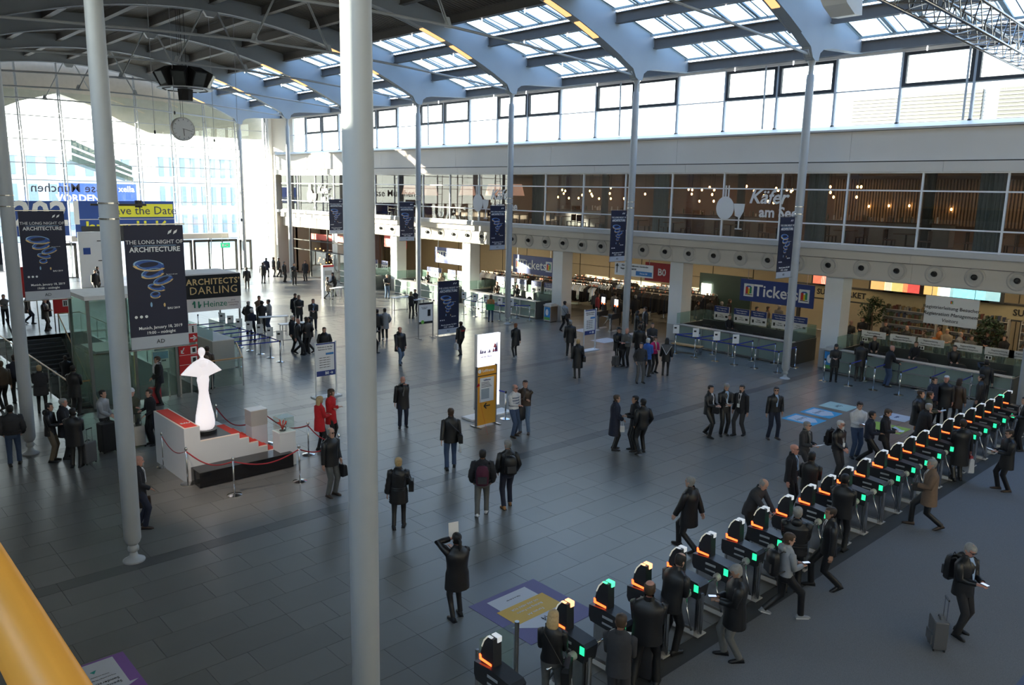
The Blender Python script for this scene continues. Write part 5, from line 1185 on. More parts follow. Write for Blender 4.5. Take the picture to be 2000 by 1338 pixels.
MB().cyl(0, 0, -1.0, -.35, .38, .42, n=8).build('bass_box', BLACKS, sc); MB().cyl(0, 0, -.35, .5, .25, n=8).build('core', BLACKM, sc); MB().lathe([(1.35, -.42), (1.42, -.42), (1.42, -.36), (1.35, -.36)], 16).build('ring_frame', STEEL_GREY, sc)
for x in (-.1, .1): MB().box(x-.012, x+.012, -.012, .012, .5, 4.2).build('cable', BLACKM, sc)
# lattice truss
tr_ = empty('lattice_truss', (14, 7.5, 12.35), R(3), label='silver square lattice truss hanging at the top right', cat='truss')
L = 24; ch = MB()
for y in (-.35, .35):
    for z in (-.35, .35): ch.tube([(0, y, z), (L, y, z)], .04, 8)
ch.build('chord', CHROME, tr_, smooth=True)
q = MB(); n = int(L/.45)
for i in range(n):
    x0, x1 = i*.45, (i+1)*.45; s_ = 1 if i % 2 else -1
    for a, b in (((x0, -.35, .35*s_), (x1, -.35, -.35*s_)), ((x0, .35, -.35*s_), (x1, .35, .35*s_)), ((x0, .35*s_, .35), (x1, -.35*s_, .35)), ((x0, -.35*s_, -.35), (x1, .35*s_, -.35))): q.tube([a, b], .017, 5)
q.build('lacing', CHROME, tr_, kind='stuff')
for x in (3, 21): MB().box(x-.01, x+.01, -.01, .01, .35, 4.4 if x < 10 else 2.2).build('hanger', CHROME, tr_)
p = PY(1640, 6, 13.0); o = empty('ceiling_floodlight', p, label='white boxy floodlight hanging at the top edge', cat='lamp'); MB().prism([(-.8, .3), (-.3, -.1), (.3, -.35), (.8, -.3), (.7, .4)], -.4, .4, 'y').build('housing', WHITEM, o); MB().box(-.02, .02, -.02, .02, .35, 2.6).build('hanger', CHROME, o)
for i, (px, Y, zb) in enumerate(((299, 40, 10.3), (340, 44, 11.6), (415, 44, 10.3), (462, 44, 6))):
    p = PY(px, 200, Y); o = empty('hanging_cable', (p.x, Y, zb), label=['leftmost', 'second', 'third', 'rightmost'][i]+' thin cable hanging from the roof near the clock', cat='cable'); MB().tube([(0, 0, 0), (0, 0, soff(p.x)-zb+.6)], .014, 6).build('cable', STEEL_GREY, o)
    MB().ball((0, 0, -.06), .05, rz=.1, n=8).build('hook', BLACKM, o)
# near gallery edge and handrail
hr = empty('near_handrail', (.172, 0, 7.25), label='blurred yellow wooden handrail close to the camera', cat='handrail')
OAK = mat('warm yellow wood', (.75, .36, .06), .35, noise=.12, nscale=9, stretch=(6, .4, 6))
MB().tube([(0, -1.0, 0), (0, 30, 0)], .034, 20).build('rail', OAK, hr, smooth=True)
for y in (0.1, 3.1, 6.1, 9.1): MB().box(-.02, .02, y-.03, y+.03, -.98, -.03).build('post', CHROME, hr)
MB().box(-.06, -.05, -1, 30, -.95, -.1).build('guard_sheet', mat('olive guard sheet', (.10, .09, .035), .5), hr)
MB().box(-3, .05, -14, 30, 6.0, 6.27).build('near_gallery_floor', LEDGE, kind='structure', label='floor of the gallery under the camera')
# ================================================================ PEOPLE
SKIN = {'l': mat('skin light', (.52, .30, .22), .55, noise=.05), 'm': mat('skin tan', (.38, .21, .14), .55, noise=.05), 'r': mat('skin ruddy', (.55, .27, .20), .55, noise=.05)}
HAIRC = {'k': mat('hair black', (.012, .010, .010), .6, noise=.3, nscale=30), 'n': mat('hair brown', (.06, .035, .02), .6, noise=.3, nscale=30), 'd': mat('hair dark brown', (.03, .018, .012), .6, noise=.3, nscale=30), 'g': mat('hair grey', (.26, .25, .24), .6, noise=.3, nscale=30),
         'w': mat('hair white', (.55, .54, .52), .6, noise=.2, nscale=30), 'b': mat('hair blonde', (.50, .34, .16), .6, noise=.3, nscale=30), 'r': mat('hair reddish', (.25, .09, .04), .6, noise=.3, nscale=30)}
CC = {'k': (.010, .010, .012), 'ks': (.018, .018, .022), 'n': (.014, .018, .038), 'c': (.035, .035, .04), 'g': (.10, .10, .105), 'lg': (.26, .27, .29), 'br': (.05, .03, .02), 'ta': (.17, .11, .075), 'rd': (.55, .015, .02), 'j': (.045, .075, .15), 'jl': (.12, .18, .28),
      'w': (.62, .62, .64), 'gt': (.12, .12, .115), 'bl': (.04, .12, .45), 'pk': (.6, .03, .15), 'ol': (.07, .07, .045), 'or': (.45, .17, .05), 'be': (.36, .28, .2), 'lb': (.30, .42, .62), 'bu': (.07, .01, .03), 'gr': (.01, .30, .10), 'kh': (.14, .11, .075), 'tn': (.35, .16, .05), 'rs': (.35, .03, .04), 'cr': (.6, .55, .45)}
def cm(c, rough=.85): return mat('cloth '+c, CC[c], rough, noise=.18, nscale=14)
EYEM = mat('eye dark', (.02, .015, .012), .3, noise=0); LIPM = mat('lips', (.35, .12, .10), .6, noise=0)
def ik(a, b, l1, l2, pole):
    d = b-a; L = min(d.length, (l1+l2)*.999); d = d.normalized(); b = a+d*L
    x = (l1*l1-l2*l2+L*L)/(2*L); h = math.sqrt(max(l1*l1-x*x, 0)); p = pole-d*pole.dot(d)
    return a+d*x+p.normalized()*h, b
V = Vector
HEADP = [(-.125, .030, .070, -.02), (-.112, .046, .088, .012), (-.08, .060, .096, .055), (-.04, .069, .098, .080), (0, .0745, .099, .096), (.035, .077, .098, .104), (.07, .074, .092, .102), (.098, .060, .074, .084), (.116, .038, .046, .055), (.124, .012, .015, .02)]
ARMS = {  # wrist targets for the right side (x to the side, y forward, z), hand roll
 'down': (.27, .03, .80), 'swf': (.25, .22, .86), 'swb': (.27, -.2, .85), 'front': (.07, .28, 1.12), 'read': (.06, .33, 1.30), 'up': (.05, .24, 1.55), 'mouth': (.03, .17, 1.52), 'fold': (-.12, .19, 1.16), 'pocket': (.23, .08, .93), 'carry': (.29, 0, .78), 'reach': (.10, .5, 1.15), 'hips': (.22, .1, .98), 'low': (.06, .22, .98), 'back': (.05, -.18, .95), 'table': (.12, .38, 1.08)}
def person(px, py, label, face=0, h=1.75, st=0.0, arms=('down', 'down'), coat='k', cut='blazer', trou='k', hair='short', hc='d', skin='l', shoe='k', shirt=None, tie=None, lanyard=False, lean=0, hy=0, hp=0, sex='m', puffy=False, wide=1.0, z=0.0, apart=.11, scarf=None, hood=False, glasses=False, beard=False, P=None, seated=False, stripes=None):
    p = P if P is not None else G(px, py, z)
    v = V((p.x, p.y, 0)).normalized(); c = -v; rg = V((v.y, -v.x, 0)); a = R(face); f = c*math.cos(a)+rg*math.sin(a)
    rz = math.atan2(f.y, f.x)-math.pi/2
    o = empty('person', (p.x, p.y, z), rz, label=label, cat='person')
    s = h/1.75; o.scale = (s, s, s)
    fem = sex == 'f'; sh = (.168 if fem else .19)*wide**.5; bw = (.93 if fem else 1.0)*wide
    far = (p-EYE).length > 33; n8 = 8 if far else 10
    hipz = .91-.06*abs(st)*2 if not seated else .47
    if seated: f_t = [V((.1, .42, .08)), V((-.1, .42, .08))]
    else: f_t = [V((apart, .42*st*1.0, .085)), V((-apart, -.42*st*1.0-(.0), .085+(.05 if abs(st) > .3 else 0)))]
    if st < 0: f_t[0].z, f_t[1].z = f_t[1].z, f_t[0].z
    LE = R(lean); ca, sa = math.cos(LE), math.sin(LE)
    def U(q):                                            # upper body leans forward about the hips
        q = V(q); d = q-V((0, 0, hipz)); return V((q.x, d.y*ca+d.z*sa, hipz+d.z*ca-d.y*sa)) if d.z > 0 else q
    def off(q): return U((q[0], q[1], q[2]-(.91-hipz)))
    body = MB(); sk = SKIN[skin]
    # legs
    hips = [V((.09, 0, hipz)), V((-.09, 0, hipz))]; knees = []; ank = []
    for i in (0, 1):
        k_, a_ = ik(hips[i], f_t[i], .435, .42, V((.05*(1-2*i), 1, 0))); knees.append(k_); ank.append(a_)
        body.tube([hips[i]-V((0, 0, -.02)), hips[i].lerp(k_, .5), k_, k_.lerp(a_, .4), a_], [.075, .062, .046, .044, .03], 8, sk)
    # torso, neck and head as one loft
    rings = []
    for zz, rx, ry, cy in ((.86, .12, .08, 0), (.95, .145, .095, 0), (1.08, .13, .085, 0), (1.25, .15, .095, 0), (1.38, .155, .085, -.005), (1.445, .11, .07, -.01), (1.475, .058, .056, -.012), (1.52, .050, .054, -.004)):
        rings.append([off((rx*math.cos(t), ry*math.sin(t)+cy, zz)) for t in (2*math.pi*j/14 for j in range(14))])
    hc_ = off((0, .02, 1.628)); HM = Matrix.Translation(hc_) @ Matrix.Rotation(R(-hy), 4, 'Z') @ Matrix.Rotation(R(-hp-lean*.6), 4, 'X')
    def headring(r, k=1.0, k2=0.0): 
        zz, w_, ff, bk = r; q = []
        for j in range(14):
            t = 2*math.pi*j/14; cx, sy_ = math.cos(t), math.sin(t); cy = (ff-bk)/2; ry = (ff+bk)/2
            q.append(V(((w_*k+k2)*cx, cy+(ry*k+k2)*sy_, zz*(1 if k == 1 else 1.03))))
        return q
    for r in HEADP: rings.append([HM @ q for q in headring(r)])
    body.loft(rings, sk)
    body.loft([[HM @ V(q) for q in ((-.006, .094, .025), (.006, .094, .025), (.0, .09, .03))], [HM @ V(q) for q in ((-.017, .092, -.028), (.017, .092, -.028), (0, .125, -.022))], [HM @ V(q) for q in ((-.012, .09, -.036), (.012, .09, -.036), (0, .1, -.036))]], sk)
    for sx in (-1, 1):
        body.ball((sx*.077, -.005, -.01), .012, .02, .032, 6, 4, sk, HM)
        if not far: body.ball((sx*.03, .091, .018), .012, .008, .007, 6, 4, EYEM, HM); body.box(sx*.03-.018, sx*.03+.018, .09, .099, .034, .040, EYEM if hc in 'kdn' else HAIRC[hc], HM)
    if not far: body.box(-.024, .024, .086, .096, -.066, -.057, LIPM, HM)
    # arms and hands
    shp = [off((sh, 0, 1.40)), off((-sh, 0, 1.40))]; elb = []; wr = []
    for i, am in enumerate(arms if not isinstance(arms, str) else (arms, arms)):
        t = V(ARMS[am]) if isinstance(am, str) else V(am); 
        if i: t.x = -t.x
        t = off(t) if am not in ('down', 'carry') else t+V((0, .25*sa, -(.91-hipz)))
        pole = V((.5*(1-2*i), -.8, -.5)) if am not in ('down', 'carry', 'swb') else V((.25*(1-2*i), -1, 0))
        e_, w_ = ik(shp[i], t, .285, .255, pole); elb.append(e_); wr.append(w_)
        body.tube([shp[i], shp[i].lerp(e_, .5), e_, e_.lerp(w_, .4), w_], [.05, .045, .036, .036, .026], 8, sk)
        d = (w_-e_).normalized(); ref = V((0, 0, 1)) if abs(d.z) < .7 else V((0, 1, 0))
        side = d.cross(ref).normalized(); nor = side.cross(d).normalized()
        if abs(d.z) > .7: side, nor = nor, side
        ins = -1+2*i
        pc = w_+d*.045
        body.loft([[w_+d*t_+side*(r1*cx)+nor*(r2*cy) for cx, cy in ((-1, -1), (1, -1), (1, 1), (-1, 1))] for t_, r1, r2 in ((-.01, .022, .016), (.03, .036, .014), (.085, .036, .011))], sk)
        for q_, (so_, L_) in enumerate(((-.028, .062), (-.009, .074), (.01, .07), (.028, .055))):
            b0_ = w_+d*.083+side*so_; curl = V((ins*.5, .25, -.2)) if abs(d.z) > .7 else V((0, 0, -.6)); b1_ = b0_+(d+curl*.35).normalized()*L_*.5; b2_ = b1_+(d*.5+curl).normalized()*L_*.5
            body.tube([b0_, b1_, b2_], [.009, .008, .006], 5, sk)
        tb_ = w_+d*.025+side*.03*(1 if (side.dot(V((0, 1, 0))) > 0 or side.z > 0) else -1); tdir = (side*(1 if (side.dot(V((0, 1, 0))) > 0 or side.z > 0) else -1)*.6+d).normalized()
        body.tube([tb_, tb_+tdir*.03, tb_+tdir*.03+d*.028], [.011, .010, .007], 5, sk)
    body.build('body', None, o, smooth=R(60))
    # trousers
    tm_ = cm(trou, .8); q = MB(); r0, r1, r2 = (.088, .062, .052) if not fem else (.082, .052, .040)
    for i in (0, 1):
        fz = ank[i]+V((0, 0, .0)); q.tube([hips[i]+V((0, 0, .03)), hips[i].lerp(knees[i], .4), knees[i], knees[i].lerp(ank[i], .45), fz-V((0, 0, .01))], [r0+.012, r0, r1+.012, r1, r2+.01], n8, tm_)
    q.loft([[V((rx*bw*math.cos(t), ry*math.sin(t)-.008, zz-(.91-hipz))) for t in (2*math.pi*j/12 for j in range(12))] for zz, rx, ry in ((.80, .10, .085), (.84, .165, .115), (.93, .172, .118), (1.03, .155, .11), (1.06, .14, .10))], tm_)
    q.build('trousers', None, o, smooth=R(70))
    # shoes
    for i in (0, 1):
        A_ = ank[i]; yw = R(9)*(1-2*i); M_ = Matrix.Translation((A_.x, A_.y, A_.z-.085)) @ Matrix.Rotation(-yw, 4, 'Z') @ Matrix.Rotation(R(-22) if A_.z > .12 else 0, 4, 'X')
        q = MB(); rr = []
        for y, w_, zt in ((-.085, .028, .055), (-.06, .040, .095), (0, .042, .105), (.06, .043, .07), (.13, .046, .052), (.17, .034, .042), (.19, .014, .03)):
            rr.append([(w_*math.cos(t), y, max(0.0, zt*.5+zt*.5*math.sin(t)) if math.sin(t) > -.3 else 0.004) for t in (2*math.pi*j/8 for j in range(8))])
        q.loft(rr, cm(shoe, .45), M_); q.box(-.042, .042, -.085, .15, 0, .018, cm('k' if shoe != 'lg' else 'w'), M_); q.build('shoe', None, o, smooth=R(60))
    # coat / jacket
    cmt = cm(coat, .9); q = MB(); hem = {'blazer': .80, 'short': .93, 'coat': .66, 'long': .48, 'sweater': .95, 'shirt': .97}[cut]; loose = {'blazer': .012, 'short': .02, 'coat': .03, 'long': .03, 'sweater': .006, 'shirt': .0}[cut]+(.022 if puffy else 0)
    zs = [hem, (hem+.97)/2, .97, 1.06, 1.16, 1.26, 1.36, 1.42, 1.465, 1.495, 1.53]
    base_ = {0: (.185, .135)}
    prof = []
    for k, zz in enumerate(zs):
        if zz <= .97: rx, ry = .178+.045*(.97-zz)+loose, .128+.06*(.97-zz)*(1.2 if abs(st) > .2 else 1)+loose
        elif zz < 1.1: rx, ry = (.155 if fem else .172)+loose, .118+loose
        elif zz < 1.2: rx, ry = (.158 if fem else .178)+loose, .122+loose
        elif zz < 1.3: rx, ry = (.172 if fem else .190)+loose, .130+loose
        elif zz < 1.4: rx, ry = (sh+.012)+loose*.7, .125+loose
        elif zz < 1.44: rx, ry = sh+.0+loose*.5, .108+loose*.5
        elif zz < 1.48: rx, ry = sh*.72, .088+loose*.3
        elif zz < 1.5: rx, ry = .088, .075
        else: rx, ry = .070, .068
        prof.append((zz, rx*bw if zz < 1.4 else rx, ry*(bw if zz < 1.4 else 1)))
    if puffy:
        pp = []
        for (z0, a0, b0_), (z1, a1, b1_) in zip(prof[:-3], prof[1:-2]):
            nn = max(1, round((z1-z0)/.06))
            for t in range(nn): u = t/nn; pp += [(z0+(z1-z0)*u, a0+(a1-a0)*u-.012, b0_+(b1_-b0_)*u-.012), (z0+(z1-z0)*(u+.5/nn), a0+(a1-a0)*(u+.5/nn)+.006, b0_+(b1_-b0_)*(u+.5/nn)+.006)]
        prof = pp+prof[-3:]
    def off2(v_):                                        # hem below the hips follows the stride a little
        return off(v_)
    q.loft([[off2((rx*math.cos(t), ry*math.sin(t)-.008, zz)) for t in (2*math.pi*j/16 for j in range(16))] for zz, rx, ry in prof], cmt, cap=(1, 0))
    sr = .062+loose*.6+(.0 if not fem else -.006)
    for i in (0, 1):
        e_, w_ = elb[i], wr[i]; S0 = shp[i]+V(((-.03)*(1-2*i), 0, .004))
        if puffy:
            path = [S0, shp[i]]; rad = [sr*.95, sr+.012]
            for A_, B_ in ((shp[i], e_), (e_, w_)):
                for t in range(1, 5): path.append(A_.lerp(B_, t/4.2)); rad.append(sr*(.98-.06*t/4)+(.008 if t % 2 else -.004))
        else: path = [S0, shp[i]-V((0, 0, .012)), shp[i].lerp(e_, .5), e_, e_.lerp(w_, .5), w_-(w_-e_)*.03]; rad = [sr*.8, sr+.008, sr-.002, sr-.008, sr-.013, sr-.019]
        q.tube(path, rad, n8, cmt)
    if cut in ('blazer', 'coat', 'long') or hood:       # collar
        q.loft([[off((rx*math.cos(t), ry*math.sin(t)-.012+dy, zz)) for t in (2*math.pi*j/14 for j in range(14))] for zz, rx, ry, dy in ((1.45, .115, .085, 0), (1.50, .086, .080, -.004), (1.545, .074, .076, -.004), (1.50, .068, .066, 0))], cmt, cap=(0, 0))
    if hood: q.ball(off((0, -.105, 1.47)), .11, .07, .085, 10, 6, cmt)
    jk = q.build({'blazer': 'jacket', 'short': 'jacket', 'coat': 'coat', 'long': 'coat', 'sweater': 'sweater', 'shirt': 'shirt'}[cut], None, o, smooth=R(75))
    if shirt:
        yf = .118+loose+(.012 if True else 0)
        w0 = .055; q = MB(); q.add([off(t) for t in ((-.045, .072, 1.50), (.045, .072, 1.50), (w0*.9, .118+loose, 1.38), (.02, .140*bw+loose, 1.12), (-.02, .140*bw+loose, 1.12), (-w0*.9, .118+loose, 1.38), (-.045, .05, 1.50), (.045, .05, 1.50), (.02, .10, 1.12), (-.02, .10, 1.12))],
              [(0, 5, 4, 3, 2, 1), (0, 1, 7, 6), (3, 4, 9, 8)]); q.build('shirt', cm(shirt, .8), jk)
    if tie: MB().add([off(t) for t in ((-.014, .085, 1.48), (.014, .085, 1.48), (.026, .15+loose, 1.16), (0, .152+loose, 1.10), (-.026, .15+loose, 1.16))], [(0, 4, 3, 2, 1)]).build('tie', cm(tie), jk)
    if lanyard:
        y1 = .15+loose; MB().bar(off((.055, .085, 1.47)), off((.012, y1*bw, 1.14)), .014, .004).bar(off((-.055, .085, 1.47)), off((-.012, y1*bw, 1.14)), .014, .004).build('lanyard', cm('w'), jk)
        q = MB(); A_ = off((0, y1*bw+.012, 1.08)); q.box(A_.x-.045, A_.x+.045, A_.y-.006, A_.y+.004, A_.z-.06, A_.z+.06); q.build('badge', PAPER, jk)
    if scarf:
        q = MB(); q.loft([[off(((.085+.02*math.sin(k*2))*math.cos(t), (.085)*math.sin(t)-.005, zz)) for t in (2*math.pi*j/12 for j in range(12))] for k, zz in enumerate((1.46, 1.49, 1.52, 1.55))])
        q.tube([off((.05, .09, 1.49)), off((.06, .15+loose, 1.36)), off((.05, .16+loose, 1.15))], [.03, .03, .028], 6); q.build('scarf', cm(scarf), jk, smooth=True)
    if stripes:
        q = MB()
        for zz in (1.05, 1.14, 1.23, 1.32): q.loft([[off((rx_*math.cos(t), ry_*math.sin(t)-.008, z_)) for t in (2*math.pi*j/16 for j in range(16))] for z_, rx_, ry_ in ((zz, .196*bw, .142*bw), (zz+.025, .198*bw, .144*bw))], cap=(0, 0))
        q.build('check_bands', cm(stripes), jk)
    # hair
    hm = HAIRC[hc]; q = MB()
    if hair != 'bald' and hair != 'none':
        R_ = []; full = HEADP[2:]
        for r in full: R_.append([HM @ p_ for p_ in headring(r, 1.0, .011)])
        fs = []; vs = [p_ for r in R_ for p_ in r]; fade = hair == 'thin'
        for i in range(len(R_)-1):
            zz = (full[i][0]+full[i+1][0])/2
            for j in range(14):
                t = 2*math.pi*(j+.5)/14; fr_ = math.sin(t)
                lim = .058 if fr_ > .45 else (.0 if fr_ > -.1 else -.075)
                if fade and fr_ > -.2: lim = .0 if fr_ < .3 else 9
                if fade and zz > .085: lim = 9
                if hair in ('long', 'bob'): lim = .05 if fr_ > .55 else -9
                if zz > lim: fs.append((i*14+j, i*14+(j+1) % 14, (i+1)*14+(j+1) % 14, (i+1)*14+j))
        if hair != 'thin': fs.append(tuple((len(R_)-1)*14+j for j in range(14)))
        q.add(vs, fs, hm)
        if hair in ('long', 'bob'):
            zb = -.30 if hair == 'long' else -.17
            q.loft([[HM @ V((rx*math.cos(t), cy+ry*math.sin(t), zz)) for t in (2*math.pi*j/12 for j in range(12))] for zz, rx, ry, cy in ((.05, .088, .07, -.045), (-.06, .098, .06, -.055), ((-.06+zb)/2, .098, .05, -.07), (zb, .06, .035, -.075))], hm)
        if hair == 'bun': q.ball((0, -.09, .09), .05, .05, .05, 8, 6, hm, HM)
        if hair == 'pony': q.tube([HM @ V(t) for t in ((0, -.1, .05), (0, -.15, 0), (0, -.14, -.12), (0, -.13, -.2))], [.03, .035, .03, .012], 8, hm)
    if hair == 'bald' and hc in 'gnw': 
        pass
    if q.v: q.build('hair', None, o, smooth=True)
    if hair in ('beanie', 'hat'):
        pass
    if beard: MB().loft([[HM @ V(t) for t in pts] for pts in (((-.05, .05, -.05), (-.03, .1, -.04), (.03, .1, -.04), (.05, .05, -.05)), ((-.045, .05, -.11), (-.025, .1, -.12), (.025, .1, -.12), (.045, .05, -.11)), ((-.02, .05, -.14), (-.015, .085, -.145), (.015, .085, -.145), (.02, .05, -.14)))]).build('beard', hm, o, smooth=True)
    if glasses:
        q = MB()
        for sx in (-1, 1): q.box(sx*.032-.022, sx*.032+.022, .103, .107, .002, .034, EYEM, HM); q.bar(HM @ V((sx*.055, .1, .025)), HM @ V((sx*.08, 0, .02)), .004, .006, EYEM)
        q.build('glasses', None, o)
    info = dict(o=o, off=off, wr=wr, elb=elb, s=s, p=p, rz=rz, HM=HM, coat=coat, loose=loose, shp=shp)
    info['W'] = Matrix.Translation((p.x, p.y, z)) @ Matrix.Rotation(rz, 4, 'Z') @ Matrix.Scale(s, 4)
    return info
def hat(I, m, label, kind='beanie'):
    q = MB(); HM = I['HM']
    if kind == 'beanie': q.loft([[HM @ V((rx*math.cos(t), ry*math.sin(t)-.003, zz)) for t in (2*math.pi*j/14 for j in range(14))] for zz, rx, ry in ((.03, .092, .114), (.06, .094, .115), (.1, .08, .1), (.14, .05, .06), (.155, .015, .02))])
    else: q.loft([[HM @ V((rx*math.cos(t), ry*math.sin(t), zz)) for t in (2*math.pi*j/16 for j in range(16))] for zz, rx, ry in ((.055, .15, .17), (.065, .15, .17), (.07, .088, .108), (.13, .085, .1), (.15, .06, .075))])
    q.build('hat', m, I['o'], smooth=R(50))
def held(I, name, label, cat): 
    o = empty(name, label=label, cat=cat); o.matrix_world = I['W']; return o
def loc_obj(I, name, label, cat, at, rz=0, rx=0):
    "a thing placed at local point of the person, upright axes, its own origin there"
    w_ = I['W'] @ V(at); o = empty(name, w_, I['rz']+rz, label=label, cat=cat); o.rotation_euler.x = rx; return o
def backpack(I, label, m='k', side=None):
    A_ = I['off']((0, -.24-I['loose'], 1.2)); o = loc_obj(I, 'backpack', label, 'backpack', A_)
    MB().loft([[(x*w_, y*d_, zz) for x, y in ((-1, .35), (-1, -.6), (-.6, -1), (.6, -1), (1, -.6), (1, .35))] for zz, w_, d_ in ((-.24, .12, .08), (-.2, .15, .11), (.1, .15, .11), (.2, .12, .09), (.24, .06, .05))]).build('bag', cm(m), o, smooth=R(50))
    MB().box(-.11, .11, -.14, -.1, -.17, 0).build('front_pocket', cm('c'), o); MB().tube([(-.04, 0, .23), (0, 0, .28), (.04, 0, .23)], .008, 5).build('loop', cm('k'), o)
    q = MB()
    for x in (-.1, .1): q.tube([(x, .03, .18), (x*1.1, .12, .24), (x*1.2, .28, .2), (x*1.25, .36, .05), (x*1.35, .28, -.1), (x*1.3, .05, -.18)], .014, 5)
    q.build('strap', cm('k'), o)
def bag(I, label, hand=0, kind='tote', m='k', size=1.0, drop=0, text=None):
    wv = I['wr'][hand]+V((0, 0, -.06)); o = loc_obj(I, {'tote': 'tote_bag', 'plastic': 'carrier_bag', 'brief': 'briefcase', 'hand': 'handbag'}[kind], label, 'bag', wv-V((0, 0, drop)))
    k = size; w_, h_, d_ = {'tote': (.17, .36, .05), 'plastic': (.15, .34, .07), 'brief': (.20, .28, .05), 'hand': (.15, .22, .06)}[kind]; w_ *= k; h_ *= k; d_ *= k
    mm = cm(m, .5 if kind == 'plastic' else .8)
    MB().loft([[(y*d_*e_, x*w_*e2, zz) for x, y in ((-1, -1), (1, -1), (1, 1), (-1, 1))] for zz, e_, e2 in ((-.16-h_, .9, .85), (-.14-h_, 1, 1), (-.16, .7, .95), (-.13, .3, .9))]).build('bag', mm, o)
    MB().tube([(0, -w_*.5, -.14), (0, -w_*.3, -.02), (0, 0, .02), (0, w_*.3, -.02), (0, w_*.5, -.14)], .008, 5).build('handle', mm, o)
    if text: letters(o, text, .11, INKW, (d_+.004, 0, -.3), (0, 1, 0) if I else YD, bold=.002)
    return o
def sbag(I, label, side=1, m='k', y=0.0, zz=.92, size=1.0):
    "shoulder bag with strap across the body"
    x = side*(.24+I['loose']); A_ = I['off']((x, y, zz)); o = loc_obj(I, 'shoulder_bag', label, 'bag', A_)
    MB().loft([[(a*.06*e_, b_*.16*e_*size, z_*size) for a, b_ in ((-1, -1), (1, -1), (1, 1), (-1, 1))] for z_, e_ in ((-.15, .8), (-.13, 1), (.08, 1), (.11, .7))]).build('bag', cm(m), o)
    S_ = I['off']((-side*.09, 0, 1.47))-A_; MB().tube([(0, .08, .1), (-side*.06, .15+I['loose'], .22), S_+V((0, .1, -.03)), S_+V((0, -.02, .035)), S_+V((0, -.13-I['loose'], -.06)), (-side*.06, -.16-I['loose'], .22), (0, -.08, .1)], .012, 5).build('strap', cm(m), o)
def phone(I, label, hand=0, lit=False):
    d = I['wr'][hand]+(I['wr'][hand]-I['elb'][hand]).normalized()*.1+V((0, 0, .03)); o = loc_obj(I, 'mobile_phone', label, 'phone', d)
    MB().box(-.037, .037, -.05, .09, 0, .01).build('case', cm('k'), o); MB().box(-.033, .033, -.045, .085, .01, .012).build('screen', mat('phone screen', (.6, .7, .9), emit=.9, noise=0), o)
def paper(I, label, hand=0, up_=.0, w_=.11, h_=.15, tilt=60):
    d = I['wr'][hand]+(I['wr'][hand]-I['elb'][hand]).normalized()*.1+V((0, .02, .03+up_)); o = loc_obj(I, 'paper_sheet', label, 'paper', d)
    MB().box(-w_, w_, -.002, .002, -h_*.3, h_*1.7, M=Matrix.Rotation(R(90-tilt) if 0 else R(-(90-tilt)), 4, 'X')).build('sheet', PAPER, o)
def suitcase(px, py, label, rz=0, h=.55, m='c', w_=.36, d_=.22, z=0, handle=True, P=None, tilt=0):
    p = P if P is not None else G(px, py, z); o = empty('suitcase', (p.x, p.y, z), rz, label=label, cat='suitcase'); o.rotation_euler.x = tilt
    mm = mat('luggage '+m, CC[m], .45, noise=.1) if m != 'sv' else CHROME
    MB().loft([[(x*w_/2*e_, y*d_/2*e_, zz) for x, y in ((-1, -.85), (-.85, -1), (.85, -1), (1, -.85), (1, .85), (.85, 1), (-.85, 1), (-1, .85))] for zz, e_ in ((.05, .93), (.07, 1), (h+.03, 1), (h+.05, .93))]).build('shell', mm, o)
    MB().box(-w_*.4, w_*.4, d_/2, d_/2+.025, .12, h*.6).build('front_pocket', mm, o)
    q = MB()
    for x in (-w_*.4, w_*.4):
        for y in (-d_*.35, d_*.35): q.cyl(0, 0, -.012, .012, .025, n=10, M=Matrix.Translation((x, y, .025)) @ Matrix.Rotation(R(90), 4, 'X'))
    q.build('wheel', BLACKM, o); MB().tube([(-.07, 0, h+.05), (-.05, 0, h+.085), (.05, 0, h+.085), (.07, 0, h+.05)], .012, 6).build('carry_handle', BLACKM, o)
    if handle:
        for x in (-.09, .09): MB().tube([(x, -d_*.35, h+.03), (x, -d_*.35, h+.42)], .009, 6).build('pull_rod', CHROME, o)
        MB().tube([(-.1, -d_*.35, h+.43), (.1, -d_*.35, h+.43)], .016, 6).build('grip', BLACKM, o)
    return o
P_ = person
# --- centre of the hall
I = P_(787, 834, 'bald man in a black jacket standing with one hand raised to his mouth', 5, st=.12, arms=('down', 'mouth'), cut='coat', coat='k', trou='n', hair='bald', hc='g', skin='r', shirt='g', hy=10, hp=10)
I = P_(880, 915, 'man in a black blazer and blue jeans walking away with a shoulder bag', 185, 1.82, st=.3, arms=('down', 'swb'), cut='blazer', coat='k', trou='j', hair='short', hc='n', hy=-10); sbag(I, 'black shoulder bag on the man in blue jeans', 1, zz=.95, y=-.1); bag(I, 'small white carrier tucked in the blue jeans man\'s hand', 0, 'plastic', 'w', .5)
I = P_(781, 711, 'balding man in a dark parka and blue jeans striding to the right', 25, 1.78, st=.55, arms=('swf', 'down'), cut='coat', coat='k', trou='jl', hair='thin', hc='n', skin='r', hood=True, wide=1.1)
I = P_(900, 694, 'person in a black jacket with red back lettering walking away left', 215, 1.7, st=.35, arms=('front', 'carry'), cut='short', coat='k', trou='k', hair='short', hc='d', hood=True); bag(I, 'white carrier bag carried by the person with red back lettering', 1, 'plastic', 'w', .8)
A_ = I['off']((0, -.165, 1.3)); letters(loc_obj(I, 'back_print', 'small red lettering on the back of the black jacket', 'lettering', A_), 'REDI', .1, cm('rd'), (0, 0, 0), (-1, 0, 0))
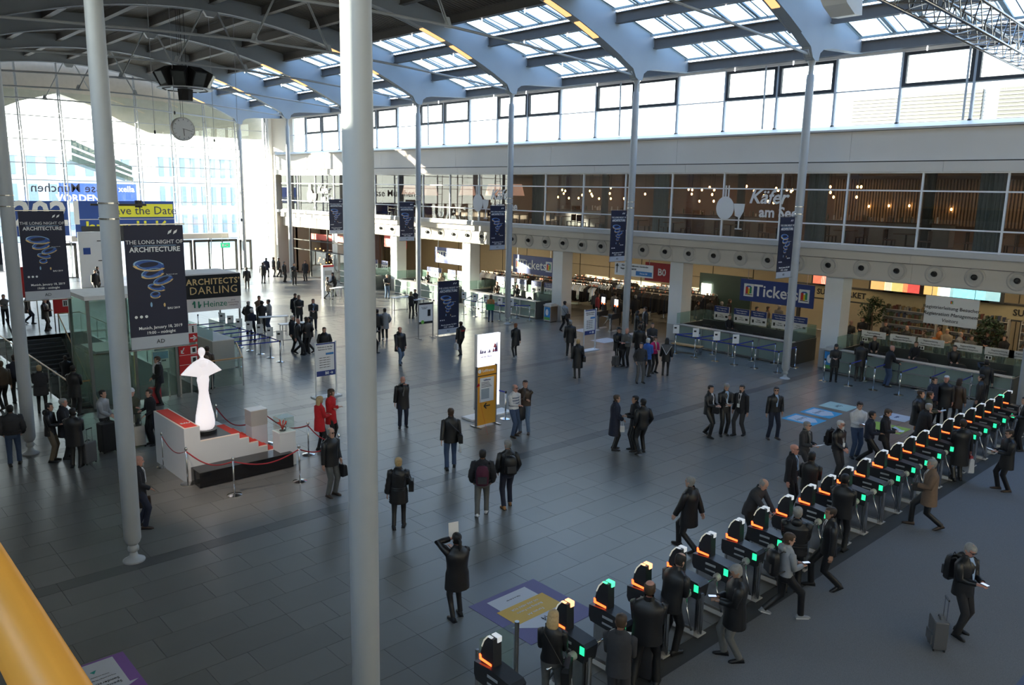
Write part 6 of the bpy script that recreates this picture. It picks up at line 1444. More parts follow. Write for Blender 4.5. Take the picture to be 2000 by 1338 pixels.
I = P_(1006, 699, 'woman with reddish bun in black walking away with a white bag', 205, 1.72, st=.3, arms=('down', 'low'), cut='coat', coat='k', trou='k', hair='bun', hc='r', sex='f', shoe='lg'); bag(I, 'white carrier bag held by the woman with the reddish bun', 1, 'plastic', 'w', .9, drop=-.1)
I = P_(1024, 846, 'young man in brown leather jacket with folded arms beside the orange board', -15, 1.8, arms='fold', cut='short', coat='br', trou='jl', hair='short', hc='d', shirt='g', shoe='br', apart=.14, hy=-25)
I = P_(1003, 852, 'man in a blue and white checked shirt carrying a dark backpack', 45, 1.75, st=.15, arms=('front', 'carry'), cut='sweater', coat='w', trou='j', hair='thin', hc='g', skin='r', stripes='j', glasses=True, shoe='br')
o = loc_obj(I, 'backpack', 'dark backpack hanging from the checked shirt man\'s arm', 'backpack', (-.3, 0, .75)); MB().loft([[(x*w_, y*d_, zz) for x, y in ((-1, -.7), (-.6, -1), (.6, -1), (1, -.7), (1, .7), (.6, 1), (-.6, 1), (-1, .7))] for zz, w_, d_ in ((-.26, .1, .09), (-.2, .15, .13), (.12, .15, .13), (.24, .08, .08))]).build('bag', cm('k'), o, smooth=R(50)); MB().tube([(0, 0, .22), (.05, 0, .4), (.08, 0, .5)], .014, 5).build('strap', cm('k'), o)
I = P_(941, 1008, 'young man in dark quilted jacket, grey jeans and white trainers walking away', 180, 1.75, st=.45, arms='pocket', cut='short', coat='ks', trou='gt', hair='short', hc='k', skin='m', shoe='w', puffy=True, hp=10)
backpack(I, 'burgundy backpack on the young man in grey jeans', 'bu')
I = P_(990, 990, 'grey haired man in black leather jacket with tan boots walking away', 195, 1.8, st=.3, arms='pocket', cut='short', coat='k', trou='n', hair='short', hc='g', shoe='tn', hy=-25); backpack(I, 'black backpack on the grey haired man with tan boots')
I = P_(779, 1031, 'blonde woman in long black quilted coat seen from behind', 178, 1.74, st=.14, arms=('front', 'down'), cut='coat', coat='k', trou='k', hair='bun', hc='b', sex='f', puffy=True, scarf='g'); sbag(I, 'black handbag on the arm of the blonde quilted coat woman', 1, zz=1.06, y=.12)
I = P_(892, 1207, 'woman in black coat holding sheets of paper up to read', 205, 1.7, st=.18, arms=('read', 'up'), cut='coat', coat='k', trou='k', hair='pony', hc='k', sex='f', wide=1.2); paper(I, 'white sheets held up by the woman in black', 1, .02, .1, .14, 85)
I = P_(648, 968, 'man with glasses and grey hair in black leather jacket beside the thick column', 40, 1.82, arms=('down', 'pocket'), cut='blazer', coat='k', trou='gt', hair='thin', hc='g', shoe='br', glasses=True, wide=1.1); bag(I, 'black bag hanging behind the man with glasses by the thick column', 1, 'hand', 'k', 1.3, drop=-.05)
I = P_(626, 880, 'blonde woman in a red coat turned to her companion', 120, 1.7, arms='front', cut='coat', coat='rd', trou='k', hair='long', hc='b', sex='f')
I = P_(648, 866, 'dark haired woman in a red coat with folded arms', 60, 1.76, arms='fold', cut='coat', coat='rd', trou='k', hair='bob', hc='n', sex='f', hy=-20)
I = P_(278, 1030, 'bald man in dark suit half hidden by the column with a briefcase', 80, 1.75, st=.2, arms=('low', 'carry'), cut='blazer', coat='ks', trou='n', hair='bald', skin='r', shirt='w', shoe='br', beard=True, hc='g'); bag(I, 'dark briefcase held by the bald man beside the column', 1, 'brief', 'br', .9); paper(I, 'white sheet held by the bald man beside the column', 1, -.02, .1, .12, 85)
I = P_(1199, 878, 'man in a long navy coat with glasses holding a small white bag', 95, 1.76, arms='low', cut='long', coat='n', trou='k', hair='short', hc='n', glasses=True); bag(I, 'small white paper bag held by the man in the navy coat', 0, 'plastic', 'w', .5)
I = P_(1237, 880, 'man in black suit partly hidden behind his companion', -70, 1.76, arms='front', cut='blazer', coat='ks', trou='k', hair='short', hc='k', skin='m')
I = P_(1252, 886, 'man in short black jacket standing with legs apart turned away', -150, 1.78, st=.35, arms='pocket', cut='short', coat='k', trou='k', hair='short', hc='k', skin='m', apart=.16)
I = P_(1341, 1074, 'man in black overcoat striding to the left past the turnstiles', -115, 1.8, st=.6, arms=('swb', 'swf'), cut='coat', coat='k', trou='k', hair='short', hc='g', wide=1.08)
I = P_(1381, 852, 'dark suited man with lanyard, left of three walking together', 60, 1.78, st=.35, arms='front', cut='blazer', coat='k', trou='k', hair='short', hc='d', shirt='w', lanyard=True, hy=15); bag(I, 'black folder carried by the left man of three', 0, 'hand', 'k', .8, drop=-.15)
I = P_(1412, 850, 'grey haired man in black suit reading a paper, middle of three', 20, 1.8, st=.15, arms='front', cut='blazer', coat='k', trou='k', hair='short', hc='g', hp=25, shirt='lb', lanyard=True); paper(I, 'white paper read by the middle man of three', 0, 0, .1, .1, 25)
I = P_(1443, 850, 'bearded man in dark blazer with badge, right of three walking together', -30, 1.76, st=.3, arms='down', cut='blazer', coat='ks', trou='c', hair='short', hc='d', shirt='w', tie='g', lanyard=True, beard=True)
I = P_(1508, 857, 'man in open black jacket over a striped shirt standing alone', 25, 1.76, arms=('down', 'pocket'), cut='short', coat='k', trou='n', hair='short', hc='d', shirt='lb', hy=20, apart=.16, shoe='br', glasses=True)
# --- at the turnstiles
I = P_(0, 0, 'blonde woman in black top with a black tote at the second turnstile', 172, 1.68, arms='front', cut='short', coat='k', trou='gt', hair='bob', hc='b', sex='f', P=V((7.95, 7.55, 0))); sbag(I, 'black shoulder tote with white print on the blonde woman', 1, zz=.82, y=-.12, size=1.4)
A_ = I['off']((.16, -.205, .86)); letters(loc_obj(I, 'tote_print', 'white letters on the black tote', 'lettering', A_), 'TEX', .09, INKW, (0, 0, 0), (-1, 0, 0)) if 0 else None
I = P_(0, 0, 'man in dark grey blazer with paper in hand at the bottom edge', 168, 1.74, arms='front', cut='blazer', coat='c', trou='c', hair='short', hc='n', hp=20, shirt='w', P=V((8.55, 6.75, 0))); paper(I, 'white leaflet held by the man in the grey blazer', 1, 0, .09, .08, 20)
I = P_(0, 0, 'balding heavy man in black suit at the third turnstile', 175, 1.85, st=.2, arms='front', cut='blazer', coat='k', trou='k', hair='thin', hc='n', skin='r', wide=1.2, apart=.17, P=V((9.55, 7.0, 0)))
suitcase(1264, 1318, 'large black trolley suitcase beside the heavy man at the turnstiles', R(20), .68, 'c', .44, .28)
I = P_(0, 0, 'dark haired man in black suit leaning at the fourth turnstile', 140, 1.82, st=.1, arms='front', cut='blazer', coat='k', trou='k', hair='thin', hc='k', lean=12, hp=20, P=V((10.65, 7.35, 0)), wide=1.08)
I = P_(1428, 1286, 'older man in black coat and grey trousers looking at his phone', -75, 1.76, st=.25, arms='front', cut='coat', coat='k', trou='gt', hair='short', hc='g', skin='m', hp=28, wide=1.1); phone(I, 'lit mobile phone of the man in grey trousers', 0, True)
I = P_(1526, 1204, 'man in grey hooded top with black backpack striding right', 120, 1.78, st=.75, arms='front', cut='sweater', coat='lg', trou='k', hair='short', hc='n', hood=True, shoe='lg', hp=15, hy=15); backpack(I, 'black backpack on the man in the grey hooded top'); phone(I, 'mobile phone held by the man in the grey hooded top', 0)
I = P_(0, 0, 'grey haired man in black quilted jacket seen from behind', 178, 1.8, st=.1, arms='front', cut='blazer', coat='k', trou='k', hair='short', hc='g', puffy=True, hood=True, wide=1.12, P=V((14.35, 7.05, 0)))
I = P_(1610, 1149, 'man in black suit with striped tie walking left', -70, 1.82, st=.55, arms=('down', 'down'), cut='blazer', coat='k', trou='k', hair='short', hc='d', skin='m', shirt='w', tie='g')
I = P_(1640, 1085, 'broad back of a man in black suit at the turnstiles', 165, 1.82, st=.1, arms='front', cut='blazer', coat='k', trou='k', hair='short', hc='k', wide=1.15, P=V((16.92, 7.3, 0)))
I = P_(1572, 1052, 'grey haired man in grey blazer leaning forward at the turnstiles', 60, 1.76, st=.05, arms='reach', cut='blazer', coat='c', trou='k', hair='thin', hc='g', lean=22, hp=20, P=V((15.5, 8.75, 0))); paper(I, 'white papers held out by the leaning man', 0, 0, .12, .14, 60)
I = P_(1539, 1000, 'bald man with glasses in dark suit waiting before the turnstiles', 70, 1.78, arms='down', cut='blazer', coat='ks', trou='k', hair='bald', skin='r', shirt='lb', glasses=True)
I = P_(0, 0, 'dark haired man in black suit passing the eleventh turnstile', 170, 1.8, arms='front', cut='blazer', coat='k', trou='k', hair='short', hc='k', P=V((17.85, 8.55, 0)), wide=1.0)
I = P_(1630, 937, 'white bearded man in black jacket with lanyard and rucksack', 55, 1.76, st=.15, arms='low', cut='short', coat='k', trou='c', hair='short', hc='w', beard=True, glasses=True, lanyard=True, skin='r'); backpack(I, 'black rucksack on the white bearded man')
I = P_(1655, 925, 'man in dark grey jacket with scarf and lanyard reading papers', 60, 1.75, st=.4, arms='front', cut='blazer', coat='c', trou='c', hair='short', hc='g', lanyard=True, scarf='gt', glasses=True, P=V((20.6, 10.1, 0))); paper(I, 'open papers held by the man with the scarf', 0, 0, .12, .1, 20)
I = P_(1668, 893, 'man in a white shirt looking down at his phone', 30, 1.78, st=.1, arms='front', cut='shirt', coat='w', trou='j', hair='short', hc='d', hp=15, lanyard=True, wide=1.1); phone(I, 'mobile phone held by the man in the white shirt', 0)
I = P_(1692, 908, 'dark haired man in navy vest and pale blue sleeves striding right', 85, 1.74, st=.6, arms='front', cut='short', coat='n', trou='k', hair='short', hc='k', skin='m', lanyard=True)
I = P_(1721, 910, 'man in dark blazer with lanyard holding a tablet', 80, 1.78, st=.1, arms='front', cut='blazer', coat='ks', trou='k', hair='short', hc='n', hp=25, lanyard=True); paper(I, 'tablet held by the man in the dark blazer', 0, 0, .1, .07, 10)
I = P_(1807, 1030, 'grey haired man in brown coat and white shirt striding left', -75, 1.82, st=.7, arms=('swb', 'front'), cut='coat', coat='ta', trou='k', hair='short', hc='g', skin='r', shirt='w', shoe='br'); bag(I, 'dark folder and papers carried by the man in the brown coat', 1, 'hand', 'k', .8, drop=-.25)
I = P_(1870, 1238, 'grey haired man in black coat with backpack looking at his phone', 55, 1.8, st=.15, arms='front', cut='blazer', coat='k', trou='ks', hair='short', hc='g', glasses=True, hp=30, hood=True, shirt='lb', skin='r', wide=1.08); backpack(I, 'black backpack with yellow stripe on the phone reading man', 'k'); phone(I, 'bright mobile phone of the man with the grey suitcase', 0, True)
suitcase(1828, 1264, 'grey fabric trolley suitcase standing on the carpet', R(35), .52, 'g', .38, .24)
I = P_(1958, 958, 'man with glasses in black leather jacket reading at the right edge', -65, 1.78, st=.2, arms='front', cut='coat', coat='k', trou='k', hair='short', hc='d', shoe='br', glasses=True, hp=15); paper(I, 'leaflet in the hands of the man at the right edge', 0, 0, .09, .08, 15)
I = P_(1868, 938, 'man in long dark coat carrying a white and a red bag', -150, 1.8, st=.1, arms=('carry', 'front'), cut='long', coat='k', trou='k', hair='short', hc='d', wide=1.1); bag(I, 'white carrier bag of the man in the long dark coat', 0, 'plastic', 'w', 1.15); bag(I, 'red carrier bag behind the white carrier bag', 0, 'plastic', 'rs', .8, drop=-.08)
I = P_(1786, 866, 'big man in black leather jacket walking right with a yellow bag', 80, 1.85, st=.4, arms=('front', 'carry'), cut='coat', coat='k', trou='ks', hair='short', hc='n', wide=1.15); bag(I, 'yellow carrier bag held by the big man in leather', 1, 'plastic', 'or', .8)
I = P_(1822, 862, 'man in olive brown jacket holding leaflets to the left', 95, 1.76, st=.15, arms='front', cut='blazer', coat='ol', trou='k', hair='short', hc='n', skin='r', P=V((27.0, 9.2, 0))); paper(I, 'leaflets held by the man in the olive jacket', 0, 0, .08, .08, 20)
I = P_(1838, 830, 'white haired man behind the olive jacket man', -10, 1.8, arms='down', cut='coat', coat='k', trou='k', hair='short', hc='w', wide=1.15, skin='r')
I = P_(1850, 842, 'man in navy jacket beside the white haired man', 60, 1.76, arms='down', cut='short', coat='n', trou='k', hair='short', hc='d', P=V((29.3, 9.9, 0)))
I = P_(0, 0, 'man in dark coat bending over the nineteenth turnstile', 120, 1.76, arms='front', cut='coat', coat='ks', trou='k', hair='short', hc='g', P=V((25.2, 8.7, 0)), lean=10)
I = P_(1973, 862, 'young man in black suit with white shirt at the far turnstiles', -60, 1.76, arms='front', cut='blazer', coat='k', trou='k', hair='short', hc='k', shirt='w', P=V((28.6, 6.9, 0)))
I = P_(1988, 850, 'woman in dark cardigan at the far right turnstiles', -40, 1.7, arms='low', cut='short', coat='ks', trou='k', hair='bob', hc='n', sex='f', P=V((30.5, 7.0, 0)))
I = P_(0, 0, 'man in black jacket beyond the last turnstile', -100, 1.78, arms='down', cut='short', coat='k', trou='k', hair='short', hc='k', P=V((31.0, 8.9, 0)))
I = P_(0, 0, 'person with brown curly hair behind the last turnstiles', 160, 1.72, arms='down', cut='coat', coat='br', trou='k', hair='bob', hc='d', sex='f', P=V((30.0, 9.3, 0)))
# --- middle distance
I = P_(1112, 694, 'grey haired man in a dark coat walking away to the cloakroom', 175, 1.78, st=.2, arms='down', cut='coat', coat='k', trou='k', hair='short', hc='g')
I = P_(1127, 738, 'blonde woman in a long black coat seen from behind', 190, 1.72, st=.15, arms='down', cut='long', coat='k', trou='k', hair='short', hc='b', sex='f', wide=1.1); sbag(I, 'black bag of the blonde woman in the long coat', 1, zz=.9)
I = P_(1101, 647, 'man in a grey shirt with a cross body bag walking right', 140, 1.8, st=.4, arms='front', cut='sweater', coat='lg', trou='ks', hair='short', hc='d'); sbag(I, 'black cross body bag on the man in the grey shirt', 1, zz=.95)
I = P_(1205, 712, 'person in black cap and coat in the waiting group', 30, 1.75, arms='front', cut='coat', coat='k', trou='k', hair='short', hc='k'); hat(I, cm('k'), '', 'hat')
suitcase(1202, 715, 'grey trolley bag at the feet of the person in the black cap', R(10), .42, 'g', .36, .24)
I = P_(1222, 716, 'bald man in grey green jacket in the waiting group', -30, 1.8, arms='front', cut='short', coat='gt', trou='k', hair='bald', skin='r'); bag(I, 'dark bag on the arm of the bald man in grey green', 0, 'hand', 'k', 1.1, drop=-.15)
I = P_(1246, 706, 'dark coated person standing behind the bald man', 180, 1.78, arms='down', cut='coat', coat='k', trou='k', hair='short', hc='d')
I = P_(1249, 748, 'man in charcoal sweater and grey jeans with hands in pockets', 20, 1.74, arms='pocket', cut='sweater', coat='c', trou='g', hair='short', hc='d', hy=40, apart=.14)
I = P_(1262, 735, 'person in a bright blue jacket behind the charcoal sweater man', 150, 1.7, arms='front', cut='blazer', coat='bl', trou='k', hair='short', hc='w', puffy=True)
I = P_(1276, 728, 'woman in a bright pink jacket with a patterned scarf', 40, 1.66, arms='front', cut='short', coat='pk', trou='c', hair='long', hc='n', sex='f', scarf='cr')
I = P_(1271, 700, 'dark haired man in grey black sweater at the back of the group', 10, 1.76, arms='front', cut='sweater', coat='c', trou='k', hair='short', hc='n')
I = P_(1299, 733, 'woman in black coat with a grey triangular shawl from behind', 180, 1.68, arms='down', cut='coat', coat='k', trou='k', hair='long', hc='k', sex='f', scarf='g')
w_ = I['W']; o = loc_obj(I, 'shawl', 'grey triangular shawl with white edge on the woman in black', 'shawl', (0, -.175, 1.2)); MB().add([(-.22, .03, .22), (.22, .03, .22), (0, -.03, -.18), (-.22, .05, .24), (.22, .05, .24), (0, 0, -.16)], [(0, 2, 1), (3, 4, 5), (0, 3, 5, 2), (1, 2, 5, 4)]).build('cloth', cm('g'), o); MB().bar((-.22, .02, .2), (0, -.04, -.19), .03, .012).bar((.22, .02, .2), (0, -.04, -.19), .03, .012).build('white_edge', cm('w'), o)
I = P_(1242, 668, 'woman with long black hair beside the cloakroom counter', 110, 1.7, arms='front', cut='coat', coat='k', trou='k', hair='long', hc='k', sex='f')
I = P_(1258, 662, 'man in black suit and white collar talking at the cloakroom', -60, 1.78, arms='down', cut='blazer', coat='k', trou='k', hair='short', hc='d', shirt='w')
I = P_(1257, 618, 'cloakroom attendant in black behind the long table', 0, 1.76, arms='table', cut='shirt', coat='ks', trou='k', hair='short', hc='k', skin='m')
I = P_(1306, 648, 'man in dark suit at the left side of the square pillar', 80, 1.8, arms='down', cut='blazer', coat='ks', trou='k', hair='short', hc='d', P=V((37.3, 26.9, 0)))
for i, (x, y, c_, t, fc) in enumerate(((37.8, 31.2, 'k', 'dark jacket', 170), (38.6, 32.2, 'lg', 'pale shirt', 150), (37.2, 32.4, 'rs', 'red checked shirt', 100), (38.4, 30.4, 'ks', 'charcoal coat', 190), (37.0, 30.6, 'k', 'long black coat', 175), (39.0, 33.6, 'n', 'navy jacket', 180), (37.9, 33.2, 'g', 'grey pullover', 160), (38.9, 31.4, 'br', 'brown jacket', 120))):
    P_(0, 0, 'person in a %s queuing at the cloakroom racks' % t, fc, 1.72+.02*(i % 4), arms='down', cut=('short', 'coat')[i % 2], coat=c_, trou='k', hair='short', hc='kdng'[i % 4], P=V((x, y, 0)))
I = P_(958, 629, 'woman in an orange top with a bright green bag on her back', 175, 1.68, arms='front', cut='short', coat='or', trou='j', hair='long', hc='n', sex='f')
o = loc_obj(I, 'green_bag', 'bright green tote bag of the woman in the orange top', 'bag', (0, -.2, .98)); MB().box(-.24, .24, -.04, .04, -.18, .18).build('bag', cm('gr', .5), o); MB().tube([(-.1, 0, .18), (-.08, .02, .42), (.08, .02, .42), (.1, 0, .18)], .01, 5).build('handle', cm('gr', .5), o)
P_(803, 622, 'blonde woman in black standing beside the poster', 160, 1.68, arms='fold', cut='short', coat='k', trou='k', hair='long', hc='b', sex='f')
P_(811, 617, 'dark haired woman in black behind the blonde woman', -20, 1.7, arms='fold', cut='short', coat='k', trou='k', hair='short', hc='n', sex='f')
P_(752, 664, 'person in a light grey coat with hands on hips walking away', 185, 1.74, st=.35, arms='hips', cut='coat', coat='lg', trou='k', hair='short', hc='d', shoe='lg')
P_(737, 668, 'dark jacketed man walking beside the light grey coat', 180, 1.78, st=.35, arms='down', cut='short', coat='k', trou='k', hair='short', hc='d')
P_(727, 690, 'dark clothed person stepping out from behind the thick column', 120, 1.75, st=.4, arms='front', cut='short', coat='k', trou='k', hair='short', hc='d')
P_(756, 583, 'man in dark jacket and pale jeans waiting at the belts', 20, 1.76, arms='front', cut='short', coat='k', trou='jl', hair='short', hc='g')
P_(722, 573, 'person bending at a table right of the thick column', -100, 1.74, arms='table', cut='short', coat='k', trou='k', hair='short', hc='n', lean=15)
P_(868+12, 600, 'seated looking person in dark blue behind the poster', -40, 1.6, arms='front', cut='short', coat='n', trou='k', hair='short', hc='k', P=V((30.5, 38.3, 0)))
I = P_(640, 585, 'woman with a large tan shoulder bag walking right', 110, 1.68, st=.5, arms='front', cut='short', coat='k', trou='k', hair='short', hc='n', sex='f'); sbag(I, 'large tan shoulder bag of the walking woman', 1, 'be', zz=.95, size=1.4)
P_(655, 578, 'man in black leaning at the table beside the thick column', -80, 1.76, arms='table', cut='short', coat='k', trou='k', hair='short', hc='d', lean=12)
P_(575, 557, 'man in dark jacket in front of the orange cafe', 10, 1.8, arms='fold', cut='coat', coat='k', trou='k', hair='short', hc='k')
P_(597, 549, 'second dark figure beside the man at the cafe', -30, 1.76, arms='down', cut='coat', coat='ks', trou='k', hair='short', hc='d')
for i, (px, py, fc, t) in enumerate(((514, 553, 150, 'woman in dark coat walking in the bright entrance'), (521, 541, 160, 'distant figure in blue jacket in the bright entrance'), (535, 540, 90, 'distant dark figure leftmost of three by the glass'), (545, 541, 100, 'distant dark figure striding by the glass'), (556, 551, 60, 'distant figure with a white bag beside the slim column'), (483, 564, 180, 'man in dark coat beside the last left column'))):
    P_(px, py, t, fc, 1.72, st=.3*(i % 2), arms='down', cut='coat', coat=('k', 'n')[i == 1], trou='k', hair='short', hc='d')
P_(583, 692, 'bald man in dark suit walking right in front of the high tables', 60, 1.8, st=.6, arms=('down', 'front'), cut='blazer', coat='k', trou='k', hair='bald', skin='r', shirt='w')
P_(572, 686, 'grey haired man behind the bald walking man', 70, 1.78, st=.1, arms='down', cut='blazer', coat='ks', trou='k', hair='short', hc='w')
P_(607, 688, 'young man in dark suit walking left towards the bald man', -80, 1.78, st=.35, arms='front', cut='blazer', coat='k', trou='k', hair='short', hc='k')
I = P_(613, 645, 'man in dark coat with blue shirt and badge facing the camera', 0, 1.8, st=.25, arms='front', cut='coat', coat='k', trou='n', hair='short', hc='n', skin='r', shirt='lb', lanyard=True)
I = P_(585, 637, 'man in black quilted coat reading a leaflet', 5, 1.8, arms='front', cut='coat', coat='k', trou='k', hair='short', hc='n'); paper(I, 'leaflet read by the man in the quilted coat', 0, 0, .12, .06, 20)
P_(578, 633, 'man standing behind the leaflet reader', 20, 1.8, arms='down', cut='coat', coat='ks', trou='k', hair='short', hc='d')
P_(657, 692, 'man in black jacket cut by the left side of the thick column', 0, 1.78, arms='pocket', cut='coat', coat='k', trou='k', hair='short', hc='d', P=V((17.5, 31.1, 0)))
P_(654, 665, 'second man in black at the left side of the thick column', -150, 1.8, arms='hips', cut='blazer', coat='k', trou='k', hair='short', hc='d', P=V((18.2, 34.0, 0)))
P_(487, 652, 'man in dark suit standing by the belts with hands on hips', 150, 1.78, arms='hips', cut='coat', coat='k', trou='k', hair='thin', hc='g')
P_(508, 640, 'tall man in a brown grey jacket at the high table', 10, 1.82, arms='fold', cut='short', coat='ta', trou='k', hair='short', hc='n')
P_(513, 650, 'dark man with his back to the camera at the high table', 180, 1.76, arms='front', cut='blazer', coat='k', trou='k', hair='short', hc='k')
P_(527, 648, 'slim man in a grey shirt leaning at the high table', -70, 1.8, st=.1, arms='table', cut='sweater', coat='lg', trou='j', hair='short', hc='k', skin='m')
P_(481, 640, 'woman in a blue jacket at the green desk block', 160, 1.7, arms='front', cut='short', coat='n', trou='k', hair='short', hc='w', sex='f', P=V((17.6, 38.6, 0)))
# --- left side
P_(30, 908, 'man in grey quilted jacket and jeans walking away at lower left', 178, 1.76, st=.2, arms='pocket', cut='short', coat='c', trou='j', hair='short', hc='k', puffy=True, wide=1.08)
P_(104, 901, 'dark haired man in black jacket and khaki trousers near the left column', 70, 1.72, arms='front', cut='blazer', coat='k', trou='kh', hair='short', hc='k', hood=True)
P_(131, 895, 'grey haired man in dark coat between two others', 80, 1.78, arms='front', cut='coat', coat='ks', trou='k', hair='short', hc='g', skin='r')
P_(150, 912, 'person in black cap and black coat beside a silver suitcase', 160, 1.7, arms='front', cut='coat', coat='k', trou='k', hair='short', hc='k', wide=1.1)
suitcase(174, 905, 'silver hard shell suitcase with red top bag at the left', R(30), .6, 'g', .4, .26)
P_(207, 872, 'man in pale blue grey jacket half hidden by the column', 60, 1.76, arms='low', cut='short', coat='lg', trou='k', hair='short', hc='k')
suitcase(212, 882, 'tall black luggage stack in front of the pale jacket man', R(10), .85, 'k', .45, .35, handle=False)
I = P_(264, 862, 'woman in a white beanie and dark flowered coat', -5, 1.68, arms='fold', cut='coat', coat='ol', trou='k', hair='none', hc='n', sex='f', skin='r'); hat(I, cm('w'), '')
I = P_(299, 868, 'man in black with a blue jacket over his arm beside the woman in the beanie', -60, 1.74, arms=('front', 'low'), cut='shirt', coat='ks', trou='k', hair='short', hc='d', shoe='k')
o = loc_obj(I, 'folded_jacket', 'blue jacket hanging from the arm of the man in black', 'jacket', (-.3, -.05, .85)); MB().loft([[(x*.1*e_, y*.14*e_, zz) for x, y in ((-1, -1), (1, -1), (1, 1), (-1, 1))] for zz, e_ in ((-.4, .7), (-.1, 1.1), (.15, 1), (.2, .5))]).build('cloth', cm('n'), o, smooth=True)
suitcase(272, 872, 'shiny silver ribbed suitcase in front of the woman in the beanie', R(-10), .62, 'sv', .4, .26)
I = P_(309, 790, 'man in dark suit with white scarf beside a red suitcase', -80, 1.78, arms='low', cut='blazer', coat='ks', trou='k', hair='short', hc='n', shirt='w', scarf='w', P=G(314, 790)); suitcase(304, 790, 'dark red suitcase beside the man with the white scarf', 0, .6, 'rs', .38, .24)
I = P_(84, 806, 'woman with blonde hair in a blue grey quilted coat', 175, 1.68, arms='front', cut='coat', coat='c', trou='k', hair='short', hc='b', sex='f', puffy=True, wide=1.1); paper(I, 'white sheet beside the blonde quilted coat woman', 1, 0, .1, .15, 80)
P_(118, 800, 'dark coated man with a bag beside the blonde quilted coat woman', 150, 1.74, arms='front', cut='coat', coat='k', trou='k', hair='short', hc='k', P=V((7.9-.9, 32.0-2.6, 0)))
P_(10, 800, 'man with a brown backpack walking away at the left edge', 200, 1.78, st=.35, arms='down', cut='short', coat='br', trou='k', hair='short', hc='n')
I = P_(36, 786, 'man in blue jacket beside the left column', 185, 1.78, st=.2, arms='down', cut='short', coat='n', trou='k', hair='short', hc='d')
P_(12, 636, 'man in olive sweater standing beyond the escalator', 5, 1.74, arms='fold', cut='sweater', coat='gt', trou='ks', hair='short', hc='n')
P_(91, 646, 'dark couple figure nearest the toilet board', 60, 1.76, st=.1, arms='front', cut='coat', coat='k', trou='k', hair='short', hc='d')
P_(97, 641, 'second figure of the dark couple at the head of the stairs', -80, 1.74, arms='fold', cut='coat', coat='ks', trou='k', hair='bob', hc='r', sex='f')
P_(57, 632, 'walking figure half hidden by the left column', 80, 1.76, st=.5, arms='down', cut='coat', coat='k', trou='n', hair='short', hc='d')
P_(185, 550, 'pair of dark figures near the left doors, front one', 20, 1.76, arms='down', cut='coat', coat='k', trou='k', hair='short', hc='k', P=PY(187, 552, 62.0).xy.to_3d())
P_(190, 548, 'pair of dark figures near the left doors, rear one', 100, 1.8, arms='down', cut='coat', coat='ks', trou='k', hair='short', hc='d', P=PY(191, 550, 64.0).xy.to_3d())
for i, (x, y, z_, fc, t, c_, hc_) in enumerate(((7.9, 42.6, -2.6, 170, 'man in a light blue shirt riding the escalator', 'lb', 'r'), (9.2, 41.9, -2.72, 180, 'grey haired person on the dark stairs', 'k', 'g'), (9.9, 42.8, -2.21, 180, 'person in dark coat on the right of the stairs', 'k', 'd'), (9.7, 40.7, -3.4, 175, 'dark person lower down the stairs', 'ks', 'k'), (8.95, 40.1, -3.74, 0, 'person with a camera bag low on the stairs', 'k', 'n'))):
    P_(0, 0, t, fc, 1.74, st=.15, arms='front', cut='short' if i < 1 else 'coat', coat=c_, trou='k', hair='short' if hc_ != 'r' else 'thin', hc='g' if hc_ == 'r' else hc_, z=z_, P=V((x, y, z_)))
I = P_(408, 760, 'person carrying a brown backpack behind the statue', 160, 1.74, st=.2, arms='down', cut='short', coat='br', trou='n', hair='short', hc='d'); backpack(I, 'brown backpack of the person behind the statue', 'ta')
# --- counters at the right
I = P_(1627, 745, 'woman in black with long dark hair before the right bin', 0, 1.66, arms='front', cut='coat', coat='k', trou='k', hair='long', hc='k', sex='f', hp=20); bag(I, 'black handbag of the long haired woman by the bin', 1, 'hand', 'k', 1, drop=-.15)
P_(1672, 740, 'person in black standing at the left end of the right counter', 175, 1.78, arms='table', cut='coat', coat='k', trou='k', hair='short', hc='k', P=V((34.15, 14.6, 0)))
P_(1712, 748, 'bald man in dark suit leaning on the right counter', 120, 1.78, arms='table', cut='blazer', coat='ks', trou='j', hair='bald', hc='w', skin='r', P=V((34.1, 13.4, 0)), lean=8)
P_(1914, 783, 'man in black suit with raised arm at the right counter', 175, 1.78, arms=('down', 'up'), cut='blazer', coat='k', trou='k', hair='short', hc='k', P=V((34.1, 9.7, 0)))
for i, (y, c_, hc_, sx, t) in enumerate(((14.9, 'k', 'n', 'f', 'clerk at the left end of the right counter'), (13.1, 'ks', 'd', 'f', 'clerk with dark hair and white collar at the right counter'), (11.55, 'k', 'k', 'm', 'clerk in black standing in the middle of the right counter'), (22.4, 'ks', 'n', 'f', 'seated clerk at the middle counter'), (40.6, 'br', 'r', 'f', 'seated clerk with reddish hair at the far counter'), (38.6, 'k', 'n', 'f', 'seated clerk in black at the far counter'), (48.5, 'k', 'r', 'f', 'clerk with reddish hair right of the thick column'), (46.9, 'be', 'b', 'f', 'clerk in a beige top behind the sunlit counter'))):
    P_(0, 0, t, random.uniform(-20, 20), 1.68 if sx == 'f' else 1.76, arms='table', cut='shirt', coat=c_, trou='k', hair='short', hc=hc_, sex=sx, P=V((36.15, y, .08)), z=.08)
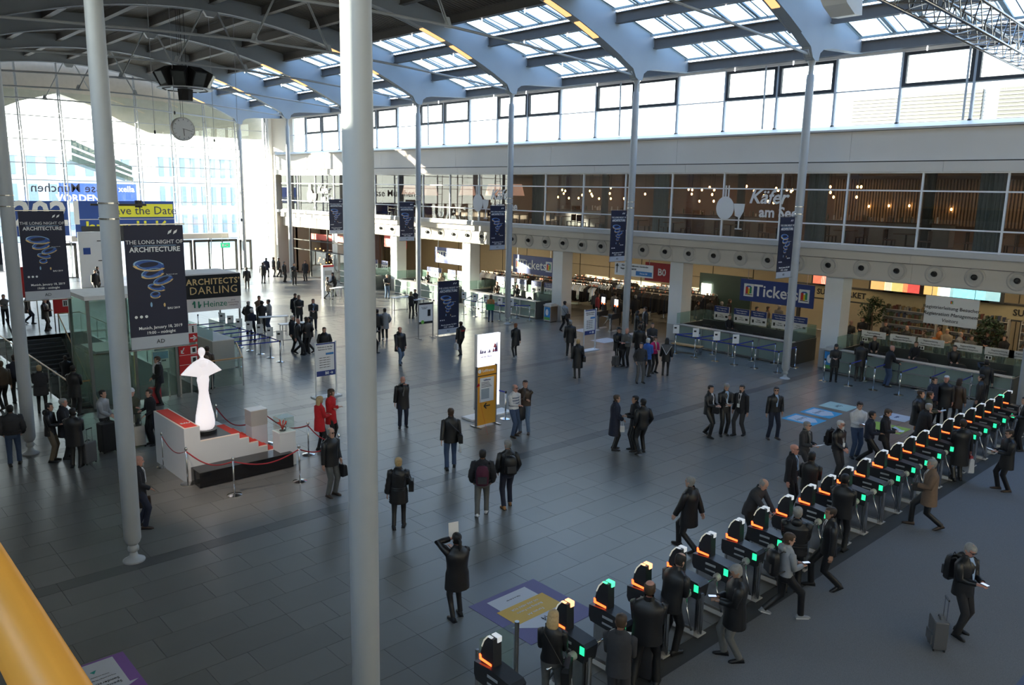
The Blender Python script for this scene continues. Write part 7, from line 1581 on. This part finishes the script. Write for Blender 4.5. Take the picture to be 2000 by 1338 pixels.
for i, (px, y, c_, t, hc_) in enumerate(((1660, 16.9, 'k', 'bald person in black at the supermarket door', 'g'), (1683, 16.1, 'ks', 'broad man in dark jacket left of the plant', 'n'), (1728, 14.5, 'k', 'dark man in front of the left grocery shelf', 'd'), (1770, 13.2, 'k', 'bald man in black in front of the grocery shelf', 'g'), (1806, 12.2, 'br', 'person in brown in the supermarket', 'n'), (1835, 11.5, 'or', 'person in an orange knit at the supermarket tables', 'n'), (1850, 11, 'be', 'person in a beige top under the white sign', 'b'), (1876, 10.6, 'lg', 'person leaning in a pale shirt under the white sign', 'g'), (1898, 10, 'gt', 'grey clad person right of the white sign', 'd'), (1930, 9.5, 'k', 'dark person near the right picture edge', 'k'), (1965, 9, 'ks', 'second dark person near the right picture edge', 'd'))):
    xx = 39.8+(i*1.7) % 2.2; P_(0, 0, t, random.uniform(-90, 90), 1.74, arms='front', cut='short', coat=c_, trou='k', hair='thin' if hc_ == 'g' else 'short', hc=hc_, P=V((xx, PX(px, 650, xx).y, 0)))
for i, (px, t, c_, xx) in enumerate(((1362, 'dark figure leftmost behind the middle counter', 'k', 39.5), (1387, 'man in grey black jacket behind the middle counter', 'c', 41), (1409, 'dark man walking behind the middle counter', 'k', 40.4), (1424, 'person in dark clothes at the left end of the tickets sign', 'ks', 42), (1478, 'person under the tickets sign in black', 'k', 40.2), (1500, 'person with a brown jacket under the tickets sign', 'br', 41), (1522, 'third person under the tickets sign', 'g', 42))):
    P_(0, 0, t, random.uniform(60, 180), 1.76, st=.2*(i % 2), arms='down', cut='coat', coat=c_, trou='k', hair='short', hc='kdgn'[i % 4], P=V((xx, PX(px, 600, xx).y, 0)))
# plants of the supermarket
LEAF = mat('dark leaf', (.02, .05, .02), .6, noise=.4)
for (px, X_, lb, hh) in ((1702, 42.1, 'dark potted tree left of the grocery shelves', 2.6), (1932, 42.2, 'green potted plant right of the white sign', 2.2)):
    p = PX(px, 640, X_); o = empty('potted_tree', (X_, p.y, 0), label=lb, cat='plant'); MB().lathe([(.2, 0), (.28, .4), (.26, .42)], 16).build('pot', LEDGE, o); MB().tube([(0, 0, .4), (.05, 0, 1.2), (0, .05, hh-.6)], .04, 6).build('trunk', DESK, o)
    q = MB()
    for i in range(700):
        a = random.uniform(0, 6.28); b_ = random.uniform(-1.2, 1.5); r_ = random.uniform(.35, .75)
        c = V((r_*math.cos(a)*math.cos(b_), r_*math.sin(a)*math.cos(b_), hh-.6+r_*1.1*math.sin(b_))); d1 = V((random.uniform(-1, 1), random.uniform(-1, 1), random.uniform(-.6, .6))).normalized()*.11; d2 = d1.cross(V((0, 0, 1))).normalized()*.045
        q.add([c-d1, c+d2, c+d1, c-d2], [(0, 1, 2, 3)])
    q.build('foliage', LEAF, o, kind='stuff')
# red kite-like thing on a string held by the walking man
p = G(923, 832, 1.0); o = empty('red_balloon_string', (16.35, 19.2, 1.55), label='small red pennant with a thin string floating beside the orange board', cat='pennant')
MB().prism([(-.08, 0), (.06, .03), (.02, .12)], -.01, .01, 'y').build('pennant', cm('rd'), o); MB().tube([(0, 0, 0), (-.02, -.2, -.7), (.0, -.5, -1.5)], .004, 4).build('string', cm('rd'), o)
